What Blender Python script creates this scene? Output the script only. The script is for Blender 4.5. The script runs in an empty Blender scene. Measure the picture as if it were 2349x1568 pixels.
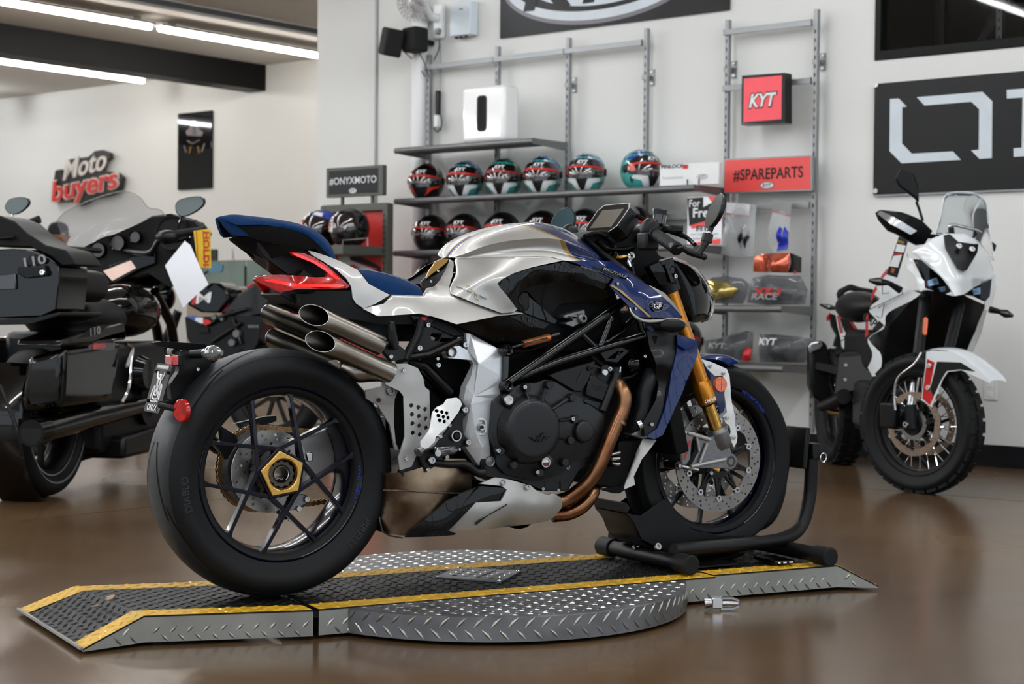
import bpy, bmesh, math, random
import numpy as np
from mathutils import Vector as V, Matrix
from mathutils.geometry import tessellate_polygon, delaunay_2d_cdt
PI = math.pi
random.seed(7)
scene = bpy.context.scene
COL = scene.collection

# ---------------------------------------------------------------- camera
W, H, F, CH, HOR, ROLL = 2349, 1568, 3800.0, 0.845, 707, 0.0088
_p = math.atan((H/2 - HOR)/F)
FW, UP, RT = V((0, math.cos(_p), -math.sin(_p))), V((0, math.sin(_p), math.cos(_p))), V((1, 0, 0))
R2 = math.cos(ROLL)*RT + math.sin(ROLL)*UP
U2 = -math.sin(ROLL)*RT + math.cos(ROLL)*UP
CAM = V((0, 0, CH))
cam = bpy.data.objects.new('camera', bpy.data.cameras.new('camera'))
COL.objects.link(cam)
cam.data.sensor_width = 36; cam.data.lens = 36*F/W; cam.data.clip_end = 100
m = Matrix((R2, U2, -FW)).transposed().to_4x4(); m.translation = CAM
cam.matrix_world = m
cam.data.dof.use_dof = True; cam.data.dof.focus_distance = 4.35; cam.data.dof.aperture_fstop = 6.3
scene.camera = cam
cy_ = scene.cycles
cy_.max_bounces = 6; cy_.diffuse_bounces = 4; cy_.glossy_bounces = 3; cy_.transmission_bounces = 5; cy_.transparent_max_bounces = 8
cy_.caustics_reflective = False; cy_.caustics_refractive = False; cy_.adaptive_threshold = .06; cy_.sample_clamp_indirect = 6

# ---------------------------------------------------------------- world, exposure
world = bpy.data.worlds.new('daylight'); scene.world = world; world.use_nodes = True
_bg = world.node_tree.nodes['Background']
_bg.inputs[0].default_value = (0.80, 0.90, 1.0, 1); _bg.inputs[1].default_value = 1.7
vs = scene.view_settings
vs.view_transform = 'Standard'; vs.look = 'None'; vs.gamma = 1; vs.exposure = 0.0; vs.use_curve_mapping = False
TUBE_POWER = 77.0       # strength of the ceiling tubes (emission)

# ---------------------------------------------------------------- helpers
class Fr:
    """a local frame standing in the room: origin o, turned by ang about z"""
    def __init__(s, o, ang):
        s.o = V(o); s.R = Matrix.Rotation(ang, 3, 'Z'); s.Ri = s.R.transposed(); s.ang = ang
    def at(s, x, y, val, ax=1):
        d = s.Ri @ (FW + (x-W/2)/F*R2 + (H/2-y)/F*U2); c = s.Ri @ (CAM - s.o)
        return c + d*((val-c[ax])/d[ax])
    def w(s, q): return s.R @ V(q) + s.o

def crop(ox, oy, k, fr):
    """coordinates read from an enlarged crop -> point of the frame at lateral offset y"""
    return lambda x, y, v, ax=1: fr.at(ox+x/k, oy+y/k, v, ax)

def catmull(pts, n, closed=False):
    """n samples by arc length through pts"""
    P = [V(p) for p in pts]; N = len(P)
    if N == 2: dense = [P[0].lerp(P[1], i/20) for i in range(21)]
    else:
        dense = []
        for i in range(N if closed else N-1):
            if closed: a, b, c, d = P[i-1], P[i], P[(i+1) % N], P[(i+2) % N]
            else:
                b, c = P[i], P[i+1]
                a = P[i-1] if i else b*2-c; d = P[i+2] if i+2 < N else c*2-b
            t1 = max((b-a).length, 1e-6)**.5; t2 = max((c-b).length, 1e-6)**.5; t3 = max((d-c).length, 1e-6)**.5
            m1 = ((b-a)/t1-(c-a)/(t1+t2)+(c-b)/t2)*t2; m2 = ((c-b)/t2-(d-b)/(t2+t3)+(d-c)/t3)*t2
            for k in range(12):
                t = k/12; t_2 = t*t; t_3 = t_2*t
                dense.append(b*(2*t_3-3*t_2+1)+m1*(t_3-2*t_2+t)+c*(-2*t_3+3*t_2)+m2*(t_3-t_2))
        if not closed: dense.append(P[-1])
    if closed: dense.append(dense[0])
    L = [0]
    for i in range(1, len(dense)): L.append(L[-1]+(dense[i]-dense[i-1]).length)
    out = []; j = 0
    cnt = n if closed else n-1
    for i in range(n):
        s = L[-1]*i/cnt
        while j < len(L)-2 and L[j+1] < s: j += 1
        u = (s-L[j])/max(L[j+1]-L[j], 1e-9)
        out.append(dense[j].lerp(dense[j+1], min(max(u, 0), 1)))
    return out

def frames_along(path, closed=False):
    n = len(path); T = []
    for i in range(n):
        a = path[i-1] if (i or closed) else path[0]; b = path[(i+1) % n] if (i < n-1 or closed) else path[-1]
        T.append((b-a).normalized())
    ref = V((0, 0, 1)) if abs(T[0].z) < .9 else V((1, 0, 0))
    u = T[0].cross(ref).normalized(); out = []
    for i in range(n):
        u = (u - T[i]*u.dot(T[i])).normalized(); out.append((u, T[i].cross(u)))
    return out

def arc(c, r, a0, a1, n, ax='xz', y=0):
    out = []
    for i in range(n):
        a = a0+(a1-a0)*i/(n-1); out.append(V((c[0]+r*math.cos(a), y, c[1]+r*math.sin(a))))
    return out

def circle(c, r, n=24, axis=V((0, 1, 0))):
    q = axis.normalized().to_track_quat('Z', 'Y'); c = V(c)
    return [c + q @ V((r*math.cos(2*PI*i/n), r*math.sin(2*PI*i/n), 0)) for i in range(n)]

class G:
    """collects shapes and links them as ONE mesh object"""
    def __init__(s): s.v = []; s.f = []
    def add(s, vs, fs):
        o = len(s.v); s.v += [tuple(v) for v in vs]; s.f += [tuple(i+o for i in f) for f in fs]; return s
    def hexa(s, p):   # p: 4 bottom + 4 top
        return s.add(p, [(3, 2, 1, 0), (4, 5, 6, 7), (0, 1, 5, 4), (1, 2, 6, 5), (2, 3, 7, 6), (3, 0, 4, 7)])
    def box(s, c, sz, R=None):
        c = V(c); h = V(sz)*.5; p = []
        for z in (-1, 1):
            for x, y in ((-1, -1), (1, -1), (1, 1), (-1, 1)):
                q = V((x*h.x, y*h.y, z*h.z)); p.append(c + (R @ q if R else q))
        return s.hexa(p)
    def bar(s, a, b, w, h, up=V((0, 0, 1))):
        a = V(a); b = V(b); t = (b-a).normalized(); x = t.cross(up).normalized()*w/2; y = x.cross(t).normalized()*h/2
        return s.hexa([a-x-y, a+x-y, b+x-y, b-x-y, a-x+y, a+x+y, b+x+y, b-x+y])
    def prism(s, pts, vec, holes=()):
        pts = [V(p) for p in pts]; vec = V(vec); loops = [pts]+[[V(p) for p in h] for h in holes]
        flat = [p for l in loops for p in l]; n = len(flat)
        nz = V((0, 0, 0))
        for i in range(len(pts)): nz += pts[i-1].cross(pts[i])
        if nz.length > 1e-12:
            q = nz.normalized().rotation_difference(V((0, 0, 1))); l2 = [[(q @ p).xy.to_3d() for p in l] for l in loops]
        else: l2 = loops
        tri = tessellate_polygon(l2)
        fs = []
        for t in tri:
            a, b, c = (flat[i] for i in t)
            t = tuple(t)
            if (b-a).cross(c-a).dot(vec) > 0: t = t[::-1]
            fs.append(t); fs.append(tuple(i+n for i in t[::-1]))
        o = 0
        for k, l in enumerate(loops):
            m_ = len(l); nn = V((0, 0, 0))
            for i in range(m_): nn += l[i-1].cross(l[i])
            fl = (nn.dot(vec) > 0) != (k > 0)
            for i in range(m_):
                j = (i+1) % m_; q = (o+i, o+j, o+j+n, o+i+n); fs.append(q if fl else q[::-1])
            o += m_
        return s.add(flat+[p+vec for p in flat], fs)
    def holed(s, outer, holes, vec):
        """flat plate with many holes (in the xz plane), thickness vec"""
        loops = [outer]+list(holes); pts = [V((p.x, p.z)) for l in loops for p in l]; ed = []; o = 0; y = outer[0].y
        for l in loops: n = len(l); ed += [(o+i, o+(i+1) % n) for i in range(n)]; o += n
        r = delaunay_2d_cdt(pts, ed, [], 2, 1e-7); P2 = r[0]; cs = [(sum((V((p.x, p.z)) for p in h), V((0, 0)))/len(h), max((V((p.x, p.z))-V((h[0].x, h[0].z))).length for p in h)*.5) for h in holes]
        fs = []
        for f in r[2]:
            c = sum((P2[i] for i in f), V((0, 0)))/len(f)
            if any((c-q).length < k*.93 for q, k in cs): continue
            a, b, d = (P2[i] for i in f[:3]); fs.append(tuple(f) if (b-a).cross(d-a) > 0 else tuple(f[::-1]))
        n = len(P2); vec = V(vec); A = [V((p.x, y, p.y)) for p in P2]
        if vec.y < 0: fs = [f[::-1] for f in fs]
        cnt = {(f[i-1], f[i]) for f in fs for i in range(len(f))}
        return s.add(A+[p+vec for p in A], fs+[tuple(i+n for i in f[::-1]) for f in fs]+[(j, i, i+n, j+n) for i, j in cnt if (j, i) not in cnt])
    def grid(s, rows, cu=False, cv=False, flip=False):
        nr = len(rows); nc = len(rows[0]); fs = []
        for i in range(nr if cv else nr-1):
            for j in range(nc if cu else nc-1):
                a = i*nc+j; b = i*nc+(j+1) % nc; c = ((i+1) % nr)*nc+(j+1) % nc; d = ((i+1) % nr)*nc+j
                fs.append((a, d, c, b) if flip else (a, b, c, d))
        return s.add([p for r in rows for p in r], fs)
    def fan(s, loop, flip=False):
        c = sum((V(p) for p in loop), V((0, 0, 0)))/len(loop); n = len(loop)
        return s.add(list(loop)+[c], [((i+1) % n, i, n) if flip else (i, (i+1) % n, n) for i in range(n)])
    def tube(s, path, r, n=10, closed=False, cap=True, sm=0):
        path = [V(p) for p in path]
        if sm: path = catmull(path, sm, closed)
        k = len(path)
        rr = r if isinstance(r, (list, tuple)) else [r]*k
        if len(rr) != k: rr = [float(np.interp(i/(k-1), np.linspace(0, 1, len(rr)), rr)) for i in range(k)]
        rows = []
        for p, (u, w), q in zip(path, frames_along(path, closed), rr):
            rows.append([p+(u*math.cos(2*PI*i/n)+w*math.sin(2*PI*i/n))*q for i in range(n)])
        s.grid(rows, cu=True, cv=closed)
        if cap and not closed: s.fan(rows[0], True); s.fan(rows[-1])
        return s
    def cyl(s, a, b, r, r2=None, n=20, cap=True):
        return s.tube([a, b], [r, r if r2 is None else r2], n, cap=cap)
    def lathe(s, prof, o, ax=(0, 1, 0), n=48, closed=False, a0=0, a1=None):
        o = V(o); ax = V(ax).normalized(); ref = V((0, 0, 1)) if abs(ax.z) < .9 else V((1, 0, 0))
        u = ax.cross(ref).normalized(); w = ax.cross(u); full = a1 is None; rows = []
        cnt = n if full else n+1
        for i in range(cnt):
            a = a0 + (2*PI if full else a1-a0)*i/n
            d = u*math.cos(a)+w*math.sin(a); rows.append([o+ax*h+d*r for h, r in prof])
        return s.grid(rows, cu=closed, cv=full)
    def ell(s, c, rad, nu=20, nv=12, R=None):
        c = V(c); rows = []
        for i in range(nv+1):
            t = PI*i/nv; row = []
            for j in range(nu):
                a = 2*PI*j/nu; q = V((rad[0]*math.sin(t)*math.cos(a), rad[1]*math.sin(t)*math.sin(a), rad[2]*math.cos(t)))
                row.append(c + (R @ q if R else q))
            rows.append(row)
        return s.grid(rows, cu=True, flip=True)
    def skin(s, rows, nu=40, per=4, crease=(), mirror=False, capu=False, thick=0, sm=True):
        """surface through longitudinal rows (first row on the centre line when mirrored)"""
        R = [catmull(r, nu) if sm else [V(p) for p in r] for r in rows]; nu = len(R[0])
        brk = sorted({0, len(R)-1} | set(crease)); out = []
        for bi in range(len(brk)-1):
            seg = R[brk[bi]:brk[bi+1]+1]; n = (len(seg)-1)*per+1
            cols = [catmull([seg[i][j] for i in range(len(seg))], n) if (seg[0][j]-seg[-1][j]).length > 1e-5 else [seg[0][j]]*n for j in range(nu)]
            rr = [[cols[j][k] for j in range(nu)] for k in range(n)]
            out += rr if not out else rr[1:]
        if mirror: out = [[V((p.x, -p.y, p.z)) for p in r] for r in out[:0:-1]] + out
        s.grid(out)
        if thick:
            s.grid([[p+V(thick) for p in r] for r in out], flip=True)
        if capu:
            for j in (0, -1):
                loop = [r[j] for r in out]; s.fan(loop, j == 0)
        return out
    def relief(s, outl, ctrl=(), n=26, th=.004, smooth=0, side=1, holes=(), lam=1.2e-3):
        """curved sheet: outline in x,z with depth y, bulged through control points"""
        raw = [V(p) for p in outl]; cp = raw+[V(p) for p in ctrl]
        out = catmull(raw, smooth, True) if smooth else raw
        X = np.array([[p.x, p.z] for p in cp]); Y = np.array([p.y for p in cp])
        def phi(r): return np.where(r > 1e-9, r*r*np.log(np.maximum(r, 1e-9)), 0)
        D = np.linalg.norm(X[:, None]-X[None], axis=2); N = len(cp)
        A = np.zeros((N+3, N+3)); A[:N, :N] = phi(D)+np.eye(N)*lam; A[:N, N] = 1; A[:N, N+1:] = X; A[N:, :N] = A[:N, N:].T
        sol = np.linalg.lstsq(A, np.concatenate([Y, [0, 0, 0]]), rcond=None)[0]
        pts = [V((p.x, p.z)) for p in out]; lo = X.min(0); hi = X.max(0); st = max(hi-lo)/n
        b = []
        for i in range(len(pts)):
            a, c = pts[i-1], pts[i]; k = max(1, int((c-a).length/st))
            b += [a.lerp(c, t/k) for t in range(1, k+1)]
        hl = [[V((p.x, p.z)) for p in h] for h in holes]
        def inside(q, poly):
            r = False
            for i in range(len(poly)):
                a, c = poly[i-1], poly[i]
                if (a.y > q.y) != (c.y > q.y) and q.x < (c.x-a.x)*(q.y-a.y)/(c.y-a.y)+a.x: r = not r
            return r
        def near(q):
            return min((p-q).length for p in b) < st*.5 or any(min((p-q).length for p in h) < st*.5 for h in hl)
        inn = []
        ny = int((hi[1]-lo[1])/(st*.87))+2; nx = int((hi[0]-lo[0])/st)+2
        for j in range(ny):
            for i in range(nx):
                q = V((lo[0]+(i+.5*(j % 2))*st, lo[1]+j*st*.87))
                if inside(q, b) and not any(inside(q, h) for h in hl) and not near(q): inn.append(q)
        vv = b + [p for h in hl for p in h] + inn; ed = [(i, (i+1) % len(b)) for i in range(len(b))]; o = len(b)
        for h in hl: ed += [(o+i, o+(i+1) % len(h)) for i in range(len(h))]; o += len(h)
        r = delaunay_2d_cdt(vv, ed, [], 1 if not hl else 2, 1e-7)
        P2 = r[0]; faces = [list(f) for f in r[2]]
        if hl:
            faces = [f for f in faces if not any(inside(sum((P2[i] for i in f), V((0, 0)))/len(f), h) for h in hl)]
        Q = np.array([[p.x, p.y] for p in P2]); d = np.linalg.norm(Q[:, None]-X[None], axis=2)
        yy = phi(d) @ sol[:N] + sol[N] + Q @ sol[N+1:]
        P3 = [V((p.x, y, p.y)) for p, y in zip(P2, yy)]
        fs = []
        for f in faces:
            a, c, e = (P2[i] for i in f[:3])
            ccw = (c-a).cross(e-a) > 0
            fs.append(tuple(f) if ccw == (side > 0) else tuple(f[::-1]))
        n0 = len(P3); s.add(P3, fs)
        if th:
            bk = [(p + V((0, th*side, 0))) for p in P3]
            cnt = {}
            for f in fs:
                for i in range(len(f)): cnt[(f[i-1], f[i])] = 1
            side_f = [(j, i, i+n0, j+n0) for (i, j) in cnt if (j, i) not in cnt]
            o = len(s.v)-n0; s.v += [tuple(p) for p in bk]
            s.f += [tuple(o+n0+i for i in f[::-1]) for f in fs] + [tuple(o+i for i in f) for f in side_f]
        return s
    def mirror(s):
        o = len(s.v); s.v += [(x, -y, z) for x, y, z in s.v]; s.f += [tuple(i+o for i in f[::-1]) for f in s.f[:]]; return s
    def xf(s, M):
        s.v = [tuple(M @ V(p)) for p in s.v]; return s
    def build(s, name, mat, par=None, bev=0, sm=35, seg=2, kind=None):
        me = bpy.data.meshes.new(name); me.from_pydata(s.v, [], s.f)
        me.materials.append(MAT[mat] if isinstance(mat, str) else mat)
        if sm:
            me.polygons.foreach_set('use_smooth', [True]*len(me.polygons)); me.set_sharp_from_angle(angle=math.radians(sm))
        o = bpy.data.objects.new(name, me); COL.objects.link(o); o.parent = par
        if bev:
            b = o.modifiers.new('bevel', 'BEVEL'); b.width = bev; b.segments = seg; b.limit_method = 'ANGLE'; b.angle_limit = math.radians(40)
            b.use_clamp_overlap = True
            if sm: b.harden_normals = False
        if kind: o['kind'] = kind
        return o

def tag(o, label, cat, group=None, kind=None):
    o['label'] = label
    if cat: o['category'] = cat
    if group: o['group'] = group
    if kind: o['kind'] = kind
    return o
def thing(name, label, cat, fr=None, group=None, z=0):
    o = bpy.data.objects.new(name, None); COL.objects.link(o); o.empty_display_size = .05
    if fr is not None: o.location = fr.o + V((0, 0, z)); o.rotation_euler = (0, 0, fr.ang)
    return tag(o, label, cat, group)
def dup(o, parent=None):
    c = o.copy(); COL.objects.link(c); c.parent = parent
    for ch in o.children: dup(ch, c)
    return c
_tx = {}
def text_geo(body, size=1.0, bold=0.0, shear=0.0, extrude=0.0, space=1.0, align='CENTER'):
    """lettering as vertices/faces in the xy plane, capital height about size*.7"""
    cu = bpy.data.curves.new('t', 'FONT'); cu.body = body; cu.size = size; cu.offset = bold*size; cu.shear = shear
    cu.align_x = align; cu.align_y = 'CENTER'; cu.space_character = space; cu.resolution_u = 3; cu.extrude = extrude
    ob = bpy.data.objects.new('t', cu); me = ob.to_mesh()
    vs = [v.co.copy() for v in me.vertices]; fs = [tuple(p.vertices) for p in me.polygons]
    ob.to_mesh_clear(); bpy.data.objects.remove(ob); bpy.data.curves.remove(cu)
    return vs, fs
def text(g, body, o, right, up, width=None, height=None, lift=.0008, wrap=None, **kw):
    """put lettering on a plane: centre o, axes right/up; scaled to width x height"""
    vs, fs = text_geo(body, **kw)
    if not vs: return g
    x0 = min(v.x for v in vs); x1 = max(v.x for v in vs); y0 = min(v.y for v in vs); y1 = max(v.y for v in vs)
    sx = width/(x1-x0) if width else None; sy = height/(y1-y0) if height else None
    sx = sx or sy; sy = sy or sx
    right = V(right).normalized(); up = V(up).normalized(); n = right.cross(up).normalized(); o = V(o)
    P = []
    for v in vs:
        a = (v.x-(x0+x1)/2)*sx; b = (v.y-(y0+y1)/2)*sy
        P.append(wrap(a, b, v.z) if wrap else o+right*a+up*b+n*(lift+v.z))
    return g.add(P, fs)

# ---------------------------------------------------------------- materials
MAT = {}
def lin(h):
    if isinstance(h, str):
        c = [int(h[i:i+2], 16)/255 for i in (0, 2, 4)]
        return tuple(x/12.92 if x <= .04045 else ((x+.055)/1.055)**2.4 for x in c)+(1,)
    return tuple(h)+(1,) if len(h) == 3 else tuple(h)
def nd(t, kind, **kw):
    n = t.nodes.new(kind)
    for k, v in kw.items(): setattr(n, k, v)
    return n
def pm(name, col, r=.5, m=0, coat=0, cr=.03, ns=6, na=.05, bump=None, trans=0, ior=1.45, emit=None, alpha=1, spec=.5, rv=.06, col2=None, c2=None, aniso=0, sheen=0):
    """procedural principled material: colour and gloss vary with noise"""
    M = bpy.data.materials.new(name); MAT[name] = M; M.use_nodes = True; t = M.node_tree; b = t.nodes['Principled BSDF']
    L = t.links.new; tc = nd(t, 'ShaderNodeTexCoord'); nz = nd(t, 'ShaderNodeTexNoise'); nz.inputs['Scale'].default_value = ns; nz.inputs['Detail'].default_value = 4
    L(tc.outputs['Object'], nz.inputs['Vector'])
    mx = nd(t, 'ShaderNodeMix', data_type='RGBA'); c = lin(col)
    if col2: ca, cb = c, lin(col2)
    else: ca = tuple(max(0, x*(1-na)) for x in c[:3])+(1,); cb = tuple(min(1, x*(1+na)) for x in c[:3])+(1,)
    mx.inputs[6].default_value = ca; mx.inputs[7].default_value = cb
    rp = nd(t, 'ShaderNodeMapRange'); lo, hi = c2 or (.35, .65); rp.inputs[1].default_value = lo; rp.inputs[2].default_value = hi
    L(nz.outputs[0], rp.inputs[0]); L(rp.outputs[0], mx.inputs[0]); L(mx.outputs[2], b.inputs['Base Color'])
    rr = nd(t, 'ShaderNodeMapRange'); rr.inputs[3].default_value = max(0, r-rv*r*2); rr.inputs[4].default_value = min(1, r+rv*r*2)
    L(nz.outputs[0], rr.inputs[0]); L(rr.outputs[0], b.inputs['Roughness'])
    b.inputs['Metallic'].default_value = m; b.inputs['IOR'].default_value = ior; b.inputs['Specular IOR Level'].default_value = spec
    b.inputs['Coat Weight'].default_value = coat; b.inputs['Coat Roughness'].default_value = cr
    b.inputs['Transmission Weight'].default_value = trans; b.inputs['Alpha'].default_value = alpha
    if aniso: b.inputs['Anisotropic'].default_value = aniso
    if sheen: b.inputs['Sheen Weight'].default_value = sheen
    if emit: b.inputs['Emission Color'].default_value = lin(emit[0]); b.inputs['Emission Strength'].default_value = emit[1]
    if bump:
        bn = nd(t, 'ShaderNodeTexNoise'); bn.inputs['Scale'].default_value = bump[0]; bn.inputs['Detail'].default_value = 3
        bp = nd(t, 'ShaderNodeBump'); bp.inputs['Strength'].default_value = bump[1]; bp.inputs['Distance'].default_value = bump[2] if len(bump) > 2 else .001
        L(tc.outputs['Object'], bn.inputs['Vector']); L(bn.outputs[0], bp.inputs['Height']); L(bp.outputs[0], b.inputs['Normal'])
    M['bsdf'] = b.name
    return M
pm('wall', 'e2e2de', .75, ns=1.2, na=.015, bump=(60, .12))
pm('ceiling', 'cfcac2', .8, ns=1.5, na=.02)
pm('black_trim', '070707', .5, ns=4, spec=.2)
pm('baseboard', '0a0b0e', .45, spec=.25)
pm('silver_paint', 'aaa8a4', .42, .72, 1, .05, ns=900, na=.06, rv=.05)
pm('silver_matt', 'a5a4a1', .5, .6, .2, .3, ns=700, na=.06)
pm('silver_plate', 'd2d5d8', .38, .55, .5, .15, ns=500, na=.05)
pm('white_plate', 'dcdcda', .35, .2, .4, .1, ns=300, na=.03)
pm('blue_paint', '041d50', .34, .1, .6, .03, ns=900, na=.2, spec=.15)
pm('navy_gloss', '020214', .2, 0, .35, .04, ns=500, na=.2, spec=.1)
pm('gold_paint', '9c7a3a', .35, .6, .8, .05, ns=700, na=.1)
pm('gold_anod', 'c9a055', .28, 1, 0, ns=300, na=.05)
pm('gold_fork', 'c07a1c', .24, .85, .3, .05, ns=120, na=.04)
pm('gold_tube', 'c79a4a', .12, 1, 0, ns=80, na=.06)
pm('black_gloss', '030303', .08, 0, .45, .02, ns=40, na=.2, spec=.05)
pm('black_satin', '070708', .36, 0, .05, ns=60, na=.2, spec=.3)
pm('black_matt', '060606', .6, ns=90, na=.15, spec=.15)
pm('black_plastic', '0a0a0b', .46, ns=300, na=.2, bump=(900, .15, .0004), spec=.25)
pm('frame_black', '050506', .16, 0, .8, .06, ns=60, na=.2, spec=.1)
pm('rubber', '0f1011', .6, ns=8, na=.22, bump=(700, .1, .0005), spec=.25)
pm('tread_worn', '1d1f21', .52, ns=5, na=.35, bump=(500, .1, .0005), spec=.35); pm('rubber_worn', '2a2b2d', .6, ns=7, na=.3, bump=(500, .1, .0005), spec=.35)
pm('rubber_groove', '060607', .8, ns=20)
pm('suede_blue', '04264c', .95, spec=.2, ns=40, na=.14, bump=(900, .3, .0006))
pm('suede_seam', '8a8f98', .8)
pm('steel_brushed', '948f88', .34, 1, 0, ns=5, col2='7a7268', rv=.15)
pm('steel_dark', '55524e', .35, 1, ns=9, col2='2b2522')
pm('steel', 'b5b5b6', .25, 1, ns=30, na=.08)
pm('chrome', 'dcdcdc', .08, 1, ns=30, na=.03)
pm('disc_steel', '827f7b', .36, 1, ns=40, na=.08); pm('cast_grey', '737475', .42, .8, ns=120, na=.1, bump=(600, .1, .0004))
pm('bronze', '6d4530', .3, 1, ns=9, col2='8f6a4c', rv=.2)
pm('burnt_steel', '8a7763', .3, 1, ns=6, col2='4a392c', rv=.25)
pm('chain_gold', '8a6a45', .35, .9, ns=90, na=.2)
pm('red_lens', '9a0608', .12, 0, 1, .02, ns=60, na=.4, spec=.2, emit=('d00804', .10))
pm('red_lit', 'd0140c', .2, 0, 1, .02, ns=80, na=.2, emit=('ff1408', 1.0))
pm('red_part', 'c2161a', .4, 0, .3)
pm('amber', 'd95a0c', .2, 0, .8, .05, ns=200, na=.25)
pm('clear_lens', '6f7372', .1, .4, 1, .02, ns=300, na=.5)
pm('white_print', 'e8e8e8', .5)
pm('grey_print', '8b8b8b', .5)
pm('blue_print', '2436b4', .4)
pm('red_print', 'c4211f', .5)
pm('black_print', '111112', .5)
pm('gold_print', '8d7433', .4, .5)
pm('copper_print', 'b06a3a', .4, .6)
pm('mirror_glass', '59605d', .08, .35, .5)
pm('mirror_teal', '3c5c66', .08, .8, .5)
pm('screen', '5a564d', .12, .2, 1, .04)
pm('smoke_glass', '151310', .08, 0, .8, .03, ns=30)
pm('duct', '101214', .45, spec=.3)
pm('engine_black', '08080a', .42, 0, .1, .2, ns=200, na=.15, spec=.3)

# ---------------------------------------------------------------- the room
WF = Fr((2.623, 9.10, 0), -math.atan2(3800, 4634))      # display wall: x to the right, y into the wall, z up
def wf(x, y, v=0, ax=1): return WF.at(x, y, v, ax)
CZ = 3.5; FARY = 3.73; XL, XR, YN = -18.0, 7.0, -14.0
XC = wf(727, 300).x
def mk_special():
    # polished brown concrete
    M = pm('floor', '4e3b27', .16, ns=.9, col2='634d35', c2=(.3, .7), coat=.12, cr=.12, spec=.4)
    t = M.node_tree; L = t.links.new; b = t.nodes[M['bsdf']]; tc = nd(t, 'ShaderNodeTexCoord')
    n1 = nd(t, 'ShaderNodeTexNoise'); n1.inputs['Scale'].default_value = 9; n1.inputs['Detail'].default_value = 4; n1.inputs['Roughness'].default_value = .55
    mp = nd(t, 'ShaderNodeMapping'); mp.inputs['Scale'].default_value = (1, 2.2, 1)
    n2 = nd(t, 'ShaderNodeTexNoise'); n2.inputs['Scale'].default_value = 230; n2.inputs['Detail'].default_value = 2
    L(tc.outputs['Object'], mp.inputs['Vector']); L(mp.outputs[0], n1.inputs['Vector']); L(tc.outputs['Object'], n2.inputs['Vector'])
    src = b.inputs['Base Color'].links[0].from_socket
    m1 = nd(t, 'ShaderNodeMix', data_type='RGBA', blend_type='MULTIPLY'); m1.inputs[0].default_value = 1
    r1 = nd(t, 'ShaderNodeMapRange'); r1.inputs[1].default_value = .3; r1.inputs[2].default_value = .75; r1.inputs[3].default_value = .86; r1.inputs[4].default_value = 1.1
    r2 = nd(t, 'ShaderNodeMapRange'); r2.inputs[1].default_value = .3; r2.inputs[2].default_value = .7; r2.inputs[3].default_value = .9; r2.inputs[4].default_value = 1.08
    mu = nd(t, 'ShaderNodeMath', operation='MULTIPLY')
    L(n1.outputs[0], r1.inputs[0]); L(n2.outputs[0], r2.inputs[0]); L(r1.outputs[0], mu.inputs[0]); L(r2.outputs[0], mu.inputs[1])
    L(src, m1.inputs[6]); L(mu.outputs[0], m1.inputs[7]); L(m1.outputs[2], b.inputs['Base Color'])
    r3 = nd(t, 'ShaderNodeMapRange'); r3.inputs[1].default_value = .3; r3.inputs[2].default_value = .75; r3.inputs[3].default_value = .20; r3.inputs[4].default_value = .30
    L(t.nodes['Noise Texture'].outputs[0], r3.inputs[0]); L(r3.outputs[0], b.inputs['Roughness'])
    # tank paint: silver, gold band, blue nose (bands follow a curve in the side view)
    return M
mk_special()
pm('joint', '1c1a18', .8)
pm('glass', 'ffffff', .02, trans=1, ior=1.3, na=0, rv=0)
pm('mullion', '2a2b2d', .4, .3)
pm('storage_wall', '8d8c8a', .8, ns=2)
pm('post_dark', '101112', .5)
pm('post_grey', '77797b', .45, .4)
pm('tube_lit', 'ffffff', .4, emit=('f5f8fc', TUBE_POWER)); pm('tube_warm', 'ffffff', .4, emit=('fff8f0', TUBE_POWER*.72))
pm('tube_body', 'a9a9a8', .4, .3)
pm('tray_grey', '55585c', .6); pm('grey_metal', '8f9192', .42, .5, ns=60, na=.05)
pm('shelf_metal', '6d6e6e', .4, .5, ns=60, na=.06)
pm('shelf_shaded', '4d5054', .5, .3)

floor = thing('floor', 'brown polished concrete floor with dark saw-cut joints', 'floor', WF); floor['kind'] = 'structure'
JX, JY = -1.82, -1.51
for x0, x1, y0, y1 in ((XL, JX, YN, JY), (JX, XR+.3, YN, JY), (XL, JX, JY, FARY), (JX, XR+.3, JY, FARY)):
    g = G(); e = .006
    g.box(((x0+x1)/2, (y0+y1)/2, -.05), (x1-x0-2*e, y1-y0-2*e, .1)); g.build('slab', 'floor', floor, sm=0)
g = G(); g.box(((XL+XR)/2, (YN+FARY)/2, -.075), (XR-XL, FARY-YN, .13)); g.build('joint_filler', 'joint', floor, sm=0)

def struct(name, g, mat, label, bev=0):
    o = g.build(name, mat, None, bev=bev, sm=0); o.location = WF.o; o.rotation_euler = (0, 0, WF.ang)
    return tag(o, label, 'trim' if name.startswith('trim') else name.split('_')[0], kind='structure')
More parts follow.
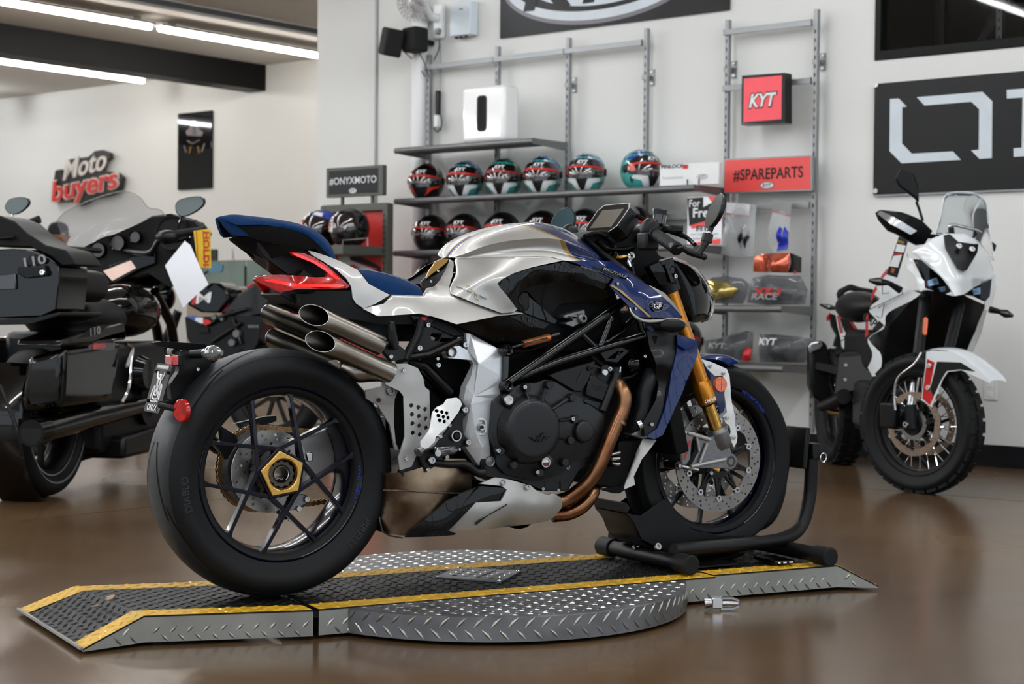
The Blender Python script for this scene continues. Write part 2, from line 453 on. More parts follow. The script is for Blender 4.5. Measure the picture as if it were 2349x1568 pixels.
# display wall with the opening of the interior window
wx0 = wf(2008, 100).x; wz0 = wf(2180, 123).z; wx1 = XR-.6; wz1 = CZ-.15
g = G(); g.prism([V((XC, 0, -.1)), V((XR+.3, 0, -.1)), V((XR+.3, 0, CZ+.2)), V((XC, 0, CZ+.2))], (0, .14, 0),
                 [[V((wx0, 0, wz0)), V((wx0, 0, wz1)), V((wx1, 0, wz1)), V((wx1, 0, wz0))]])
struct('wall_back', g, 'wall', 'white painted display wall behind the helmet shelves')
g = G(); g.box((XC+.07, (.14+FARY)/2, CZ/2), (.14, FARY-.14, CZ+.3)); struct('wall_return', g, 'wall', 'white return wall where the display wall ends')
g = G(); g.box(((XL+XC)/2, FARY+.07, CZ/2), (XC-XL+.4, .14, CZ+.3)); struct('wall_far', g, 'wall', 'white far wall carrying the red lettered sign')
g = G(); g.box((XL-.07, (YN+FARY)/2, CZ/2), (.14, FARY-YN+.3, CZ+.3)); struct('wall_left', g, 'wall', 'white wall on the left outside the picture')
g = G(); g.box(((XL-4)/2, YN-.07, CZ/2), (-4-XL, .14, CZ+.3)); g.box(((XR-4)/2, YN-.07, .11), (XR+4, .14, .22)); g.box(((XR-4)/2, YN-.07, (3.0+CZ)/2), (XR+4, .14, CZ-3.0+.2)); struct('wall_rear', g, 'wall', 'wall with storefront openings behind the photographer')
g = G(); g.box(((XL+XR)/2, (YN+FARY)/2, CZ+.1), (XR-XL+.6, FARY-YN+.6, .2)); struct('ceiling', g, 'ceiling', 'flat pale grey ceiling with tube lights')
# storefront glazing on the right: sill, head, mullions
g = G(); g.box((XR+.07, YN/2, .11), (.14, -YN, .22)); g.box((XR+.07, YN/2, (3.0+CZ)/2), (.14, -YN, CZ-3.0+.2))
struct('wall_right', g, 'wall', 'low sill and header of the storefront outside the picture')
k = 0
y = -.05
while y > YN+.5:
    g = G(); g.box((XR+.07, y-.04, 1.61), (.1, .08, 2.78)); g.box((XR+.07, y-.8, 2.05), (.06, 1.5, .05))
    k += 1; struct('window_%d' % (k+1), g, 'mullion', 'dark frame of the storefront window outside the picture, number %d' % k); y -= 1.55
for i in range(7):
    g = G(); x = XR-.04-1.57*i; g.box((x, YN-.07, 1.61), (.08, .1, 2.78)); g.box((x-.8, YN-.07, 2.05), (1.5, .06, .05)); k += 1
    struct('window_%d' % (k+1), g, 'mullion', 'dark frame of the rear storefront window outside the picture, number %d' % (i+1))
# baseboards
g = G(); g.box(((XC+XR)/2, -.008, .055), (XR-XC, .016, .13)); struct('baseboard_back', g, 'baseboard', 'tall black baseboard below the display wall')
g = G(); g.box(((XL+XC)/2, FARY-.008, .055), (XC-XL, .016, .13)); struct('baseboard_far', g, 'baseboard', 'black baseboard below the far wall')
# interior window above the banner: black frame, panes, storage behind
win = thing('window_1', 'interior window with black frame looking into a storage loft', 'window', WF); win['kind'] = 'structure'
fw = .055
g = G(); g.prism([V((wx0, -.012, wz0)), V((wx0, -.012, wz1)), V((wx1, -.012, wz1)), V((wx1, -.012, wz0))], (0, .12, 0),
                 [[V((wx0+fw*.7, -.012, wz0+fw)), V((wx0+fw*.7, -.012, wz1-fw)), V((wx1-fw, -.012, wz1-fw)), V((wx1-fw, -.012, wz0+fw))]])
g.build('window_frame', 'black_trim', win, bev=.004, sm=0)
g = G(); g.box(((wx0+wx1)/2, .03, (wz0+wz1)/2), (wx1-wx0-fw, .008, wz1-wz0-fw)); g.build('pane', 'glass', win, sm=0)
g = G()
g.box(((wx0+wx1)/2, 1.8, CZ/2+.5), (wx1-wx0+1, .1, CZ)); g.box((wx0-.12, 1.0, CZ/2+.5), (.1, 1.7, CZ)); g.box((wx1+.12, 1.0, CZ/2+.5), (.1, 1.7, CZ))
g.box(((wx0+wx1)/2, 1.0, wz0-.35), (wx1-wx0+1, 1.7, .1)); g.build('loft_wall', 'storage_wall', win, sm=0)
for px_, d, wd, mt in ((2160, .55, .05, 'post_dark'), (2296, .25, .035, 'post_grey'), (2278, .8, .06, 'post_dark')):
    q = wf(px_, 60, d); g = G(); g.box((q.x, d, q.z+.1), (wd, .05, 2.2)); p_ = g.build('loft_post', mt, win, sm=0)
    g = G()
    for i in range(18): g.box((q.x, d-.026, wz0-.1+i*.05), (.008, .004, .018))
    g.build('slot', 'black_print', p_, sm=0, kind='stuff')
a = wf(2245, 112, .7); b = wf(2350, -60, .7)
g = G(); g.bar(a, b, .05, .05); g.build('loft_brace', 'post_dark', win, sm=0)

# black beam under the far ceiling
q = wf(610, 208, FARY); bz = q.z; bx = q.x; bx0 = bx-.28
g = G(); g.box(((bx+bx0)/2, (FARY-9)/2, (bz+CZ)/2), (bx-bx0, FARY+9, CZ-bz)); struct('trim_1', g, 'black_trim', 'black box beam running under the ceiling')
# ceiling tube lights
def tube_light(a, b, label, grp=None, mt='tube_lit'):
    a, b = V(a), V(b)
    t = thing('tube_light', label, 'light', WF, grp)
    g = G(); d = (b-a).normalized(); g.tube([a, a+d*.02, b-d*.02, b], [.012, .022, .022, .012], 12); g.build('tube', mt, t)
    g = G(); g.bar(a+V((0, 0, .034)), b+V((0, 0, .034)), .13, .022); g.bar(a+d*.12+V((0, 0, .065)), a+d*.2+V((0, 0, .065)), .02, .04); g.bar(b-d*.2+V((0, 0, .065)), b-d*.12+V((0, 0, .065)), .02, .04)
    g.build('housing', 'tube_body', t, sm=0)
    return t
TZ = CZ-.105
p1 = wf(350, 66, TZ, 2); p2 = wf(727, 127, TZ, 2); p3 = wf(330, 187, TZ, 2); tl = 2.35
tx = (p1.x+p2.x)/2
tube_light((tx, p1.y-.04-tl, TZ), (tx, p1.y-.04, TZ), 'upper left ceiling tube light cut off by the picture edge', 'ceiling tube lights', 'tube_warm')
tube_light((tx, p1.y+.04, TZ), (tx, p1.y+.04+tl, TZ), 'ceiling tube light ending at the white wall corner', 'ceiling tube lights', 'tube_warm')
tube_light((p3.x, p3.y-tl, TZ), (p3.x, p3.y, TZ), 'ceiling tube light below the black beam', 'ceiling tube lights', 'tube_warm')
for k, xx in enumerate((4.4, 1.3, -1.9, -5.0, -8.3, -11.5, -14.5)):  # the last line is unseen, added to brighten the far wall
    tube_light((xx, -13.2, TZ), (xx, -1.2 if xx > -7 else (-3.5 if xx > -12 else 3.2), TZ), 'long ceiling light line over the showroom, %s from the storefront' % ('first', 'second', 'third', 'fourth', 'fifth', 'sixth', 'added to brighten the far wall, seventh')[k], 'showroom light lines')
g = G(); g.box((tx+.75, (FARY-9)/2, CZ-.04), (.12, FARY+9, .05)); struct('trim_2', g, 'tray_grey', 'grey conduit tray along the ceiling')

# ---------------------------------------------------------------- turntable with ramps
PHI = math.radians(30.05)
BF = Fr((-.6338, 4.384, .08), PHI)                # main motorcycle: x forward, y to its left, z up from the deck
PF = Fr((-.6338, 4.384, .0765), PHI-.038)           # turntable
pm('tread_alu', '77787a', .42, .85, ns=14, na=.15, rv=.2); pm('tread_glint', 'c6c7c8', .24, .95, ns=14, na=.1, rv=.2)  # second metal is a brighter copy: glint of the treads put into the colour
pm('tread_side', '97968f', .34, .9, ns=5, na=.12, rv=.2)
pm('tread_black', '0b0b0b', .5, 0, ns=14, na=.3, spec=.3)
pm('tread_yellow', 'c79a1b', .45, 0, .1, ns=12, col2='b08a1c')
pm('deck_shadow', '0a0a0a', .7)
def treads(g, o, u, v, n, ok, lu, lv, sp=.036, ln=.034, wd=.0085, ht=.0022):
    o, u, v, n = V(o), V(u), V(v), V(n); nu = int(lu/sp)+2; nv = int(lv/sp)+2
    for i in range(nu):
        for j in range(nv):
            a, b = (i+.5)*sp, (j+.5)*sp
            if (i+j) % 2 or not ok(a, b): continue
            s = 1 if i % 2 else -1
            d = (u+v*s).normalized()*ln/2; e = n.cross(d).normalized()*wd/2; c = o+u*a+v*b
            g.add([c-d, c+e, c+d, c-e, c-d*.35+n*ht, c+d*.35+n*ht], [(0, 4, 1), (1, 4, 5), (1, 5, 2), (2, 5, 3), (3, 5, 4), (3, 4, 0)][::1])
            g.f[-6:] = [f[::-1] for f in g.f[-6:]]
def one_tread(g, c, u, v, n, s, ln, wd, ht):
    d = (u+v*s).normalized()*ln/2; e = n.cross(d).normalized()*wd/2
    g.add([c-d, c+e, c+d, c-e, c-d*.35+n*ht, c+d*.35+n*ht], [f[::-1] for f in [(0, 4, 1), (1, 4, 5), (1, 5, 2), (2, 5, 3), (3, 5, 4), (3, 4, 0)]])
TT = thing('motorcycle_turntable', 'round aluminium tread plate turntable with black deck and yellow edged ramps under the silver motorcycle', 'turntable', PF)
DC = V((.64, .02, 0)); DR = .578; Y0, Y1, X0, X1 = -.238, .278, .043, 1.262; YW = .078; ZB = -.066
# disc
g = G(); g.lathe([(ZB, DR-.02), (ZB, DR), (-.004, DR), (-.002, DR-.004), (-.002, 0)], DC, (0, 0, 1), 96); disc = g.build('turntable_disc', 'tread_alu', TT, sm=30)
g = G(); treads(g, (DC.x-DR, DC.y-DR, -.002), (1, 0, 0), (0, 1, 0), (0, 0, 1), lambda a, b: (a-DR)**2+(b-DR)**2 < (DR-.015)**2 and not (Y0 < DC.y-DR+b < Y1), 2*DR, 2*DR, .0215, .028)
g.build('tread_pattern', 'tread_glint', disc, sm=0, kind='stuff')
g = G(); nn = int(2*PI*DR/.043)
for i in range(nn):
    for j in range(2):
        a = 2*PI*(i+.5*j)/nn; r = V((math.cos(a), math.sin(a), 0)); t_ = V((-math.sin(a), math.cos(a), 0)); c = DC+r*DR+V((0, 0, ZB+.017+.031*j))
        d = (t_+V((0, 0, 1 if j else -1))).normalized()*.02; e = r.cross(d).normalized()*.0048
        g.add([c-d, c+e, c+d, c-e, c-d*.3+r*.0026, c+d*.3+r*.0026], [f[::-1] for f in [(0, 4, 1), (1, 4, 5), (1, 5, 2), (2, 5, 3), (3, 5, 4), (3, 4, 0)]])
g.build('rim_tread_pattern', 'tread_side', disc, sm=0, kind='stuff')
def deck_section(name, near, far, par, endplates=True):
    """near/far: top edge points from left to right (x,y,z); builds top plate, yellow strips, side plates, treads"""
    near = [V(p) for p in near]; far = [V(p) for p in far]; n = len(near)
    g = G(); top = [near, far]
    dn = V((0, 0, -.004))
    g.grid([far, near]); g.grid([[p+dn for p in near], [p+dn for p in far]])
    for i in range(n-1):
        g.add([near[i], near[i+1], near[i+1]+dn, near[i]+dn], [(0, 1, 2, 3)][::-1]); g.add([far[i], far[i+1], far[i+1]+dn, far[i]+dn], [(3, 2, 1, 0)])
    for i in (0, n-1): g.add([near[i], far[i], far[i]+dn, near[i]+dn], [(0, 1, 2, 3)])
    o = g.build(name, 'tread_black', par, sm=0)
    up = V((0, 0, .0009))
    def off(a, b, w): return a+(b-a).normalized()*w
    gy = G(); gt = G(); gb = G()
    for A, Bq in ((near, far), (far, near)):
        inn = [off(A[i], Bq[i], YW) for i in range(n)]
        r1 = [p+up for p in A]; r2 = [p+up for p in inn]
        gy.grid([r2, r1], flip=A is far)
    yo = gy.build('yellow_stripe', 'tread_yellow', o, sm=0)
    sp_, ln_ = .0205, .027
    for i in range(n-1):
        a_, b_, c_, d_ = near[i], near[i+1], far[i+1], far[i]
        nu = max(2, round(((b_-a_).length+(c_-d_).length)/2/sp_)); nv = round(((d_-a_).length+(c_-b_).length)/2/sp_)
        for p in range(nu):
            for q_ in range(nv):
                if (p+q_) % 2: continue
                s_, t_ = (p+.5)/nu, (q_+.5)/nv
                c = a_*(1-s_)*(1-t_)+b_*s_*(1-t_)+c_*s_*t_+d_*(1-s_)*t_
                u = ((b_-a_)*(1-t_)+(c_-d_)*t_).normalized(); v = ((d_-a_)*(1-s_)+(c_-b_)*s_); wd = v.length; v = (v-u*v.dot(u)).normalized(); nz = u.cross(v)
                yel = t_*wd < YW or (1-t_)*wd < YW
                one_tread(gt if yel else gb, c+nz*(.0009 if yel else 0), u, v, nz, 1 if p % 2 else -1, ln_, .0085, .0026)
    gt.build('yellow_tread', 'tread_yellow', yo, sm=0, kind='stuff'); gb.build('black_tread', 'tread_black', o, sm=0, kind='stuff')
    # side plates
    for A, sg in ((near, 1), (far, -1)):
        d = V((0, 0, 0)); gs = G(); gp = G()
        for i in range(n-1):
            a, b = A[i], A[i+1]; a = a+V((0, 0, -.003)); b = b+V((0, 0, -.003)); nrm = (b-a).cross(V((0, 0, 1))).normalized()*sg
            lo_a = V((a.x, a.y, ZB)); lo_b = V((b.x, b.y, ZB)); e = -nrm*.004
            if a.z-ZB < .01: lo_a = a+V((0, 0, -.004))
            if b.z-ZB < .01: lo_b = b+V((0, 0, -.004))
            q = [lo_a, lo_b, lo_b+e, lo_a+e, a, b, b+e, a+e]; gs.hexa(q)
            u = V((b.x-a.x, b.y-a.y, 0)); lu = u.length; u.normalize()
            zb = ZB
            def ok(s_, t_, a=a, b=b, lu=lu): return .014 < s_ < lu-.012 and .01 < t_ and t_ < (a.z+(b.z-a.z)*s_/lu)-ZB-.012
            treads(gp, V((a.x, a.y, ZB))+nrm*.0002, u, V((0, 0, 1)), nrm, ok, lu, .08, .0205, .030, .0085, .0026)
        so = gs.build('side_plate', 'tread_side', o, sm=0)
        gp.build('side_tread', 'tread_side', so, sm=0, kind='stuff')
    return o
pf = lambda x, y, z=0: PF.at(x, y, z, 2)
c_ = deck_section('centre_deck', [(X0, Y0, 0), (X1, Y0, 0)], [(X0, Y1, 0), (X1, Y1, 0)], TT)
# bolted hatch in the deck
hp = [pf(998, 1326), pf(1150, 1337), pf(1196, 1312), pf(1050, 1304)]
g = G(); g.prism([p+V((0, 0, .001)) for p in hp], (0, 0, .004)); hat = g.build('hatch_plate', 'tread_alu', c_, sm=0)
g = G()
for p in hp: g.cyl(p*.92+sum(hp, V((0, 0, 0)))/4*.08+V((0, 0, .004)), p*.92+sum(hp, V((0, 0, 0)))/4*.08+V((0, 0, .008)), .006, .004, 10)
cc = sum(hp, V((0, 0, 0)))/4; uu = (hp[1]-hp[0]).normalized(); vv = V((0, 0, 1)).cross(uu)
treads(g, cc-uu*.12-vv*.12+V((0, 0, .005)), uu, vv, (0, 0, 1), lambda a, b: abs(a-.12) < .085 and abs(b-.12) < .065, .24, .24, .019, .024)
g.build('hatch_tread', 'tread_glint', c_, sm=0, kind='stuff')
# left ramp (its corners read on the deck plane, tip near the floor)
tipz = -.062
nk, nh = pf(330, 1412), V((X0-.017, Y0-.004, 0)); fk = pf(168, 1345); fh = V((X0-.03, Y1-.004, 0)); nt = pf(190, 1488, tipz); ft = pf(44, 1396, tipz)
lr = deck_section('ramp', [nt, nk, nh], [ft, fk, fh], TT)
_n = (nk-nt).cross(ft-nt).normalized(); _d = PF.Ri @ (FW+(238-W/2)/F*R2+(H/2-1380)/F*U2); _c = PF.Ri @ (CAM-PF.o); hc_ = _c+_d*((nt-_c).dot(_n)/_d.dot(_n)); _u = (nk-nt).normalized()
g = G(); g.prism([hc_+_u*(.034*math.cos(t))+_n.cross(_u)*(.022*math.sin(t))+_n*.004 for t in np.linspace(0, 2*PI, 25)[:-1]], _n*-.006)
pm('hole_tan', '8a6f52', .6); g.build('hand_hole', 'hole_tan', lr)
g = G(); g.bar(nt+V((-.003, 0, .001)), ft+V((-.003, 0, .001)), .008, .006); g.build('lip', 'tread_side', lr, sm=0)
# right ramp, set back slightly
nk2 = [V((X1+.012, Y0+.028, 0)), pf(1921, 1296), pf(2014, 1343, tipz)]
w_ = Y1-Y0
fk2 = [p+V((0, w_, 0)) for p in nk2]
rr = deck_section('ramp', nk2, fk2, TT)
g = G(); g.cyl((X1+.006, Y0+.02, -.012), (X1+.006, Y1+.02, -.012), .006, n=12); g.build('hinge_rod', 'black_satin', TT)
g = G(); g.cyl((X0-.008, Y0, -.012), (X0-.008, Y1, -.012), .006, n=12)
for i in range(9):
    y = Y0+.02+i*(w_-.04)/8; g.cyl((X0-.008, y-.02, -.012), (X0-.008, y+.02, -.012), .0085, n=12)
g.build('hinge_rod', 'black_satin', TT)
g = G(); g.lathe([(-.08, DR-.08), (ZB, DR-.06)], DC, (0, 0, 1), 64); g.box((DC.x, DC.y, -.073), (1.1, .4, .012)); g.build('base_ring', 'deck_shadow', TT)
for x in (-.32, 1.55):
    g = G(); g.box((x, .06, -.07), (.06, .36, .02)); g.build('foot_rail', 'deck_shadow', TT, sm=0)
# clamp fitting beside the disc
q = pf(1618, 1400, -.08); CF = Fr(PF.w((q.x+.03, q.y-.03, -.0765)), 0)
cl = thing('hose_clamp_fitting', 'small chrome clamp fitting on the floor beside the tread plate disc', 'clamp', CF)
g = G(); g.box((-.01, 0, .022), (.03, .028, .03)); g.build('clamp_body', 'chrome', cl, bev=.003, sm=0)
g = G(); g.tube([(-.045, 0, .02), (-.025, 0, .022), (.004, 0, .02)], [.016, .012, .008], 14); g.cyl((.003, 0, .02), (.05, 0, .02), .007); g.build('threaded_stub', 'steel', cl)
for yy, z in ((-.011, .036), (.011, .036), (-.011, .006), (.011, .006)):
    g = G(); g.bar((0, yy, z), (.032, yy*.6, z), .006, .005); g.bar((.032, yy*.6, z), (.052, yy*.4, .02+(z-.02)*.5), .005, .005); g.build('clamp_arm', 'steel', cl, sm=0)

# ---------------------------------------------------------------- the silver and blue motorcycle
BK = thing('silver_blue_motorcycle', 'silver and dark blue naked sport motorcycle with gold fork standing on the turntable', 'motorcycle', BF)
cA = crop(320, 460, 3.564, BF); cC = crop(840, 680, 2.8, BF); cD = crop(960, 460, 4.611, BF); cE = crop(1260, 440, 4.3565, BF)
cF = crop(1120, 740, 3.266, BF); cG = crop(1400, 760, 2.7036, BF); cH = crop(1420, 820, 3.5636, BF); cI = crop(420, 840, 3.2667, BF); cK = crop(400, 560, 4.195, BF); cB = crop(320, 780, 2.53, BF)
def tr(c, pts, y=None):
    return [c(p[0], p[1], p[2] if len(p) > 2 else y) for p in pts]
def flat(c, pts, y, th):           # traced plate: outer face at y, th thick towards the centre
    return tr(c, pts, y), (0, th, 0)
def plate(name, c, pts, y, th, mat, par=BK, bev=.002, holes=(), sm=35, both=False, smooth=0):
    P = tr(c, pts, y)
    if smooth: P = catmull(P, smooth, True)
    g = G(); g.prism(P, (0, th, 0), holes)
    if both: g2 = G(); g2.prism([V((p.x, -p.y, p.z)) for p in P], (0, -th, 0)); g2.build(name, mat, par, bev, sm)
    return g.build(name, mat, par, bev, sm)
def panel(name, c, pts, mat, ctrl=(), y=None, n=26, th=.004, par=BK, both=False, smooth=0, holes=(), sm=50, lam=1.2e-3):
    P = tr(c, pts, y); Cc = tr(c, ctrl, y)
    g = G(); g.relief(P, Cc, n, th, smooth, 1, holes, lam)
    if both:
        g2 = G(); g2.v = [(a, -b, d) for a, b, d in g.v]; g2.f = [f[::-1] for f in g.f]; g2.build(name, mat, par, sm=sm)
    return g.build(name, mat, par, sm=sm)
_bolt = {}
def bolt(p, r=.006, par=BK, d=(0, -1, 0), mat='steel', name='bolt'):
    k = (mat,)
    if k not in _bolt:
        g = G(); g.lathe([(0, 1), (.5, 1), (.75, .85), (.75, .5), (.3, .45), (.3, 0)], (0, 0, 0), (0, 0, 1), 14)
        o = g.build(name, mat, par, sm=30); _bolt[k] = o.data; bpy.data.objects.remove(o)
    o = bpy.data.objects.new(name, _bolt[k]); COL.objects.link(o); o.parent = par
    o.location = p; o.scale = (r, r, r); o.rotation_euler = V(d).to_track_quat('Z', 'Y').to_euler()
    return o
def mir(p): return V((p[0], -p[1], p[2]))
def both_build(g, name, mat, par, **kw):
    g2 = G(); g2.v = [(a, -b, d) for a, b, d in g.v]; g2.f = [f[::-1] for f in g.f]; g2.build(name, mat, par, **kw)
    return g.build(name, mat, par, **kw)

# --- striped paint of the tank
def tank_mat():
    M = pm('tank_paint', 'aaa8a3', .40, .72, 1, .04, ns=900, na=.06)
    t = M.node_tree; L = t.links.new; b = t.nodes[M['bsdf']]; src = b.inputs['Base Color'].links[0].from_socket
    tc = nd(t, 'ShaderNodeTexCoord'); sp = nd(t, 'ShaderNodeSeparateXYZ'); L(tc.outputs['Object'], sp.inputs[0])
    # front edge of the gold band: x as a curve of z, read from the photograph
    pts = [cD(930, 268, 0), cD(1150, 290, -.09), cD(1400, 395, -.16), cD(1560, 500, -.165), cD(1690, 622, -.17)]
    z0 = pts[0].z; zz = [abs(p.y)+max(0, z0-p.z) for p in pts]; xx = [p.x for p in pts]; A = np.polyfit(zz, xx, 2)
    def math_(op, a, b_):
        n = nd(t, 'ShaderNodeMath', operation=op)
        for i, s in enumerate((a, b_)):
            if isinstance(s, (int, float)): n.inputs[i].default_value = s
            else: L(s, n.inputs[i])
        return n.outputs[0]
    z = math_('ADD', math_('ABSOLUTE', sp.outputs[1], 0), math_('MAXIMUM', math_('SUBTRACT', z0, sp.outputs[2]), 0.0)); cur = math_('ADD', math_('MULTIPLY', math_('ADD', math_('MULTIPLY', z, float(A[0])), float(A[1])), z), float(A[2]))
    sl = math_('ADD', math_('MULTIPLY', z, 2*float(A[0])), float(A[1])); d = math_('DIVIDE', math_('SUBTRACT', sp.outputs[0], cur), math_('SQRT', math_('ADD', math_('MULTIPLY', sl, sl), 1.0), 0))
    isg = math_('GREATER_THAN', d, 0.0); isb = math_('GREATER_THAN', d, .0135)
    # narrow centre stripe running down to the seat
    ay = math_('ABSOLUTE', sp.outputs[1], 0); cs = math_('MULTIPLY', math_('LESS_THAN', ay, .011), math_('LESS_THAN', sp.outputs[0], cD(560, 370, 0).x))
    cg = math_('MULTIPLY', math_('LESS_THAN', ay, .016), math_('LESS_THAN', sp.outputs[0], cD(560, 370, 0).x))
    def mix(f, a, bcol):
        n = nd(t, 'ShaderNodeMix', data_type='RGBA'); L(f, n.inputs[0]); L(a, n.inputs[6]); n.inputs[7].default_value = lin(bcol); return n.outputs[2]
    c = mix(cg, src, 'a08142'); c = mix(cs, c, '041d50'); c = mix(isg, c, '9a7a38'); c = mix(isb, c, '041d50')
    L(c, b.inputs['Base Color'])
tank_mat()
def carbon_mat():
    M = pm('carbon_cover', '151618', .38, 0, .2, .25, ns=200, na=.2, spec=.3)
    t = M.node_tree; L = t.links.new; b = t.nodes[M['bsdf']]; tc = nd(t, 'ShaderNodeTexCoord'); mp = nd(t, 'ShaderNodeMapping'); mp.inputs['Rotation'].default_value = (0, math.radians(38), 0)
    wv = nd(t, 'ShaderNodeTexWave', wave_type='BANDS', bands_direction='X'); wv.inputs['Scale'].default_value = 95; wv.inputs['Distortion'].default_value = .4
    L(tc.outputs['Object'], mp.inputs[0]); L(mp.outputs[0], wv.inputs['Vector'])
    mx = nd(t, 'ShaderNodeMix', data_type='RGBA'); mx.inputs[6].default_value = lin('08090a'); mx.inputs[7].default_value = lin('131517'); L(wv.outputs[1], mx.inputs[0]); L(mx.outputs[2], b.inputs['Base Color'])
    bp = nd(t, 'ShaderNodeBump'); bp.inputs['Strength'].default_value = .25; bp.inputs['Distance'].default_value = .0006; L(wv.outputs[1], bp.inputs['Height']); L(bp.outputs[0], b.inputs['Normal'])
carbon_mat()

# --- wheels
RAX, FAX = V((0, 0, .327)), V((1.43, 0, .309))
def tyre_prof(R, hw, rr, rw):
    k = hw/.1
    half = [(rw, rr-.004), (rw+.010*k, rr+.014), (hw*.985, rr+.036), (hw, rr+.052), (hw*.93, R-(R-rr)*.28), (hw*.76, R-.0125), (hw*.5, R-.0045), (hw*.25, R-.001), (0, R)]
    return [(-a, b) for a, b in half] + [(a, b) for a, b in half[-2::-1]] + [(rw*.9, rr-.02), (-rw*.9, rr-.02)]
def rim_prof(rr, rw):
    o = [(-rw, rr), (-rw-.002, rr-.003), (-rw+.004, rr-.007), (-rw+.008, rr-.016), (-rw+.024, rr-.024), (-rw*.35, rr-.030), (rw*.35, rr-.030), (rw-.024, rr-.024), (rw-.008, rr-.012), (rw, rr)]
    return o + [(rw-.006, rr+.002), (-rw+.006, rr+.002)]
def fine(prof, n):
    P = catmull([V((a, b, 0)) for a, b in prof], n, True); return [(p.x, p.y) for p in P]
g = G(); g.lathe(rim_prof(.231, .079), RAX, (0, 1, 0), 96, True); rw_ = g.build('rear_wheel', 'navy_gloss', BK, sm=40)
g = G(); g.lathe(fine(tyre_prof(.327, .1, .231, .077), 60), RAX, (0, 1, 0), 120, True); g.build('tyre', 'rubber', rw_, sm=60)
_pc = {}
def _prof(R, hw):
    if R not in _pc:
        f = sorted((a, b) for a, b in fine(tyre_prof(R, hw, .231 if hw > .08 else .229, .077 if hw > .08 else .05), 240) if a >= 0 and b > R-.06); _pc[R] = ([a for a, b in f], [b for a, b in f])
    return _pc[R]
def on_tyre(R, hw, ax, ang, y, lift=.0014):
    pr_ = _prof(R, hw); r = float(np.interp(abs(y), pr_[0], pr_[1]))+lift
    return V((ax.x+math.cos(ang)*r, y, ax.z+math.sin(ang)*r))
def groove(R, hw, ax, pts, w=.0016, par=None, mat='rubber_groove'):
    w *= 1.3
    P = catmull([V((a, y, 0)) for a, y in pts], 26); g = G(); rows = []
    for k in (-1, 1):
        rows.append([on_tyre(R, hw, ax, p.x+k*w/R, p.y) if abs(P[-1].y-P[0].y) > abs(P[-1].x-P[0].x)*R else on_tyre(R, hw, ax, p.x, p.y+k*w) for p in P])
    g.grid(rows); g.grid(rows, flip=True); return g.build('tread_groove', mat, par, sm=0)
pr_ = _prof(.327, .1); g = G(); g.lathe([(y_, float(np.interp(abs(y_), pr_[0], pr_[1]))+.0004) for y_ in np.linspace(-.084, .084, 25)], RAX, (0, 1, 0), 120); g.build('tread_band', 'tread_worn', rw_, sm=60)
for i in range(5):
    a0 = 2*PI*i/5+.35
    for s in (-1, 1):
        groove(.327, .1, RAX, [(a0, s*.012), (a0+.14, s*.028), (a0+.38, s*.05), (a0+.62, s*.062)], .0018, rw_)
        groove(.327, .1, RAX, [(a0+.5, s*.068), (a0+.7, s*.082), (a0+.95, s*.09)], .0014, rw_)
# spokes: every corner of the hub star sends two bars to the rim
def spoke(par, ax, c, e, w0, w1, d0, d1, mat):
    g = G(); t = (e-c).normalized(); n = V((0, 1, 0)); x = t.cross(n).normalized()
    def sec(p, w, d): return [p-x*w, p+x*w, p+x*w*.7+n*d, p-x*w*.7+n*d]
    m_ = c.lerp(e, .55); rows = [sec(c, w0, d0), sec(m_, w0*.8+w1*.1, d0*.8), sec(e-t*.012, w1, d1), sec(e+t*.006, w1*1.9, d1*1.6)]
    g.grid(rows, cu=True); g.fan(rows[0], True); g.fan(rows[-1]); return g.build('spoke', mat, par, bev=.0015, sm=30)
YS = -.066
for k in range(5):
    th = math.radians(26+72*k); c = RAX+V((math.cos(th)*.066, YS-.004, math.sin(th)*.066))
    for s in (-1, 1):
        te = th+s*math.radians(57); e = RAX+V((math.cos(te)*.207, YS+.0, math.sin(te)*.207)); spoke(rw_, RAX, c, e, .0062, .005, .034, .03, 'navy_gloss')
P5 = [RAX+V((math.cos(math.radians(26+72*k))*.073, YS-.006, math.sin(math.radians(26+72*k))*.073)) for k in range(5)]
g = G(); g.prism(P5, (0, .05, 0), [circle(RAX+V((0, YS-.006, 0)), .042, 30)]); g.build('hub_star', 'navy_gloss', rw_, bev=.004)
P5g = [RAX+V((math.cos(math.radians(26+72*k))*.064, YS-.014, math.sin(math.radians(26+72*k))*.064)) for k in range(5)]
g = G(); g.prism(P5g, (0, .012, 0), [circle(RAX+V((0, YS-.014, 0)), .040, 32)]); g.build('gold_hub_plate', 'gold_anod', rw_, bev=.003)
g = G(); g.lathe([(YS+.03, .0405), (YS-.010, .0405), (YS-.013, .039), (YS+.0, .036), (YS+.03, .034)], RAX, (0, 1, 0), 40); g.build('hub_sleeve', 'gold_anod', rw_)
sc_ = [V((RAX.x+math.cos(2*PI*i/48)*(.034+.0022*math.cos(12*2*PI*i/48)), YS-.002, RAX.z+math.sin(2*PI*i/48)*(.034+.0022*math.cos(12*2*PI*i/48)))) for i in range(48)]
g = G(); g.prism(sc_, (0, .02, 0), [circle(RAX+V((0, YS-.002, 0)), .024, 30)]); g.build('axle_nut', 'steel_dark', rw_, bev=.001)
g = G(); g.lathe([(YS-.004, .024), (YS-.006, .0225), (YS+.004, .021), (YS+.06, .021)], RAX, (0, 1, 0), 32); g.build('axle_bore', 'steel_dark', rw_)
g = G(); g.tube([RAX+V((math.cos(a)*.020, YS-.001, math.sin(a)*.020)) for a in np.linspace(-.95, 3.95, 30)]+[RAX+V((-.012, YS-.001, -.012)), RAX+V((-.006, YS-.001, -.011)), RAX+V((0, YS-.001, -.016)), RAX+V((.006, YS-.001, -.010))], .0012, 6); g.build('retaining_clip', 'chrome', rw_)
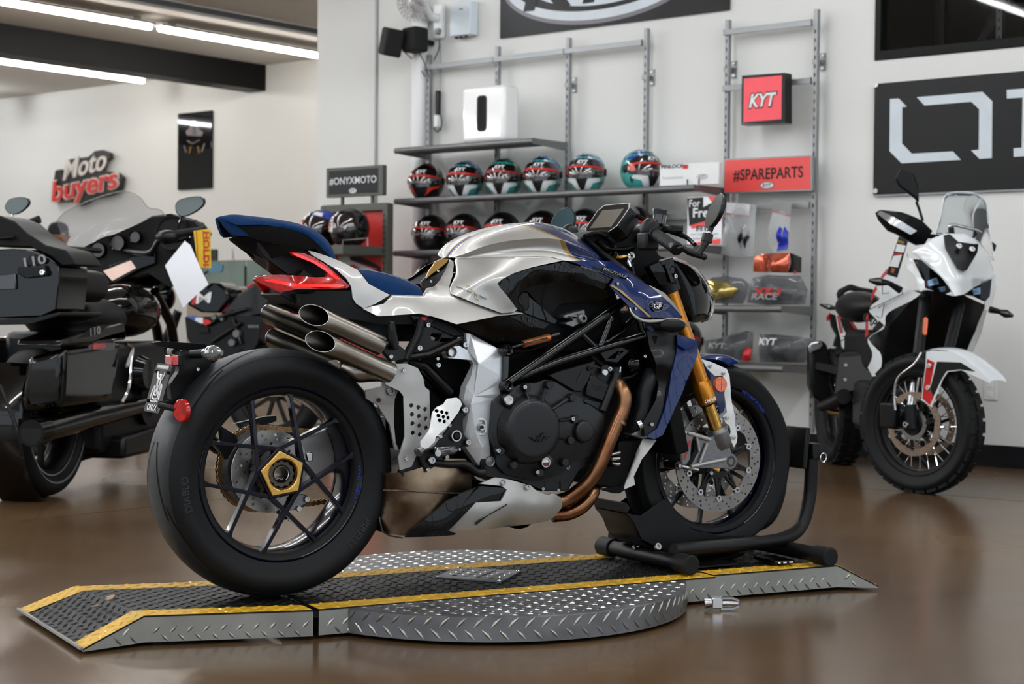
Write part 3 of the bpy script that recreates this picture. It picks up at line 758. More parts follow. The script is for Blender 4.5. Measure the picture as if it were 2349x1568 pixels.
# rear brake disc, sprocket, chain, carrier
def brake_disc(name, par, ax, y, ro, ri, nh, rows, th=.005, mat='disc_steel', hr=.0042):
    hs = []
    for i in range(nh):
        for j, rr in enumerate(rows):
            a = 2*PI*(i+j*.33+(j % 2)*.12)/nh; hs.append(circle(ax+V((math.cos(a)*rr, y, math.sin(a)*rr)), hr, 9))
    g = G(); g.holed(circle(ax+V((0, y, 0)), ro, 72), [circle(ax+V((0, y, 0)), ri, 60)]+hs, (0, th, 0)); return g.build(name, mat, par, sm=0)
rd = brake_disc('rear_brake_disc', BK, RAX, .006, .11, .062, 16, (.073, .085, .098))
for k in range(6):
    a = 2*PI*k/6+.2; g = G(); g.bar(RAX+V((math.cos(a)*.03, .012, math.sin(a)*.03)), RAX+V((math.cos(a+.25)*.068, .009, math.sin(a+.25)*.068)), .016, .008, V((0, 1, 0))); g.build('disc_carrier_arm', 'black_satin', rd)
g = G(); g.lathe([(-.04, .030), (-.04, .045), (.11, .05), (.11, .03)], RAX, (0, 1, 0), 36, True); g.build('rear_hub', 'engine_black', BK)
SPR = .112; CY = .098
teeth = []
for i in range(42*4):
    a = 2*PI*i/(42*4); teeth.append(V((math.cos(a)*(SPR-.002+.004*(1 if i % 4 in (1, 2) else -1)), CY, RAX.z+math.sin(a)*(SPR-.002+.004*(1 if i % 4 in (1, 2) else -1)))))
g = G(); g.prism(teeth, (0, .006, 0), [circle(RAX+V((0, CY, 0)), .07, 40)]); g.build('sprocket', 'steel', BK)
fs_ = V((.60, CY, .33)); loop = []
a1 = PI/2-.02; pts = arc((0, .327), SPR, PI/2+.05, 3*PI/2-.12, 34, y=CY+.003); fr_ = arc((.60, .335), .038, -PI/2+.05, PI/2, 10, y=CY+.003)
top = [fr_[-1].lerp(pts[0], t) for t in np.linspace(0, 1, 14)[1:-1]]; bot = [pts[-1].lerp(fr_[0], t)+V((0, 0, -.018*math.sin(PI*t))) for t in np.linspace(0, 1, 14)[1:-1]]
path = pts+bot+fr_+top; path = catmull(path, 110, True)
g = G()
for i in range(110):
    p, q = path[i], path[(i+1) % 110]; e = (q-p).normalized(); n_ = V((0, 1, 0)).cross(e)
    off = .0085 if i % 2 else .0062
    for s in (-1, 1):
        y = V((0, s*off, 0)); L8 = [(-.006, 0), (-.004, .0062), (.002, .0072), ((q-p).length*.5, .0045), ((q-p).length-.002, .0072), ((q-p).length+.004, .0062), ((q-p).length+.006, 0)]
        o = [p+y+e*a+n_*b for a, b in L8]+[p+y+e*a-n_*b for a, b in L8[-2:0:-1]]
        g.prism(o, (0, s*.0016, 0))
    g.cyl(p-V((0, .0105, 0)), p+V((0, .0105, 0)), .0042, n=8)
g.build('chain', 'chain_gold', BK, sm=30, kind='stuff')
# single-sided swingarm on the far side with its axle carrier
sw = [[V((.56, .06, .43)), V((.56, .16, .43)), V((.56, .16, .27)), V((.56, .06, .27))], [V((.36, .085, .46)), V((.36, .16, .46)), V((.36, .16, .30)), V((.36, .085, .30))],
      [V((.18, .055, .43)), V((.18, .125, .43)), V((.18, .125, .31)), V((.18, .055, .31))], [V((.06, .03, .40)), V((.06, .085, .40)), V((.06, .085, .26)), V((.06, .03, .26))]]
g = G(); g.grid(sw, cu=True); g.fan(sw[0], True); g.fan(sw[-1]); g.build('swingarm', 'silver_matt', BK, bev=.012, seg=3)
g = G(); g.lathe([(.018, .05), (.018, .078), (.085, .082), (.085, .05)], RAX, (0, 1, 0), 40, True); g.build('axle_carrier', 'cast_grey', BK)
panel('chain_guard', cI, [(385, 430), (620, 375), (700, 370), (700, 410), (600, 440), (560, 425)], 'black_plastic', y=.09, th=.02)
panel('lower_chain_guard', cI, [(290, 450), (400, 520), (410, 560), (330, 700), (290, 650), (230, 580), (300, 560)], 'black_plastic', y=.085, th=.03)
# rear caliper
plate('rear_caliper', cI, [(720, 1090), (860, 1075), (940, 1030), (950, 985), (920, 960), (830, 955), (790, 1010), (770, 1060)], -.005, .03, 'cast_grey', bev=.005)
plate('rear_caliper_mount', cI, [(700, 1090), (740, 1070), (800, 1100), (815, 1140), (770, 1150)], .0, .02, 'black_satin', bev=.003)
for x, y in ((925, 995), (865, 1065), (800, 1138)): bolt(cI(x, y, -.008), .008)
plate('caliper_bleed', cI, [(920, 645), (970, 640), (975, 710), (935, 715)], -.0, .012, 'steel', bev=.003)

# front wheel
g = G(); g.lathe(rim_prof(.229, .052), FAX, (0, 1, 0), 96, True); fw_ = g.build('front_wheel', 'navy_gloss', BK, sm=40)
g = G(); g.lathe(fine(tyre_prof(.30, .06, .229, .05), 56), FAX, (0, 1, 0), 120, True); g.build('tyre', 'rubber', fw_, sm=60)
for i in range(6):
    a0 = 2*PI*i/6
    for s in (-1, 1): groove(.30, .06, FAX, [(a0, s*.006), (a0+.14, s*.018), (a0+.36, s*.032), (a0+.55, s*.040)], .0016, fw_)
for k in range(10):
    th = 2*PI*(k+.27)/10; c = FAX+V((math.cos(th)*.04, -.010, math.sin(th)*.04)); e = FAX+V((math.cos(th)*.203, -.010, math.sin(th)*.203)); spoke(fw_, FAX, c, e, .006, .0052, .02, .018, 'black_satin')
g = G(); g.lathe([(-.05, .018), (-.05, .042), (.05, .042), (.05, .018)], FAX, (0, 1, 0), 36, True); g.build('front_hub', 'engine_black', fw_)
for s in (-1, 1):
    y = .0575*s-.0025
    d_ = brake_disc('front_brake_disc', BK, FAX, y, .16, .122, 26, (.129, .140, .151), .005, hr=.0036)
    for k in range(10):
        a = 2*PI*(k+.5)/10; p = FAX+V((math.cos(a)*.118, y+.0025, math.sin(a)*.118))
        g = G(); g.lathe([(-.007, .0045), (-.007, .0095), (.007, .0095), (.007, .0045)], p, (0, 1, 0), 14, True); g.build('disc_bobbin', 'steel', d_)
        q0 = FAX+V((math.cos(a+.18)*.048, y+.0025, math.sin(a+.18)*.048)); q1 = FAX+V((math.cos(a-.22)*.048, y+.0025, math.sin(a-.22)*.048))
        g = G(); g.bar(q0, p, .010, .008, V((0, 1, 0))); g.bar(q1, p, .009, .008, V((0, 1, 0))); g.build('disc_spider', 'black_satin', d_, bev=.002)
    g = G(); g.lathe([(y-.004, .036), (y-.004, .056), (y+.008, .056), (y+.008, .036)], FAX, (0, 1, 0), 40, True); g.build('disc_hub', 'black_satin', d_)

# --- fork
ft, fb = cG(470, 60, -.105), cG(600, 440, -.105)
axis = (fb-ft).normalized()
for s in (1, -1):
    def Q(p): return V((p.x, p.y*s, p.z))
    g = G(); t0 = ft-axis*.22; g.tube([Q(t0), Q(ft), Q(fb-axis*.07)], .0265, 28); g.tube([Q(fb-axis*.075), Q(fb-axis*.06), Q(fb-axis*.002), Q(fb)], [.0265, .0315, .0315, .029], 28); fk = g.build('fork_tube', 'gold_fork', BK)
    g = G(); g.cyl(Q(fb), Q(fb+axis*.12), .0205, n=28); g.build('fork_slider', 'gold_tube', fk)
    g = G(); g.cyl(Q(fb-axis*.004), Q(fb+axis*.006), .029, .024, n=28); g.build('dust_seal', 'black_satin', fk)
    c1 = fb+axis*.085; end = V((FAX.x, -.105, FAX.z))
    g = G(); g.tube([Q(c1), Q(c1+axis*.008), Q(c1+axis*.012), Q(c1+axis*.05), Q(c1+axis*.065)], [.026, .029, .033, .033, .026], 28); g.build('fork_collar', 'cast_grey', fk)
    g = G(); g.lathe([(-.12, .012), (-.12, .024), (-.085, .026), (-.08, .012)], V((FAX.x, 0, FAX.z)), (0, s, 0), 28, True); g.build('axle_clamp', 'cast_grey', fk, bev=.001)
    g = G(); g.lathe([(-.123, .010), (-.123, .0165), (-.11, .0165), (-.11, .010)], V((FAX.x, 0, FAX.z)), (0, s, 0), 24, True); g.build('axle_end', 'steel_dark', fk)
    foot = tr(cH, [(745, 650), (870, 610), (900, 700), (925, 790), (945, 830), (935, 880), (890, 905), (600, 905), (590, 880), (655, 760), (640, 690), (600, 640), (560, 612), (640, 615)], -.122)
    hole = tr(cH, [(640, 655), (725, 690), (650, 830), (640, 800), (665, 730)], -.122)
    g = G(); g.prism([Q(p) for p in foot], (0, .026*s, 0)); g.build('fork_foot', 'cast_grey', fk, bev=.004)
    for a, b_, r in (((560, 615), (745, 670), .0055), ((720, 700), (660, 860), .005), ((590, 890), (870, 830), .0065), ((630, 620), (655, 760), .004)):
        g = G(); A, B_ = cH(*a, -.128), cH(*b_, -.128); g.tube([Q(A), Q(B_)], r, 10); g.build('foot_rib', 'silver_matt', fk)
    cal = tr(cH, [(505, 615), (625, 618), (600, 700), (590, 830), (560, 880), (510, 885), (505, 790), (450, 750), (455, 700), (520, 690), (540, 640)], -.128)
    g = G(); g.prism([Q(p) for p in cal], (0, .075*s, 0)); ca_ = g.build('front_caliper', 'cast_grey', BK, bev=.006, seg=3)
    g = G(); p0, p1 = cH(500, 600, -.118), cH(470, 880, -.118)
    for p in (p0, p1): g.cyl(Q(p+V((0, -.01, 0))), Q(p+V((0, .05, 0))), .0125, n=16)
    g.build('caliper_ear', 'steel_dark', ca_, kind='stuff')
    for a, b_ in (((520, 605), (640, 630)), ((480, 882), (645, 915))):
        g = G(); g.tube([Q(cH(*a, -.12)), Q(cH(*b_, -.12))], [.0075, .006], 12); g.build('caliper_bolt', 'steel', ca_)
    for x, y in ((540, 605), (492, 882), (752, 943)): bolt(Q(cH(x, y, -.133)), .006, ca_, (0, -s, 0))
    g = G(); g.bar(Q(cH(760, 880, -.115)), Q(cH(820, 915, -.115)), .02, .012, V((0, 1, 0))); g.build('pad_tab', 'gold_anod', ca_, bev=.003)
    g = G(); g.prism([Q(p) for p in tr(cH, [(845, 870), (900, 880), (905, 930), (880, 935), (850, 905)], -.118)], (0, .02*s, 0)); g.build('pinch_boss', 'cast_grey', fk, bev=.003)
    if s == 1:
        g = G(); text(g, 'brembo', cH(555, 752, -.1282), cH(575, 680, -.128)-cH(530, 830, -.128), V((0, 0, 1)).cross(V((1, 0, 0))) if 0 else (cH(480, 740, -.128)-cH(560, 762, -.128)), width=(cH(572, 672, -.128)-cH(533, 832, -.128)).length, height=.012, bold=.03)
        g.build('caliper_lettering', 'red_print', ca_, sm=0)
        g = G(); o = cG(622, 425, -.1375); rv = cG(650, 415, -.137)-cG(590, 435, -.137); text(g, 'OHLINS', o, rv, rv.cross(V((0, 1, 0)))*-1, width=.04, height=.011, bold=.03); g.build('fork_lettering', 'white_print', BK, sm=0)
# mudguard and its white stays
r0 = tr(cG, [(545, 165), (600, 143), (680, 140), (740, 152), (806, 185)], 0)
r1 = tr(cG, [(540, 165), (610, 146), (690, 146), (740, 160), (790, 188)], -.045)
r2 = tr(cG, [(545, 190), (610, 170), (680, 178), (720, 195), (735, 206)], -.068)
r3 = tr(cG, [(550, 260), (620, 270), (650, 330), (690, 400), (700, 500)], -.068)
g = G(); g.skin([r0, r1, r2], 30, 5, mirror=True); g.skin([[p+V((0, 0, -.004)) for p in r] for r in (r0, r1, r2)], 30, 5, mirror=True); g.build('front_mudguard', 'blue_paint', BK, sm=50)
panel('mudguard_side', cH, [(640, 120), (760, 60), (800, 150), (860, 290), (875, 380), (850, 450), (825, 455), (790, 330), (700, 240)], 'blue_paint', y=-.068, th=.004, both=True)
stay = [(672, 10), (760, 38), (880, 92), (903, 150), (912, 300), (925, 390), (945, 480), (952, 560), (968, 640), (963, 690), (940, 732), (920, 690), (903, 640), (915, 605), (905, 560), (868, 530), (848, 478), (880, 448), (868, 350), (858, 290), (880, 200), (845, 150), (780, 148), (722, 92), (692, 40)]
o = panel('mudguard_stay', cH, [(x, y, -.118) for x, y in stay], 'white_plate', ctrl=[(890, 260, -.124), (915, 450, -.124), (800, 85, -.122)], both=True, th=.005)
for x, y in ((748, 70), (855, 130), (882, 492), (940, 652)): bolt(cH(x, y, -.123), .0055, o)
rc = cH(836, 220, -.128); g = G(); g.lathe([(0, 0), (0, .0215), (.004, .0228), (.010, .0228), (.010, 0)], rc, (0, 1, 0), 36); rf = g.build('fork_reflector', 'amber', BK)
g = G(); g.box(rc+V((.004, -.0006, 0)), (.008, .001, .040)); g.build('reflector_band', 'amber', rf)

# --- tank
def trv(c, pts, ys): return [c(x, y, v) for (x, y), v in zip(pts, ys)]
rows = [
 tr(cD, [(312, 598), (400, 490), (520, 400), (690, 322), (925, 272), (1120, 240), (1300, 240), (1480, 285), (1640, 352), (1800, 465), (1950, 590)], 0),
 trv(cD, [(328, 598), (415, 508), (552, 402), (757, 310), (1000, 250), (1200, 226), (1380, 250), (1560, 308), (1720, 402), (1860, 510), (1985, 605)], [-.01, -.03, -.042]+[-.046]*8),
 trv(cD, [(346, 599), (462, 520), (630, 430), (818, 358), (1000, 320), (1250, 296), (1430, 312), (1590, 372), (1740, 455), (1880, 550), (2000, 622)], [-.022, -.06, -.092, -.11]+[-.116]*7),
 [cD(x, y, z) for x, y, z in ((366, 601, -.032), (505, 556, -.085), (695, 482, -.128), (900, 434, -.156), (1100, 410, -.17), (1350, 398, -.172), (1500, 415, -.168), (1650, 470, -.16), (1800, 545, -.15), (1900, 600, -.145), (1990, 632, -.14))],
 [cD(x, y, z) for x, y, z in ((378, 603, -.036), (545, 585, -.088), (745, 552, -.126), (950, 525, -.15), (1150, 515, -.161), (1350, 520, -.163), (1500, 545, -.160), (1620, 580, -.157), (1720, 605, -.152), (1820, 625, -.148), (1900, 640, -.145))],
 [cD(x, y, z) for x, y, z in ((386, 606, -.04), (590, 606, -.10), (855, 593, -.15), (1100, 590, -.178), (1300, 590, -.186), (1420, 600, -.186), (1530, 630, -.183), (1600, 640, -.178), (1680, 645, -.170), (1760, 650, -.160), (1830, 655, -.152))]]
g = G(); g.skin(rows, 64, 6, crease=(3,), mirror=True, capu=False); tank = g.build('fuel_tank', 'tank_paint', BK, sm=70)
# closing faces under the tank and filler cap on top
g = G(); c = V((rows[0][5].x-.02, 0, rows[0][5].z-.012)); g.lathe([(0, .045), (.006, .043), (.008, .02), (.008, 0)], c, (-.1, 0, 1), 32); g.build('filler_cap', 'black_satin', tank)
g = G(); g.hexa([cD(450, 640, -.05), cD(1800, 680, -.09), mir(cD(1800, 680, -.09)), mir(cD(450, 640, -.05)), cD(560, 560, -.05), cD(1750, 560, -.09), mir(cD(1750, 560, -.09)), mir(cD(560, 560, -.05))]); g.build('tank_core', 'black_matt', tank)
# side panel with the lettering
panel('tank_side_panel', cD, [(388, 608, -.042), (594, 608, -.104), (857, 595, -.154), (1100, 592, -.182), (1380, 594, -.192), (1530, 634, -.192), (1400, 658, -.196), (1200, 703, -.2), (1000, 768, -.202), (885, 828, -.2), (838, 868, -.198), (852, 912, -.198), (1042, 1150, -.198), (1000, 1178, -.196), (880, 1190, -.194), (600, 1090, -.172), (352, 988, -.142), (333, 930, -.126), (378, 790, -.095), (390, 680, -.066), (378, 640, -.05)], 'silver_paint',
      ctrl=[(480, 785, -.132), (640, 790, -.17), (800, 780, -.197), (560, 900, -.163), (820, 1000, -.194), (700, 950, -.178), (900, 660, -.178), (650, 690, -.14), (1000, 690, -.19), (900, 940, -.204), (960, 1100, -.203)], n=46, both=True, sm=60)
o_ = cD(545, 975, -.167); rv = (cD(690, 1035, -.182)-cD(400, 915, -.145)).normalized(); uv = V((-rv.z, 0, rv.x)).normalized()
def wrap_panel(a, b_, z):   # follows the panel
    p = o_+rv*a+uv*b_; return V((p.x, p.y-.0075, p.z))
g = G(); text(g, 'CATHEDRAL OF SPEED', o_, rv, uv, width=.088, height=.0055, wrap=wrap_panel, bold=.012); g.build('panel_lettering', 'navy_gloss', BK, sm=0)
g = G(); g.tube([V((p.x, p.y-.008, p.z)) for p in tr(cD, [(500, 905, -.158), (530, 905, -.16), (525, 895, -.16), (500, 893, -.157), (492, 908, -.157), (560, 955, -.166), (580, 975, -.169), (575, 1010, -.171), (600, 1050, -.175), (622, 1052, -.177), (605, 1035, -.175), (600, 1000, -.172)])], .0007, 5, sm=60); g.build('circuit_emblem', 'gold_print', BK)
# silver strip under seat and tank
panel('seat_side_panel', cD, [(-276, 993, -.132), (-370, 1090, -.134), (-594, 1140, -.138), (-430, 1222, -.14), (0, 1192, -.152), (160, 1226, -.165), (400, 1306, -.18), (830, 1219, -.188), (1110, 1192, -.19), (1042, 1166, -.192), (880, 1196, -.188), (600, 1095, -.168), (350, 992, -.138), (326, 930, -.122), (370, 790, -.09), (382, 680, -.062), (370, 640, -.047), (330, 622, -.036), (300, 690, -.044), (225, 830, -.072), (165, 905, -.094), (95, 928, -.112), (40, 1005, -.126)], 'silver_paint',
      ctrl=[(200, 1000, -.134), (120, 1100, -.145), (450, 1150, -.168), (250, 880, -.104), (-200, 1080, -.148), (-100, 1100, -.15)], n=46, both=True, sm=60)
# tail panel
panel('tail_side_panel', cA, [(1368, 402, -.075), (1430, 418, -.085), (1560, 462, -.10), (1660, 505, -.11), (1780, 565, -.12), (1870, 680, -.128), (1980, 737, -.132), (2048, 770, -.134), (1930, 842, -.138), (1832, 880, -.138), (1772, 842, -.137), (1742, 795, -.135), (1730, 705, -.13), (1692, 640, -.125), (1600, 555, -.112), (1425, 460, -.09)], 'silver_paint',
      ctrl=[(1760, 640, -.134), (1850, 760, -.142), (1620, 530, -.117)], n=34, both=True)
# seats
s0 = tr(cA, [(690, 122), (760, 112), (900, 124), (1100, 148), (1300, 188), (1430, 240), (1520, 308), (1580, 395), (1604, 468)], 0)
s1 = tr(cA, [(674, 128), (760, 120), (900, 132), (1100, 157), (1300, 198), (1425, 250), (1512, 320), (1575, 405), (1602, 470)], -.06); s1 = [cA(x, y, v) for (x, y), v in zip([(674, 128), (760, 120), (900, 132), (1100, 157), (1300, 198), (1425, 250), (1512, 320), (1575, 405), (1602, 470)], [-.012, -.03, -.045]+[-.06]*6)]
sy = [-.018, -.045, -.07, -.09, -.098, -.098, -.098, -.098, -.098]
s2 = trv(cA, [(660, 142), (760, 150), (900, 158), (1100, 180), (1290, 222), (1405, 275), (1492, 345), (1555, 425), (1600, 474)], sy)
s3 = trv(cA, [(662, 160), (740, 180), (820, 197), (1000, 192), (1200, 228), (1370, 285), (1450, 350), (1535, 440), (1592, 478)], sy)
s4 = trv(cA, [(672, 170), (752, 192), (835, 208), (1000, 215), (1200, 250), (1370, 305), (1440, 365), (1525, 450), (1590, 480)], [v*.85 for v in sy])
g = G(); g.skin([s0, s1, s2, s3, s4], 40, 4, mirror=True, capu=True); g.build('passenger_seat', 'suede_blue', BK, sm=70)
panel('seat_back_end', cA, [(660, 148, -.019), (740, 166, -.04), (830, 188, -.062), (802, 212, -.058), (850, 245, -.066), (894, 285, -.072), (815, 292, -.058), (768, 275, -.048), (710, 218, -.033)], 'suede_blue', th=.018, both=True)
panel('passenger_seat_insert', cA, [(802, 212, -.054), (900, 185, -.072), (1000, 190, -.084), (1200, 226, -.097), (1382, 275, -.097), (1452, 342, -.097), (1545, 440, -.097), (1500, 470, -.09), (1440, 392, -.088), (1330, 402, -.082), (1000, 332, -.07), (885, 285, -.062), (850, 245, -.06)], 'black_plastic', ctrl=[(1100, 270, -.092), (1300, 330, -.092)], th=.05, both=True)
q0 = tr(cA, [(1735, 556), (1830, 558), (2000, 588), (2150, 634), (2270, 690), (2325, 740)], 0)
q1 = tr(cA, [(1740, 562), (1835, 566), (2000, 597), (2150, 645), (2270, 702), (2322, 750)], -.07)
q2 = tr(cA, [(1765, 590), (1850, 620), (2000, 662), (2150, 705), (2260, 735), (2322, 765)], -.118)
q3 = tr(cA, [(1800, 640), (1870, 690), (1970, 735), (2100, 772), (2230, 785), (2310, 780)], -.128)
g = G(); g.skin([q0, q1, q2, q3], 36, 5, mirror=True); st = g.build('rider_seat', 'suede_blue', BK, sm=70)
g = G(); g.tube([p+V((0, -.001, .001)) for p in catmull(q1, 30)], .0009, 5); g.build('seat_seam', 'suede_seam', st)
panel('seat_bridge', cD, [(18, 862, -.06), (78, 800, -.042), (150, 690, -.028), (250, 640, -.024), (308, 660, -.034), (300, 700, -.04), (232, 840, -.068), (165, 905, -.088), (92, 925, -.098), (62, 965, -.102), (35, 900, -.08)], 'black_satin', ctrl=[(180, 800, -.058)], th=.006, both=True)
panel('gold_bridge_plate', cD, [(75, 805, -.05), (110, 735, -.038), (180, 642, -.026), (250, 612, -.022), (322, 612, -.034), (300, 650, -.042), (200, 730, -.055), (90, 822, -.064)], 'gold_paint', ctrl=[(180, 700, -.046)], th=.005)
for x, y in ((205, 742), (130, 855)): bolt(cD(x, y, -.07), .0035)
g = G(); b0 = [cD(60, 965, -.1), cD(60, 965, -.1)]; g.hexa([cD(20, 880, -.055), cD(280, 740, -.04), mir(cD(280, 740, -.04)), mir(cD(20, 880, -.055)), cD(60, 830, -.035), cD(240, 670, -.02), mir(cD(240, 670, -.02)), mir(cD(60, 830, -.035))]); g.build('seat_base', 'black_matt', BK)
# tail core, lights, undertray
core = tr(cA, [(980, 420), (960, 330), (1400, 420), (1640, 580), (1725, 700), (1800, 830), (1950, 930), (2281, 920), (2281, 1150), (2000, 1150), (1600, 960), (1310, 850), (1165, 775), (1160, 752), (1320, 700), (1530, 640), (1200, 602), (1060, 500)], -.05)
g = G(); g.prism(core, (0, .10, 0)); g.build('tail_core', 'black_plastic', BK, bev=.003)
panel('tail_fin', cA, [(738, 320, -.004), (760, 304, -.012), (860, 293, -.035), (1000, 328, -.06), (1330, 398, -.092), (1425, 455, -.095), (1560, 530, -.105), (1500, 525, -.10), (1400, 480, -.095), (1240, 430, -.088), (1210, 435, -.07), (1060, 480, -.05), (1000, 470, -.03), (950, 447, -.02), (840, 390, -.008)], 'black_plastic', th=.006, both=True)
LY = [(1232, 420, -.092), (1340, 428, -.10), (1440, 468, -.108), (1540, 535, -.114), (1620, 610, -.12), (1717, 697, -.128), (1695, 716, -.128), (1300, 722, -.112), (1145, 750, -.06), (1030, 692, -.03), (937, 645, -.006), (960, 628, -.01), (1040, 607, -.035), (1150, 605, -.062), (1440, 628, -.108), (1525, 622, -.112), (1537, 590, -.112), (1480, 530, -.108), (1380, 480, -.102), (1260, 448, -.094)]
lamp = panel('tail_light', cA, LY, 'red_lens', ctrl=[(1300, 670, -.108), (1100, 640, -.062), (1600, 660, -.128)], th=.012, both=True)
panel('light_strip', cA, [(1020, 652, -.044), (1100, 642, -.064), (1270, 682, -.106), (1640, 684, -.131), (1682, 690, -.132), (1640, 707, -.131), (1280, 706, -.108), (1060, 664, -.054)], 'red_lit', th=.002, par=lamp)
panel('light_strip', cA, [(1250, 428, -.096), (1300, 436, -.099), (1450, 500, -.111), (1560, 572, -.119), (1645, 645, -.128), (1605, 640, -.124), (1520, 572, -.116), (1420, 508, -.108), (1280, 452, -.097)], 'red_lit', th=.002, par=lamp)
panel('undertail', cA, [(1290, 762, -.115), (1400, 765, -.117), (1450, 737, -.12), (1725, 735, -.128), (1760, 830, -.13), (1850, 885, -.13), (1960, 945, -.13), (2281, 925, -.13), (2281, 1010, -.125), (1990, 1010, -.125), (1560, 930, -.12), (1330, 850, -.11)], 'black_plastic', th=.05, both=True)
plate('tail_wedge', cA, [(1300, 620), (1345, 562), (1430, 620)], -.085, .05, 'black_plastic', bev=.002)
plate('tail_bracket', cA, [(1150, 765), (1205, 715), (1280, 730), (1310, 850), (1240, 830)], -.075, .15, 'black_plastic', bev=.003)

# --- exhaust: two slash-cut pipes each side
def pipe(tip, end, r, s, name='exhaust_pipe'):
    a, b = V((tip.x, tip.y*s, tip.z)), V((end.x, end.y*s, end.z)); ax = (b-a).normalized(); u = V((0, -s, 0)); u = (u-ax*u.dot(ax)).normalized(); w = ax.cross(u)
    L = .062; g = G(); n = 40
    def ring(c, rr, slash): return [c+(u*math.cos(2*PI*i/n)+w*math.sin(2*PI*i/n))*rr+ax*(slash*L*math.cos(2*PI*i/n)) for i in range(n)]
    R = [ring(a, r*.94, .5), ring(a-ax*.001, r*.97, .5), ring(a, r, .5), ring(a+ax*.05, r, .18), ring(a.lerp(b, .5), r, 0), ring(b, r*1.02, 0)]
    g.grid(R, cu=True); o = g.build(name, 'steel_brushed', BK, sm=50)
    g = G(); R = [ring(a, r*.94, .5), ring(a+ax*.05, r*.9, .2), ring(a+ax*.2, r*.9, 0)]; g.grid(R, cu=True, flip=True); g.fan(R[-1]); g.build('pipe_bore', 'steel_dark', o, sm=50)
    g = G(); g.tube(ring(a-ax*.0008, r*.985, .5), .0013, 6, closed=True); g.build('pipe_lip', 'steel', o)
    return o
for s in (1, -1):
    pipe(cK(1408, 935, -.162), cK(2085, 1240, -.15), .0265, s); pipe(cK(1346, 683, -.156), cK(1985, 975, -.146), .0265, s)
g = G(); g.tube(tr(cK, [(2080, 1245, -.13), (1950, 1215, -.10), (1750, 1230, -.07), (1640, 1190, -.04)]), [.0265, .03, .028, .02], 20, sm=16); both_build(g, 'exhaust_joint', 'steel_brushed', BK)
# small clip and passenger peg beside the pipes
plate('peg_bracket', cC, [(90, 330), (130, 310), (200, 300), (260, 350), (250, 400), (160, 415), (140, 390)], -.16, .02, 'black_satin', bev=.003)
pk = [cC(165, 180, -.165), cC(170, 170, -.165), cC(195, 300, -.165), cC(190, 350, -.165)]
plate('passenger_peg', cC, [(155, 175), (172, 155), (188, 170), (215, 300), (205, 340), (180, 345), (160, 300)], -.185, .02, 'black_satin', bev=.004)
plate('peg_pad', cC, [(163, 215), (178, 215), (198, 300), (192, 325), (175, 320)], -.188, .004, 'rubber', bev=.001)
bolt(cC(158, 384, -.166), .006); bolt(cC(340, 330, -.15), .008)
# subframe plates and bars (black)
plate('subframe_plate', cC, [(280, 120), (420, 130), (640, 215), (660, 250), (640, 330), (590, 340), (560, 300), (470, 340), (360, 400), (250, 410), (200, 390), (300, 330), (350, 200)], -.135, .03, 'black_satin', bev=.004, holes=[tr(cC, [(430, 235), (490, 240), (465, 285), (420, 280), (415, 250)], -.135)])
g = G(); g.tube(tr(cC, [(355, 150, -.145), (330, 250, -.145), (250, 400, -.145)]), .012, 10); g.build('subframe_bar', 'black_satin', BK)
g = G(); g.tube(tr(cC, [(200, 400, -.14), (400, 370, -.14), (600, 275, -.14)]), .011, 10); g.build('subframe_bar', 'black_satin', BK)
g = G(); g.tube(tr(cC, [(250, 420, -.10), (370, 450, -.10), (540, 620, -.10)]), .014, 10); g.build('subframe_bar', 'black_satin', BK)
plate('battery_cover', cC, [(440, 150), (560, 180), (640, 250), (560, 260), (410, 190)], -.138, .02, 'black_plastic', bev=.004)
for x, y, r in ((395, 182, .007), (590, 276, .008), (634, 308, .008), (480, 345, .004), (458, 398, .005), (462, 440, .007)): bolt(cC(x, y, -.142), r)
plate('red_tab', cC, [(355, 128), (395, 128), (392, 155), (358, 155)], -.14, .012, 'red_part', bev=.002)
# hugger and shock area
g = G(); g.prism(tr(cC, [(300, 420), (640, 330), (690, 440), (640, 590), (620, 960), (700, 1090), (500, 1010), (380, 960), (400, 600), (370, 560)], -.06), (0, .12, 0)); g.build('shock_housing', 'black_matt', BK, bev=.004)
g = G(); g.tube(tr(cC, [(380, 470, -.07), (460, 560, -.07), (540, 640, -.07), (600, 760, -.07)]), .022, 14, sm=10); g.build('shock_body', 'black_gloss', BK)
# swingarm / heel plates on the near side
panel('swingarm_plate', cC, [(0, 600, -.118), (112, 573, -.122), (150, 585, -.124), (205, 600, -.122), (182, 660, -.118), (180, 800, -.114), (190, 930, -.112), (210, 985, -.112), (185, 985, -.108), (150, 820, -.106), (75, 700, -.106), (0, 655, -.106)], 'silver_matt', ctrl=[(120, 660, -.122)], n=30, th=.008)
g = G(); g.prism(tr(cC, [(205, 600), (240, 640), (245, 900), (215, 980), (190, 940), (182, 660)], -.112), (0, .06, 0)); g.build('plate_slot', 'black_matt', BK)
bolt(cC(153, 606, -.126), .012, mat='cast_grey'); bolt(cC(78, 664, -.12), .006, mat='black_satin')
hs = [circle(cC(x, y, -.15), .0062, 16) for x, y in ((287, 698), (332, 710), (377, 723), (290, 755), (335, 767), (381, 783), (293, 814), (338, 828), (383, 842), (297, 874), (342, 886))]
panel('heel_plate', cC, [(180, 432, -.145), (262, 430, -.148), (332, 460, -.15), (366, 520, -.15), (377, 580, -.15), (406, 602, -.15), (408, 800, -.15), (392, 900, -.15), (332, 1000, -.15), (290, 1092, -.15), (216, 1115, -.15), (205, 1030, -.152), (245, 900, -.152), (240, 640, -.15), (212, 602, -.148), (140, 572, -.145), (118, 556, -.143), (165, 525, -.145), (180, 480, -.145)], 'silver_matt', ctrl=[(320, 780, -.156), (280, 560, -.155), (255, 1000, -.157), (225, 960, -.156)], n=44, th=.004, holes=hs)
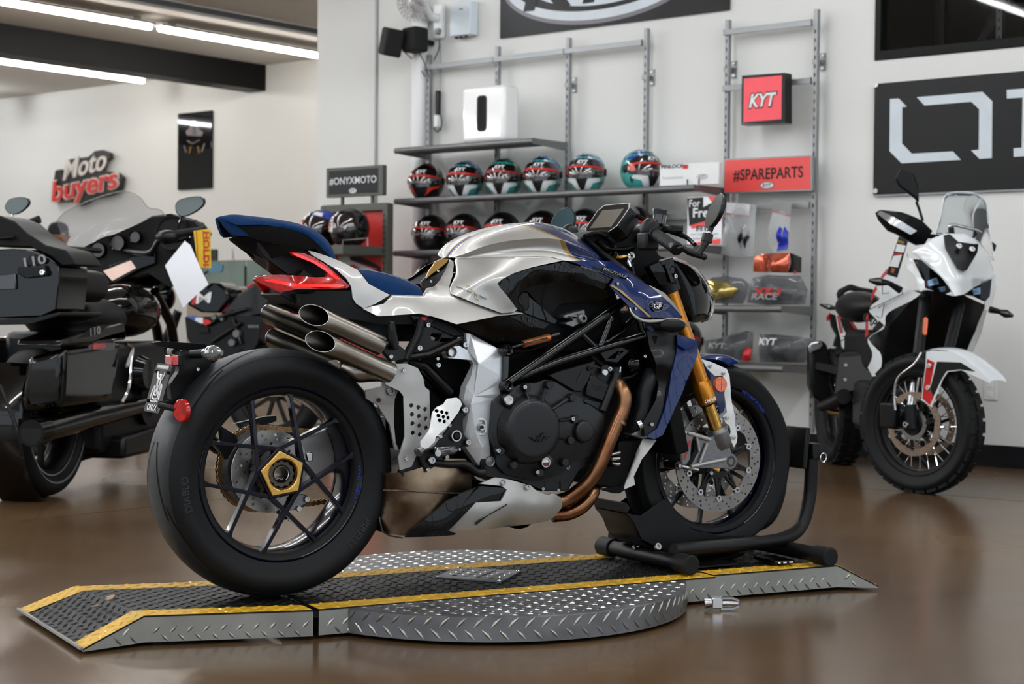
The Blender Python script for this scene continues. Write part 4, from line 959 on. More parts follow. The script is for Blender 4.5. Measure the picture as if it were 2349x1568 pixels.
for x, y in ((240, 473), (257, 1041)): bolt(cC(x, y, -.157), .0055)
plate('heel_lower_guard', cC, [(216, 1115), (290, 1092), (335, 1005), (380, 1060), (385, 1140), (250, 1200)], -.15, .02, 'black_plastic', bev=.003)
hs = [circle(cC(x, y, -.2), .0052, 14) for x, y in ((465, 735), (493, 742), (521, 748), (470, 765), (498, 772), (526, 778), (475, 795), (502, 802))]
panel('heel_guard', cC, [(522, 655, -.19), (582, 648, -.195), (606, 666, -.195), (613, 692, -.193), (590, 742, -.195), (520, 832, -.2), (447, 902, -.205), (441, 930, -.205), (402, 968, -.2), (376, 976, -.195), (350, 962, -.19), (350, 930, -.19), (402, 850, -.19), (425, 742, -.185), (455, 707, -.185), (496, 690, -.188)], 'white_plate', ctrl=[(500, 770, -.205), (420, 880, -.206), (560, 690, -.2)], n=36, th=.004, holes=hs)
plate('footrest_bracket', cC, [(600, 640), (640, 700), (650, 760), (620, 780), (625, 880), (670, 930), (660, 965), (620, 960), (580, 1000), (400, 1120), (370, 1110), (345, 1040), (340, 1000), (440, 960), (520, 850), (590, 750)], -.165, .025, 'black_satin', bev=.004)
g = G(); c = cC(575, 893, -.17); g.lathe([(-.006, .012), (-.006, .0155), (.004, .0155), (.004, .012)], c, (0, 1, 0), 24, True); g.build('pivot_ring', 'steel', BK)
for k in range(10):
    a = 2*PI*k/10; 
g = G(); g.lathe([(-.008, 0), (-.008, .009), (.0, .012), (.0, 0)], c, (0, 1, 0), 20); g.build('pivot_cap', 'black_gloss', BK)
peg0 = cC(455, 1000, -.19); peg1 = cC(560, 985, -.30)
g = G(); g.tube([cC(570, 985, -.17), cC(560, 985, -.2), cC(500, 1000, -.26), cC(462, 1005, -.28)], [.008, .011, .010, .009], 12); g.build('footpeg', 'steel', BK)
plate('footpeg_top', cC, [(455, 968), (560, 962), (582, 985), (575, 1005), (470, 1028), (455, 1005)], -.2, .02, 'steel', bev=.003)
g = G(); g.tube(tr(cC, [(350, 985, -.185), (330, 1000, -.19)]), .012, 10); g.build('pedal_stub', 'cast_grey', BK)
plate('pedal_link', cC, [(318, 985), (345, 960), (362, 985), (335, 1010)], -.19, .012, 'cast_grey', bev=.002)
for x, y, r in ((418, 1050, .0105), (396, 1111, .006), (518, 1030, .006), (475, 897, .006), (533, 825, .006), (632, 727, .0085), (652, 935, .008), (599, 980, .004)): bolt(cC(x, y, -.172), r)
g = G(); g.tube(tr(cC, [(400, 1060, -.16), (520, 1075, -.16), (640, 1080, -.16), (720, 1130, -.16), (770, 1130, -.17)]), [.012, .010, .010, .012, .012], 12, sm=16); g.build('brake_pedal', 'black_satin', BK)

# --- frame side plate (bright)
fv = [(640, 232, -.148), (668, 236, -.15), (860, 340, -.156), (886, 385, -.157), (887, 520, -.16), (862, 560, -.16), (862, 626, -.16), (826, 655, -.16), (817, 700, -.16), (806, 900, -.16), (826, 1040, -.158), (822, 1080, -.156), (790, 1106, -.154), (762, 1110, -.153), (720, 1082, -.153), (640, 972, -.15), (626, 900, -.15), (620, 700, -.15), (640, 580, -.15), (708, 440, -.155), (688, 412, -.15), (640, 405, -.146), (530, 396, -.142), (508, 362, -.14), (530, 325, -.14), (600, 315, -.142), (652, 345, -.147),
      (722, 430, -.180), (690, 638, -.178), (674, 690, -.181), (700, 860, -.176), (745, 965, -.178)]
ff_ = [(0, 1, 26), (1, 2, 27), (2, 3, 27), (3, 4, 27), (1, 27, 26), (26, 27, 19), (26, 19, 20), (26, 20, 21), (21, 22, 23, 24, 25), (21, 25, 26), (27, 4, 28), (19, 27, 28), (19, 28, 18), (4, 5, 28), (5, 6, 28), (6, 7, 28), (28, 7, 8, 29), (29, 8, 9, 30), (30, 9, 10, 31), (31, 10, 11), (31, 11, 12), (31, 12, 13), (31, 13, 14), (18, 28, 17), (28, 29, 17), (17, 29, 30, 16), (16, 30, 15), (15, 30, 31), (15, 31, 14)]
P = tr(cC, fv); g = G(); nf = len(P); cnt = {(f[i], f[(i+1) % len(f)]) for f in ff_ for i in range(len(f))}
g.add(P+[p+V((0, .03, 0)) for p in P], [f[::-1] for f in ff_]+[tuple(i+nf for i in f) for f in ff_]+[(i, j, j+nf, i+nf) for i, j in cnt if (j, i) not in cnt]); g.build('frame_plate', 'silver_plate', BK, bev=.0012, sm=0)
g = G(); g.lathe([(-.004, .011), (-.005, .014), (.006, .015), (.006, .011)], cC(548, 356, -.146), (0, 1, 0), 24, True); g.build('plate_bushing', 'steel_dark', BK)
g = G(); c = cC(790, 1056, -.164); g.lathe([(-.006, 0), (-.004, .012), (-.006, .0145), (.006, .0155)], c, (0, 1, 0), 24); g.build('lower_bushing', 'cast_grey', BK)
sl = tr(cC, [(708, 800), (722, 780), (760, 780), (775, 800), (775, 870), (760, 892), (722, 892), (708, 870)], -.174)
g = G(); g.prism(sl, (0, .01, 0), [[p*.72+sum(sl, V((0, 0, 0)))/8*.28 for p in sl]]); g.build('adjuster_slot', 'silver_plate', BK, bev=.002)
g = G(); g.prism([p*.72+sum(sl, V((0, 0, 0)))/8*.28+V((0, .004, 0)) for p in sl], (0, .004, 0)); g.build('slot_floor', 'cast_grey', BK)
bolt(cC(738, 838, -.176), .010); bolt(cC(738, 838, -.184), .005, mat='steel_dark')
# --- CRC panel
panel('lower_side_panel', cD, [(402, 1310, -.175), (830, 1222, -.186), (1110, 1195, -.188), (1390, 1306, -.186), (1352, 1380, -.182), (1230, 1395, -.18), (1000, 1455, -.172), (830, 1505, -.165), (560, 1385, -.165)], 'black_gloss', ctrl=[(700, 1300, -.188), (1000, 1330, -.188), (1200, 1340, -.188)], n=36, both=True)
panel('panel_badge', cD, [(970, 1226, -.199), (1110, 1198, -.199), (1384, 1306, -.197), (1330, 1350, -.197), (1180, 1330, -.199)], 'duct', th=.002)
o_ = cD(1180, 1268, -.2015); rv = cD(1330, 1310, -.201)-cD(1060, 1218, -.201); g = G(); text(g, 'CRC', o_, rv, V((-rv.z, 0, rv.x)), width=.056, height=.017, bold=.02, shear=-.3); g.build('badge_lettering', 'black_print', BK, sm=0)
# --- black intake arch and recess
panel('intake_arch', cD, [(838, 872, -.2), (890, 828, -.202), (1000, 770, -.204), (1250, 700, -.2), (1540, 644, -.195), (1640, 680, -.196), (1950, 778, -.2), (2120, 820, -.204), (2060, 880, -.2), (1950, 935, -.198), (1700, 862, -.192), (1580, 832, -.19), (1350, 870, -.192), (1140, 925, -.19), (1160, 1010, -.185), (1330, 1150, -.182), (1465, 1270, -.18), (1440, 1300, -.18), (1150, 1195, -.19), (1045, 1152, -.198), (855, 915, -.198)], 'black_gloss',
      ctrl=[(1400, 760, -.212), (1650, 770, -.212), (1850, 840, -.21), (1100, 830, -.214), (1000, 950, -.208), (1100, 1090, -.2)], n=50, th=.012, both=True)
panel('intake_inner', cD, [(1120, 920, -.165), (1580, 830, -.17), (1960, 930, -.178), (2060, 1000, -.17), (1920, 1060, -.16), (1500, 1090, -.15), (1400, 1200, -.15), (1320, 1150, -.155)], 'black_gloss', ctrl=[(1600, 950, -.16)], both=True, th=.01)
g = G(); g.prism(tr(cD, [(880, 860), (1600, 690), (2060, 860), (2200, 1300), (1900, 1600), (1350, 1600), (900, 1500), (600, 1400), (500, 1320), (980, 1200)], -.125), (0, .25, 0)); g.build('airbox', 'black_matt', BK, bev=.01)
# throttle body casting
plate('throttle_body', cD, [(1530, 1215), (1760, 1150), (1770, 1200), (1700, 1210), (1780, 1230), (1785, 1255), (1640, 1340), (1560, 1310), (1560, 1290), (1640, 1270), (1620, 1235), (1540, 1245)], -.165, .04, 'cast_grey', bev=.004)
g = G(); g.lathe([(-.01, .006), (-.01, .010), (-.006, .014), (.01, .016)], cD(1730, 1245, -.168), (0, 1, 0), 20); g.build('throttle_cap', 'cast_grey', BK)

# --- blue wing with emblem
panel('blue_wing', cE, [(205, 692, -.196), (380, 686, -.196), (610, 690, -.19), (710, 745, -.192), (900, 880, -.205), (1080, 1000, -.215), (1200, 1105, -.22), (1290, 1200, -.222), (1335, 1256, -.222), (960, 1252, -.228), (868, 1242, -.226), (808, 1160, -.222), (600, 942, -.206), (642, 868, -.208), (545, 822, -.206), (382, 752, -.2)], 'blue_paint',
      ctrl=[(700, 850, -.218), (900, 1000, -.228), (850, 960, -.214), (1000, 1100, -.236), (1150, 1200, -.234), (560, 760, -.208), (1000, 1040, -.222), (780, 1030, -.22)], n=50, both=True, th=.005, sm=40)
panel('wing_gold_band', cE, [(598, 928, -.2115), (625, 926, -.213), (725, 985, -.2215), (800, 1050, -.2275), (1018, 1246, -.2325), (992, 1246, -.2325), (770, 1050, -.2265), (700, 992, -.2205)], 'gold_paint', th=.001)
g = G(); g.tube(tr(cE, [(800, 1155, -.224), (830, 1215, -.23), (880, 1258, -.232), (960, 1288, -.232), (1100, 1285, -.232), (1260, 1272, -.23), (1350, 1300, -.228), (1388, 1350, -.226)]), [.002, .0045, .005, .0055, .005, .0045, .0035, .002], 10, sm=40); both_build(g, 'wing_edge', 'silver_paint', BK)
panel('wing_front_edge', cE, [(985, 925, -.208), (1150, 1008, -.205), (1245, 1105, -.21), (1335, 1255, -.222), (1290, 1200, -.224), (1200, 1105, -.222), (1080, 1000, -.217)], 'silver_paint', th=.03, both=True)
panel('brutale_plate', cE, [(430, 742, -.205), (520, 742, -.207), (800, 850, -.214), (780, 865, -.214), (640, 850, -.212)], 'black_gloss', th=.002)
rv = cE(800, 858, -.216)-cE(520, 755, -.21); g = G(); text(g, 'BRUTALE', cE(660, 808, -.2155), rv, V((-rv.z, 0, rv.x)), width=.082, height=.008, bold=.012, shear=.2); g.build('wing_lettering', 'grey_print', BK, sm=0)
em = thing  # emblem: wings and shield
def emb(pts, mat, y, name):
    g = G(); g.prism(tr(cE, pts, y), (0, .0008, 0)); return g.build(name, mat, BK, sm=0)
def outline(pts, y, r, mat, name):
    g = G(); g.tube(tr(cE, pts, y), r, 5, closed=True); return g.build(name, mat, BK)
EY = -.2405
emb([(1030, 1120), (1145, 1120), (1130, 1185), (1065, 1198), (1040, 1180)], 'black_gloss', EY, 'emblem_shield')
outline([(1030, 1120), (1145, 1120), (1128, 1182), (1065, 1197), (1040, 1178)], EY-.001, .0006, 'grey_print', 'emblem_outline')
outline([(975, 1082), (1035, 1098), (1042, 1125), (1030, 1150), (1000, 1140)], EY-.001, .0006, 'grey_print', 'emblem_outline')
outline([(1205, 1132), (1150, 1128), (1138, 1150), (1130, 1175), (1165, 1168)], EY-.001, .0006, 'grey_print', 'emblem_outline')
for yy in (1100, 1115): 
    g = G(); g.tube(tr(cE, [(992, yy), (1038, yy+14)], EY-.001), .0006, 5); g.build('emblem_feather', 'grey_print', BK)
    g = G(); g.tube(tr(cE, [(1190, yy+42), (1142, yy+38)], EY-.001), .0006, 5); g.build('emblem_feather', 'grey_print', BK)
emb([(1045, 1085), (1145, 1105), (1140, 1128), (1040, 1110)], 'duct', EY-.0005, 'emblem_ribbon')
rv = V((1, 0, -.12)); up_ = V((.12, 0, 1))
g = G(); text(g, 'GP', cE(1082, 1142, EY-.003), rv, up_, width=.026, height=.014, bold=.015); g.build('emblem_lettering', 'white_print', BK, sm=0)
g = G(); text(g, 'CLASSIC', cE(1095, 1107, EY-.003), rv, up_, width=.024, height=.004, bold=.02); g.build('emblem_lettering', 'white_print', BK, sm=0)
bolt(cE(682, 916, -.217), .004); bolt(cE(862, 1165, -.231), .004)

# --- engine
cov = [(42, 590), (110, 540), (205, 478), (270, 450), (345, 455), (430, 425), (505, 445), (640, 530), (704, 570), (712, 606), (760, 615), (815, 655), (866, 690), (869, 850), (836, 930), (762, 1000), (642, 1036), (592, 1080), (545, 1130), (400, 1182), (300, 1176), (130, 1132), (66, 1070), (50, 970), (20, 860), (25, 760)]
eng = panel('clutch_cover', cF, [(x, y, -.178) for x, y in cov], 'carbon_cover', ctrl=[(310, 800, -.198), (600, 800, -.192), (300, 1080, -.188), (300, 560, -.19), (160, 800, -.192), (450, 640, -.194), (470, 960, -.192), (760, 800, -.186)], n=50, th=.03, sm=70, lam=3e-4)
kq = 1/3.266*(cF(100, 0, -.2)-cF(0, 0, -.2)).length*3.266/100
for x, y, r, yb, h, nm in ((300, 800, 222, -.186, .036, 'clutch_dome'), (695, 812, 78, -.18, .024, 'generator_cap')):
    R_ = r*kq; g = G(); g.lathe([(-h, 0), (-h, R_*.72), (-h+.001, R_*.86), (-h*.78, R_*.93), (-h*.3, R_), (0, R_*1.06)], cF(x, y, yb), (0, 1, 0), 64); g.build(nm, 'carbon_cover', eng, sm=50)
def boss(x, y, r, yb, h=.014, mat='carbon_cover', name='cover_boss', par=eng):
    g = G(); g.lathe([(-h, 0), (-h, r*.8), (-h+.002, r*.92), (0, r)], cF(x, y, yb), (0, 1, 0), 20); return g.build(name, mat, par, sm=40)
for x, y in ((440, 465), (612, 560), (597, 878), (555, 1040), (172, 1062), (632, 720), (273, 481), (75, 957), (367, 1118)): boss(x, y, .0125, -.182, .018)
for x, y in ((273, 481), (632, 720), (75, 957), (367, 1118)): bolt(cF(x, y, -.203), .006, eng)
for a, b in (((430, 500), (400, 600)), ((590, 575), (480, 650)), ((610, 720), (530, 735)), ((575, 865), (510, 850)), ((285, 520), (320, 610)), ((100, 800), (220, 795)), ((150, 920), (240, 860)), ((230, 985), (290, 920))):
    g = G(); g.tube([cF(*a, -.196), cF(*b, -.219)], [.006, .004], 10); g.build('cover_rib', 'carbon_cover', eng)
boss(150, 580, .0215, -.184, .016, 'engine_black', 'filler_boss'); g = G(); g.lathe([(-.006, 0), (-.006, .006), (-.007, .007), (-.007, .012), (-.005, .0145), (0, .0145)], cF(150, 580, -.2), (0, 1, 0), 30); g.build('oil_filler', 'steel', eng)
boss(430, 1045, .022, -.186, .012, 'carbon_cover', 'sight_boss'); g = G(); g.lathe([(-.003, .0115), (-.003, .014), (.0, .0145), (.0, .0115)], cF(430, 1045, -.199), (0, 1, 0), 28, True); g.build('sight_ring', 'steel', eng)
g = G(); g.prism([cF(430, 1045, -.1985)+V((math.cos(a)*.0118, 0, math.sin(a)*.0118)) for a in np.linspace(0, PI, 16)], (0, .002, 0)); g.build('sight_glass', 'white_print', eng)
pm('oil_red', '5a1614', .2, coat=.5); g = G(); g.prism([cF(430, 1045, -.1985)+V((math.cos(a)*.0118, 0, math.sin(a)*.0118)) for a in np.linspace(PI, 2*PI, 16)], (0, .002, 0)); g.build('sight_oil', 'oil_red', eng)
# winged emblem pressed into the cover
for pts in ([(310, 855), (370, 865), (345, 880)], [(350, 890), (385, 845), (395, 845), (365, 890)], [(375, 890), (405, 830), (430, 820), (395, 890)], [(400, 885), (430, 845), (440, 850), (412, 892)], [(425, 865), (470, 852), (440, 875)]):
    g = G(); g.prism(tr(cF, pts, -.2285), (0, .004, 0)); g.build('cover_emblem', 'engine_black', eng, bev=.0005)
# crankcase, cylinders, head
g = G(); g.prism(tr(cF, [(60, 560), (200, 470), (560, 400), (800, 300), (860, 330), (1010, 330), (1000, 480), (900, 680), (880, 1000), (700, 1100), (600, 1260), (400, 1260), (200, 1180), (-40, 1150), (-60, 1000), (20, 800)], -.165), (0, .33, 0)); g.build('crankcase', 'engine_black', BK, bev=.008)
plate('cam_cover', cF, [(455, 395), (560, 350), (800, 285), (805, 300), (750, 440), (700, 520), (640, 510), (520, 440)], -.18, .05, 'engine_black', bev=.006)
plate('cover_slit', cF, [(662, 440), (700, 365), (712, 355), (705, 385), (672, 442)], -.182, .003, 'black_print', bev=0)
bolt(cF(758, 342, -.182), .007, mat='black_satin')
plate('cylinder_block', cF, [(770, 385), (800, 390), (912, 465), (868, 580), (840, 585), (730, 545), (745, 460)], -.178, .05, 'engine_black', bev=.005)
for pts in ([(780, 462), (812, 475), (800, 482)], [(800, 500), (825, 470), (832, 472), (812, 505)], [(825, 505), (845, 475), (852, 480), (835, 508)], [(845, 490), (880, 480), (855, 500)]):
    g = G(); g.prism(tr(cF, pts, -.1795), (0, .003, 0)); g.build('block_emblem', 'duct', BK)
g = G(); g.tube(tr(cF, [(960, 380, -.17), (910, 520, -.17), (855, 660, -.17)]), [.012, .016, .014], 14, sm=10); g.build('coolant_pipe', 'engine_black', BK)
plate('clutch_side', cF, [(730, 560), (860, 590), (850, 660), (870, 700), (760, 620), (715, 600)], -.17, .04, 'carbon_cover', bev=.006)
g = G(); g.cyl(cF(880, 350, -.165), cF(880, 350, -.185), .013, n=20); hd = g.build('head_plug', 'engine_black', BK)
g = G(); g.lathe([(-.003, .0), (-.003, .008), (0, .010)], cF(875, 372, -.186), (0, 1, 0), 18); g.build('plug_cap', 'steel', hd)
g = G(); g.tube(tr(cF, [(985, 370, -.18), (990, 330, -.18)]), [.004, .003], 8); g.build('temperature_sensor', 'steel', BK)
g = G(); g.tube(tr(cF, [(1000, 420, -.15), (1080, 400, -.15), (1130, 340, -.15), (1110, 280, -.15)]), .006, 8, sm=16); g.build('engine_hose', 'black_gloss', BK)
g = G(); g.tube(tr(cF, [(700, 200, -.15), (860, 330, -.16), (1010, 440, -.16)]), .008, 8, sm=12); g.build('engine_hose', 'black_gloss', BK)
g = G(); g.ell(cF(1075, 310, -.14), (.03, .03, .03)); g.build('water_pump', 'black_gloss', BK)
plate('bracket_plate', cF, [(820, 200), (1000, 180), (1060, 210), (970, 300), (880, 290)], -.165, .02, 'black_satin', bev=.003, holes=[tr(cF, [(900, 265), (970, 215), (985, 215), (950, 270)], -.165)])
bolt(cF(908, 345, -.186), .007); bolt(cF(590, 1080, -.17), .008, mat='cast_grey')
for x, y in ((408, 1243), (524, 1252)): bolt(cF(x, y, -.165), .005)
for x in (415, 530):
    g = G(); g.cyl(cF(x, 1185, -.16), cF(x, 1248, -.16), .006, n=10); g.build('sump_stud', 'black_gloss', BK)
g = G(); g.tube(tr(cF, [(540, 1120, -.15), (550, 1200, -.15)]), .005, 8); g.build('oil_line', 'gold_tube', BK)
for y0, y1 in ((985, 975), (1050, 1060), (1018, 1018)):
    g = G(); g.tube(tr(cF, [(925, y0, -.165), (965, y1, -.165), (985, y1-5, -.165)]), [.0045, .006, .005], 10, sm=8); g.build('oil_cooler_fitting', 'chrome', BK)
plate('cooler_block', cF, [(980, 890), (1150, 870), (1060, 1080), (1030, 1260), (800, 1215), (860, 1090), (960, 1060)], -.15, .3, 'black_matt', bev=.005)
# --- headers
g = G(); g.tube(tr(cF, [(955, 440, -.165), (1000, 490, -.19), (1022, 560, -.2), (1010, 650, -.2), (965, 745, -.2), (900, 900, -.2), (835, 1060, -.195), (765, 1180, -.18), (680, 1260, -.16), (590, 1320, -.14), (520, 1340, -.13)]), [.018, .0205, .0205, .0205, .0205, .0205, .0205, .021, .021, .022, .022], 20, sm=60); hp_ = g.build('header_pipe', 'bronze', BK, sm=60)
g = G(); g.tube(tr(cF, [(985, 735, -.2), (975, 755, -.2)]), .0225, 20); g.build('header_ring', 'burnt_steel', hp_)
g = G(); g.tube(tr(cF, [(800, 1180, -.1), (770, 1290, -.12), (700, 1375, -.12), (600, 1425, -.11), (480, 1440, -.1)]), .021, 20, sm=40); g.build('header_pipe', 'bronze', BK, sm=60)
for y, x in ((.02, 30), (.1, 60)):
    g = G(); g.tube(tr(cF, [(955+x, 440, y), (1010+x, 560, y), (960+x, 745, y), (850+x, 1040, y), (760+x, 1200, y*.8), (600, 1340, y*.5)]), .02, 16, sm=30); g.build('header_pipe', 'bronze', BK, sm=60)
g = G(); g.tube(tr(cF, [(600, 1290, -.14), (605, 1375, -.12)]), .004, 8); g.build('header_clamp', 'gold_anod', BK)
# --- collector and belly pan
panel('exhaust_collector', cC, [(130, 1135, -.13), (240, 1130, -.15), (500, 1040, -.15), (640, 1040, -.14), (680, 1130, -.13), (680, 1250, -.13), (540, 1280, -.15), (300, 1510, -.15), (245, 1535, -.14), (150, 1525, -.12), (95, 1430, -.10), (110, 1300, -.10)], 'burnt_steel', ctrl=[(250, 1320, -.162), (450, 1150, -.165), (560, 1150, -.16), (330, 1260, -.165)], n=34, th=.2, sm=60)
g = G(); g.tube(tr(cC, [(110, 1243, -.125), (230, 1245, -.158), (420, 1258, -.17), (600, 1262, -.158), (680, 1258, -.14)]), .0022, 6, sm=24); g.build('collector_seam', 'steel_dark', BK)
panel('collector_shield', cC, [(255, 1545, -.155), (285, 1500, -.16), (510, 1320, -.172), (560, 1290, -.175), (720, 1215, -.178), (905, 1230, -.18), (860, 1310, -.182), (700, 1320, -.182), (640, 1390, -.182), (525, 1500, -.18), (580, 1520, -.175), (560, 1530, -.17)], 'black_gloss', ctrl=[(600, 1350, -.186), (400, 1470, -.178)], n=36, th=.01, both=True)
panel('belly_pan', cC, [(725, 1200, -.165), (830, 1160, -.168), (910, 1172, -.17), (1010, 1200, -.172), (1060, 1215, -.172), (1090, 1245, -.172), (1160, 1275, -.17), (1195, 1262, -.168), (1245, 1285, -.158), (1270, 1325, -.15), (1245, 1370, -.15), (1200, 1420, -.15), (1165, 1440, -.145), (900, 1475, -.14), (525, 1505, -.15), (640, 1390, -.18), (705, 1322, -.184), (860, 1312, -.186), (905, 1240, -.186), (870, 1215, -.18)], 'silver_matt',
      ctrl=[(960, 1300, -.194), (1100, 1330, -.192), (900, 1335, -.2), (1000, 1345, -.186), (800, 1400, -.19), (950, 1420, -.176), (700, 1440, -.178), (1200, 1340, -.176), (1120, 1410, -.168)], n=50, th=.006, both=True, sm=50)
panel('pan_slit', cC, [(695, 1455, -.181), (720, 1435, -.184), (905, 1330, -.2005), (905, 1338, -.200), (780, 1410, -.1925), (722, 1455, -.183), (705, 1468, -.181)], 'black_print', th=.001)
for x, y in ((878, 1192), (1033, 1222)): bolt(cC(x, y, -.18), .008)
g = G(); g.prism(tr(cC, [(725, 1200), (1090, 1245), (1240, 1320), (1190, 1420), (900, 1470), (560, 1490), (300, 1530)], -.12), (0, .24, 0)); g.build('pan_core', 'black_matt', BK)
plate('pan_hook', cC, [(90, 1410), (110, 1500), (160, 1530), (240, 1545), (235, 1555), (150, 1540), (100, 1510), (80, 1420)], -.10, .006, 'steel_dark', bev=.001)
panel('pan_underpart', cF, [(200, 1540, -.09), (330, 1500, -.1), (290, 1530, -.1), (240, 1545, -.1)], 'bronze', th=.1)

g = G(); g.prism(tr(cF, [(60, 200), (400, 60), (900, -60), (1120, -90), (1330, 30), (1250, 500), (1000, 900), (200, 500), (90, 460)], -.09), (0, .18, 0)); g.build('engine_core', 'black_matt', BK)
# --- trellis frame (near side mirrored)
def ftube(pts, r=.0135, n=14, mat='frame_black', sm=0, name='frame_tube'):
    g = G(); g.tube(tr(cF, pts), r, n, sm=sm); return both_build(g, name, mat, BK)
ftube([(130, 460, -.172), (480, 215, -.172), (770, 15, -.165), (1010, -160, -.15)], .0145)
ftube([(225, 410, -.172), (520, 290, -.175), (800, 205, -.175), (1160, 95, -.16)], .0125)
ftube([(300, 385, -.16), (210, 425, -.165), (130, 470, -.17)], .011)
ftube([(830, 190, -.172), (920, -40, -.16)], .0105); ftube([(700, 85, -.17), (800, 180, -.172)], .010); ftube([(1130, -20, -.15), (1170, 90, -.155)], .011)
ftube([(130, 250, -.16), (125, 430, -.165)], .011)
ftube([(800, 200, -.172), (1000, 60, -.15), (1100, -40, -.14)], .009)
for x, y, r in ((125, 205, .0165), (128, 475, .0165)):
    g = G(); g.lathe([(-.02, .008), (-.022, r*.8), (-.018, r), (.02, r)], cF(x, y, -.17), (0, 1, 0), 26); b_ = g.build('frame_boss', 'frame_black', BK, sm=40)
    g = G(); g.lathe([(-.012, 0), (-.012, .005), (-.010, .009)], cF(x, y, -.172), (0, 1, 0), 16); g.build('boss_bolt', 'steel_dark', b_)
g = G(); g.tube(tr(cC, [(925, 328, -.17), (1240, 240, -.17)]), .006, 12); dm = g.build('steering_damper_rod', 'frame_black', BK)
g = G(); g.tube(tr(cC, [(1008, 305, -.17), (1176, 262, -.17)]), .0105, 16); g.build('damper_sleeve', 'copper_print', dm)
panel('sleeve_label', cC, [(1020, 297, -.1812), (1165, 258, -.1812), (1168, 272, -.1812), (1024, 312, -.1812)], 'black_print', th=.0006, par=dm)
rv = cC(1150, 268, -.181)-cC(1040, 298, -.181); g = G(); text(g, 'ante corsa', cC(1095, 285, -.1822), rv, V((-rv.z, 0, rv.x)), width=.03, height=.004); g.build('sleeve_lettering', 'copper_print', dm, sm=0)
g = G(); g.tube(tr(cC, [(930, 345, -.165), (1030, 350, -.165), (1240, 280, -.165)]), .003, 6, sm=12); g.build('hose', 'black_gloss', BK)

# --- radiator with black shroud and blue side covers
g = G(); g.box((1.165, 0, .52), (.05, .36, .36), Matrix.Rotation(math.radians(-14), 3, 'Y')); g.build('radiator', 'black_matt', BK, bev=.005)
panel('radiator_shroud', cG, [(225, -20, -.17), (300, -40, -.18), (420, 0, -.19), (415, 110, -.2), (375, 270, -.205), (335, 450, -.205), (285, 620, -.2), (215, 652, -.19), (205, 560, -.185), (270, 420, -.18), (295, 330, -.178), (275, 270, -.175), (240, 100, -.17)], 'black_satin', ctrl=[(330, 200, -.21), (300, 420, -.205)], n=32, th=.03, both=True)
panel('radiator_cover', cG, [(412, 15, -.19), (480, 40, -.2), (541, 58, -.205), (540, 142, -.212), (470, 305, -.225), (400, 475, -.228), (330, 640, -.222), (275, 668, -.21), (225, 650, -.2), (290, 598, -.208), (335, 480, -.215), (375, 270, -.215), (412, 120, -.21)], 'blue_paint', ctrl=[(420, 320, -.23), (470, 120, -.22), (360, 500, -.226)], n=36, th=.006, both=True, sm=40)
panel('cover_scoop', cG, [(412, 20, -.20), (480, 35, -.208), (541, 58, -.213), (538, 85, -.222), (470, 110, -.228), (418, 82, -.215)], 'blue_paint', ctrl=[(475, 65, -.205)], n=24, th=.004, sm=40)
g = G(); g.tube(tr(cF, [(1215, 380, -.15), (1200, 440, -.165), (1165, 540, -.165), (1150, 640, -.165), (1115, 735, -.16), (1080, 800, -.14)]), .023, 18, sm=26); g.build('radiator_hose', 'duct', BK)
g = G(); g.tube(tr(cF, [(1135, 750, -.163), (1108, 765, -.16)]), .0255, 18); g.build('hose_clamp', 'chrome', BK)
bolt(cG(256, 575, -.206), .006); bolt(cG(213, 153, -.18), .005)
plate('lower_scoop', cF, [(1070, 840), (1150, 790), (1180, 810), (1200, 860), (1150, 870)], -.17, .05, 'cast_grey', bev=.004)
panel('deflector', cG, [(205, 665, -.17), (286, 672, -.185), (200, 792, -.19), (152, 900, -.19), (150, 950, -.188), (90, 978, -.18), (84, 965, -.175), (112, 880, -.17), (160, 750, -.168)], 'silver_matt', n=24, th=.004)
panel('deflector_foot', cG, [(-60, 975, -.17), (90, 960, -.175), (152, 945, -.185), (60, 1003, -.17), (20, 1003, -.165), (-50, 985, -.16)], 'duct', th=.004)
# turn signal under the wing
g = G(); g.ell(cE(1230, 1335, -.24), (.045, .018, .02)); g.tube([cE(1060, 1330, -.2), cE(1200, 1335, -.235)], [.016, .016], 12); g.build('front_turn_signal', 'black_plastic', BK)
panel('blue_underwing', cE, [(970, 1340, -.2), (1060, 1335, -.205), (1055, 1390, -.205), (1010, 1395, -.2)], 'blue_paint', th=.004)

# --- head, yokes, headlight
h0 = tr(cE, [(1255, 650), (1440, 735), (1560, 868), (1632, 1030), (1632, 1180), (1592, 1270), (1500, 1308)], 0)
h1 = tr(cE, [(1245, 668), (1385, 752), (1510, 890), (1572, 1030), (1570, 1170), (1545, 1245), (1470, 1300)], -.072)
h2 = tr(cE, [(1230, 690), (1300, 790), (1360, 910), (1410, 1030), (1430, 1150), (1435, 1235), (1432, 1300)], -.102)
h3 = tr(cE, [(1215, 700), (1240, 800), (1270, 920), (1310, 1050), (1350, 1150), (1390, 1240), (1415, 1298)], -.09)
g = G(); g.skin([h0, h1, h2, h3], 36, 6, mirror=True, capu=True); hl = g.build('headlight_shell', 'black_gloss', BK, sm=60)
g = G(); g.tube([p+V((.002, 0, 0)) for p in catmull(tr(cE, [(1575, 1005, -.06), (1612, 1012, -.045), (1640, 1060, -.0), (1636, 1180, 0), (1600, 1265, 0), (1520, 1306, 0)]), 40)], .0022, 6); g.build('headlight_trim', 'steel', hl)
panel('yoke_cover', cE, [(1000, 745, -.145), (1110, 690, -.15), (1232, 655, -.15), (1258, 760, -.15), (1272, 918, -.148), (1100, 926, -.146), (1050, 840, -.145)], 'black_gloss', ctrl=[(1160, 790, -.158)], th=.03, both=True)
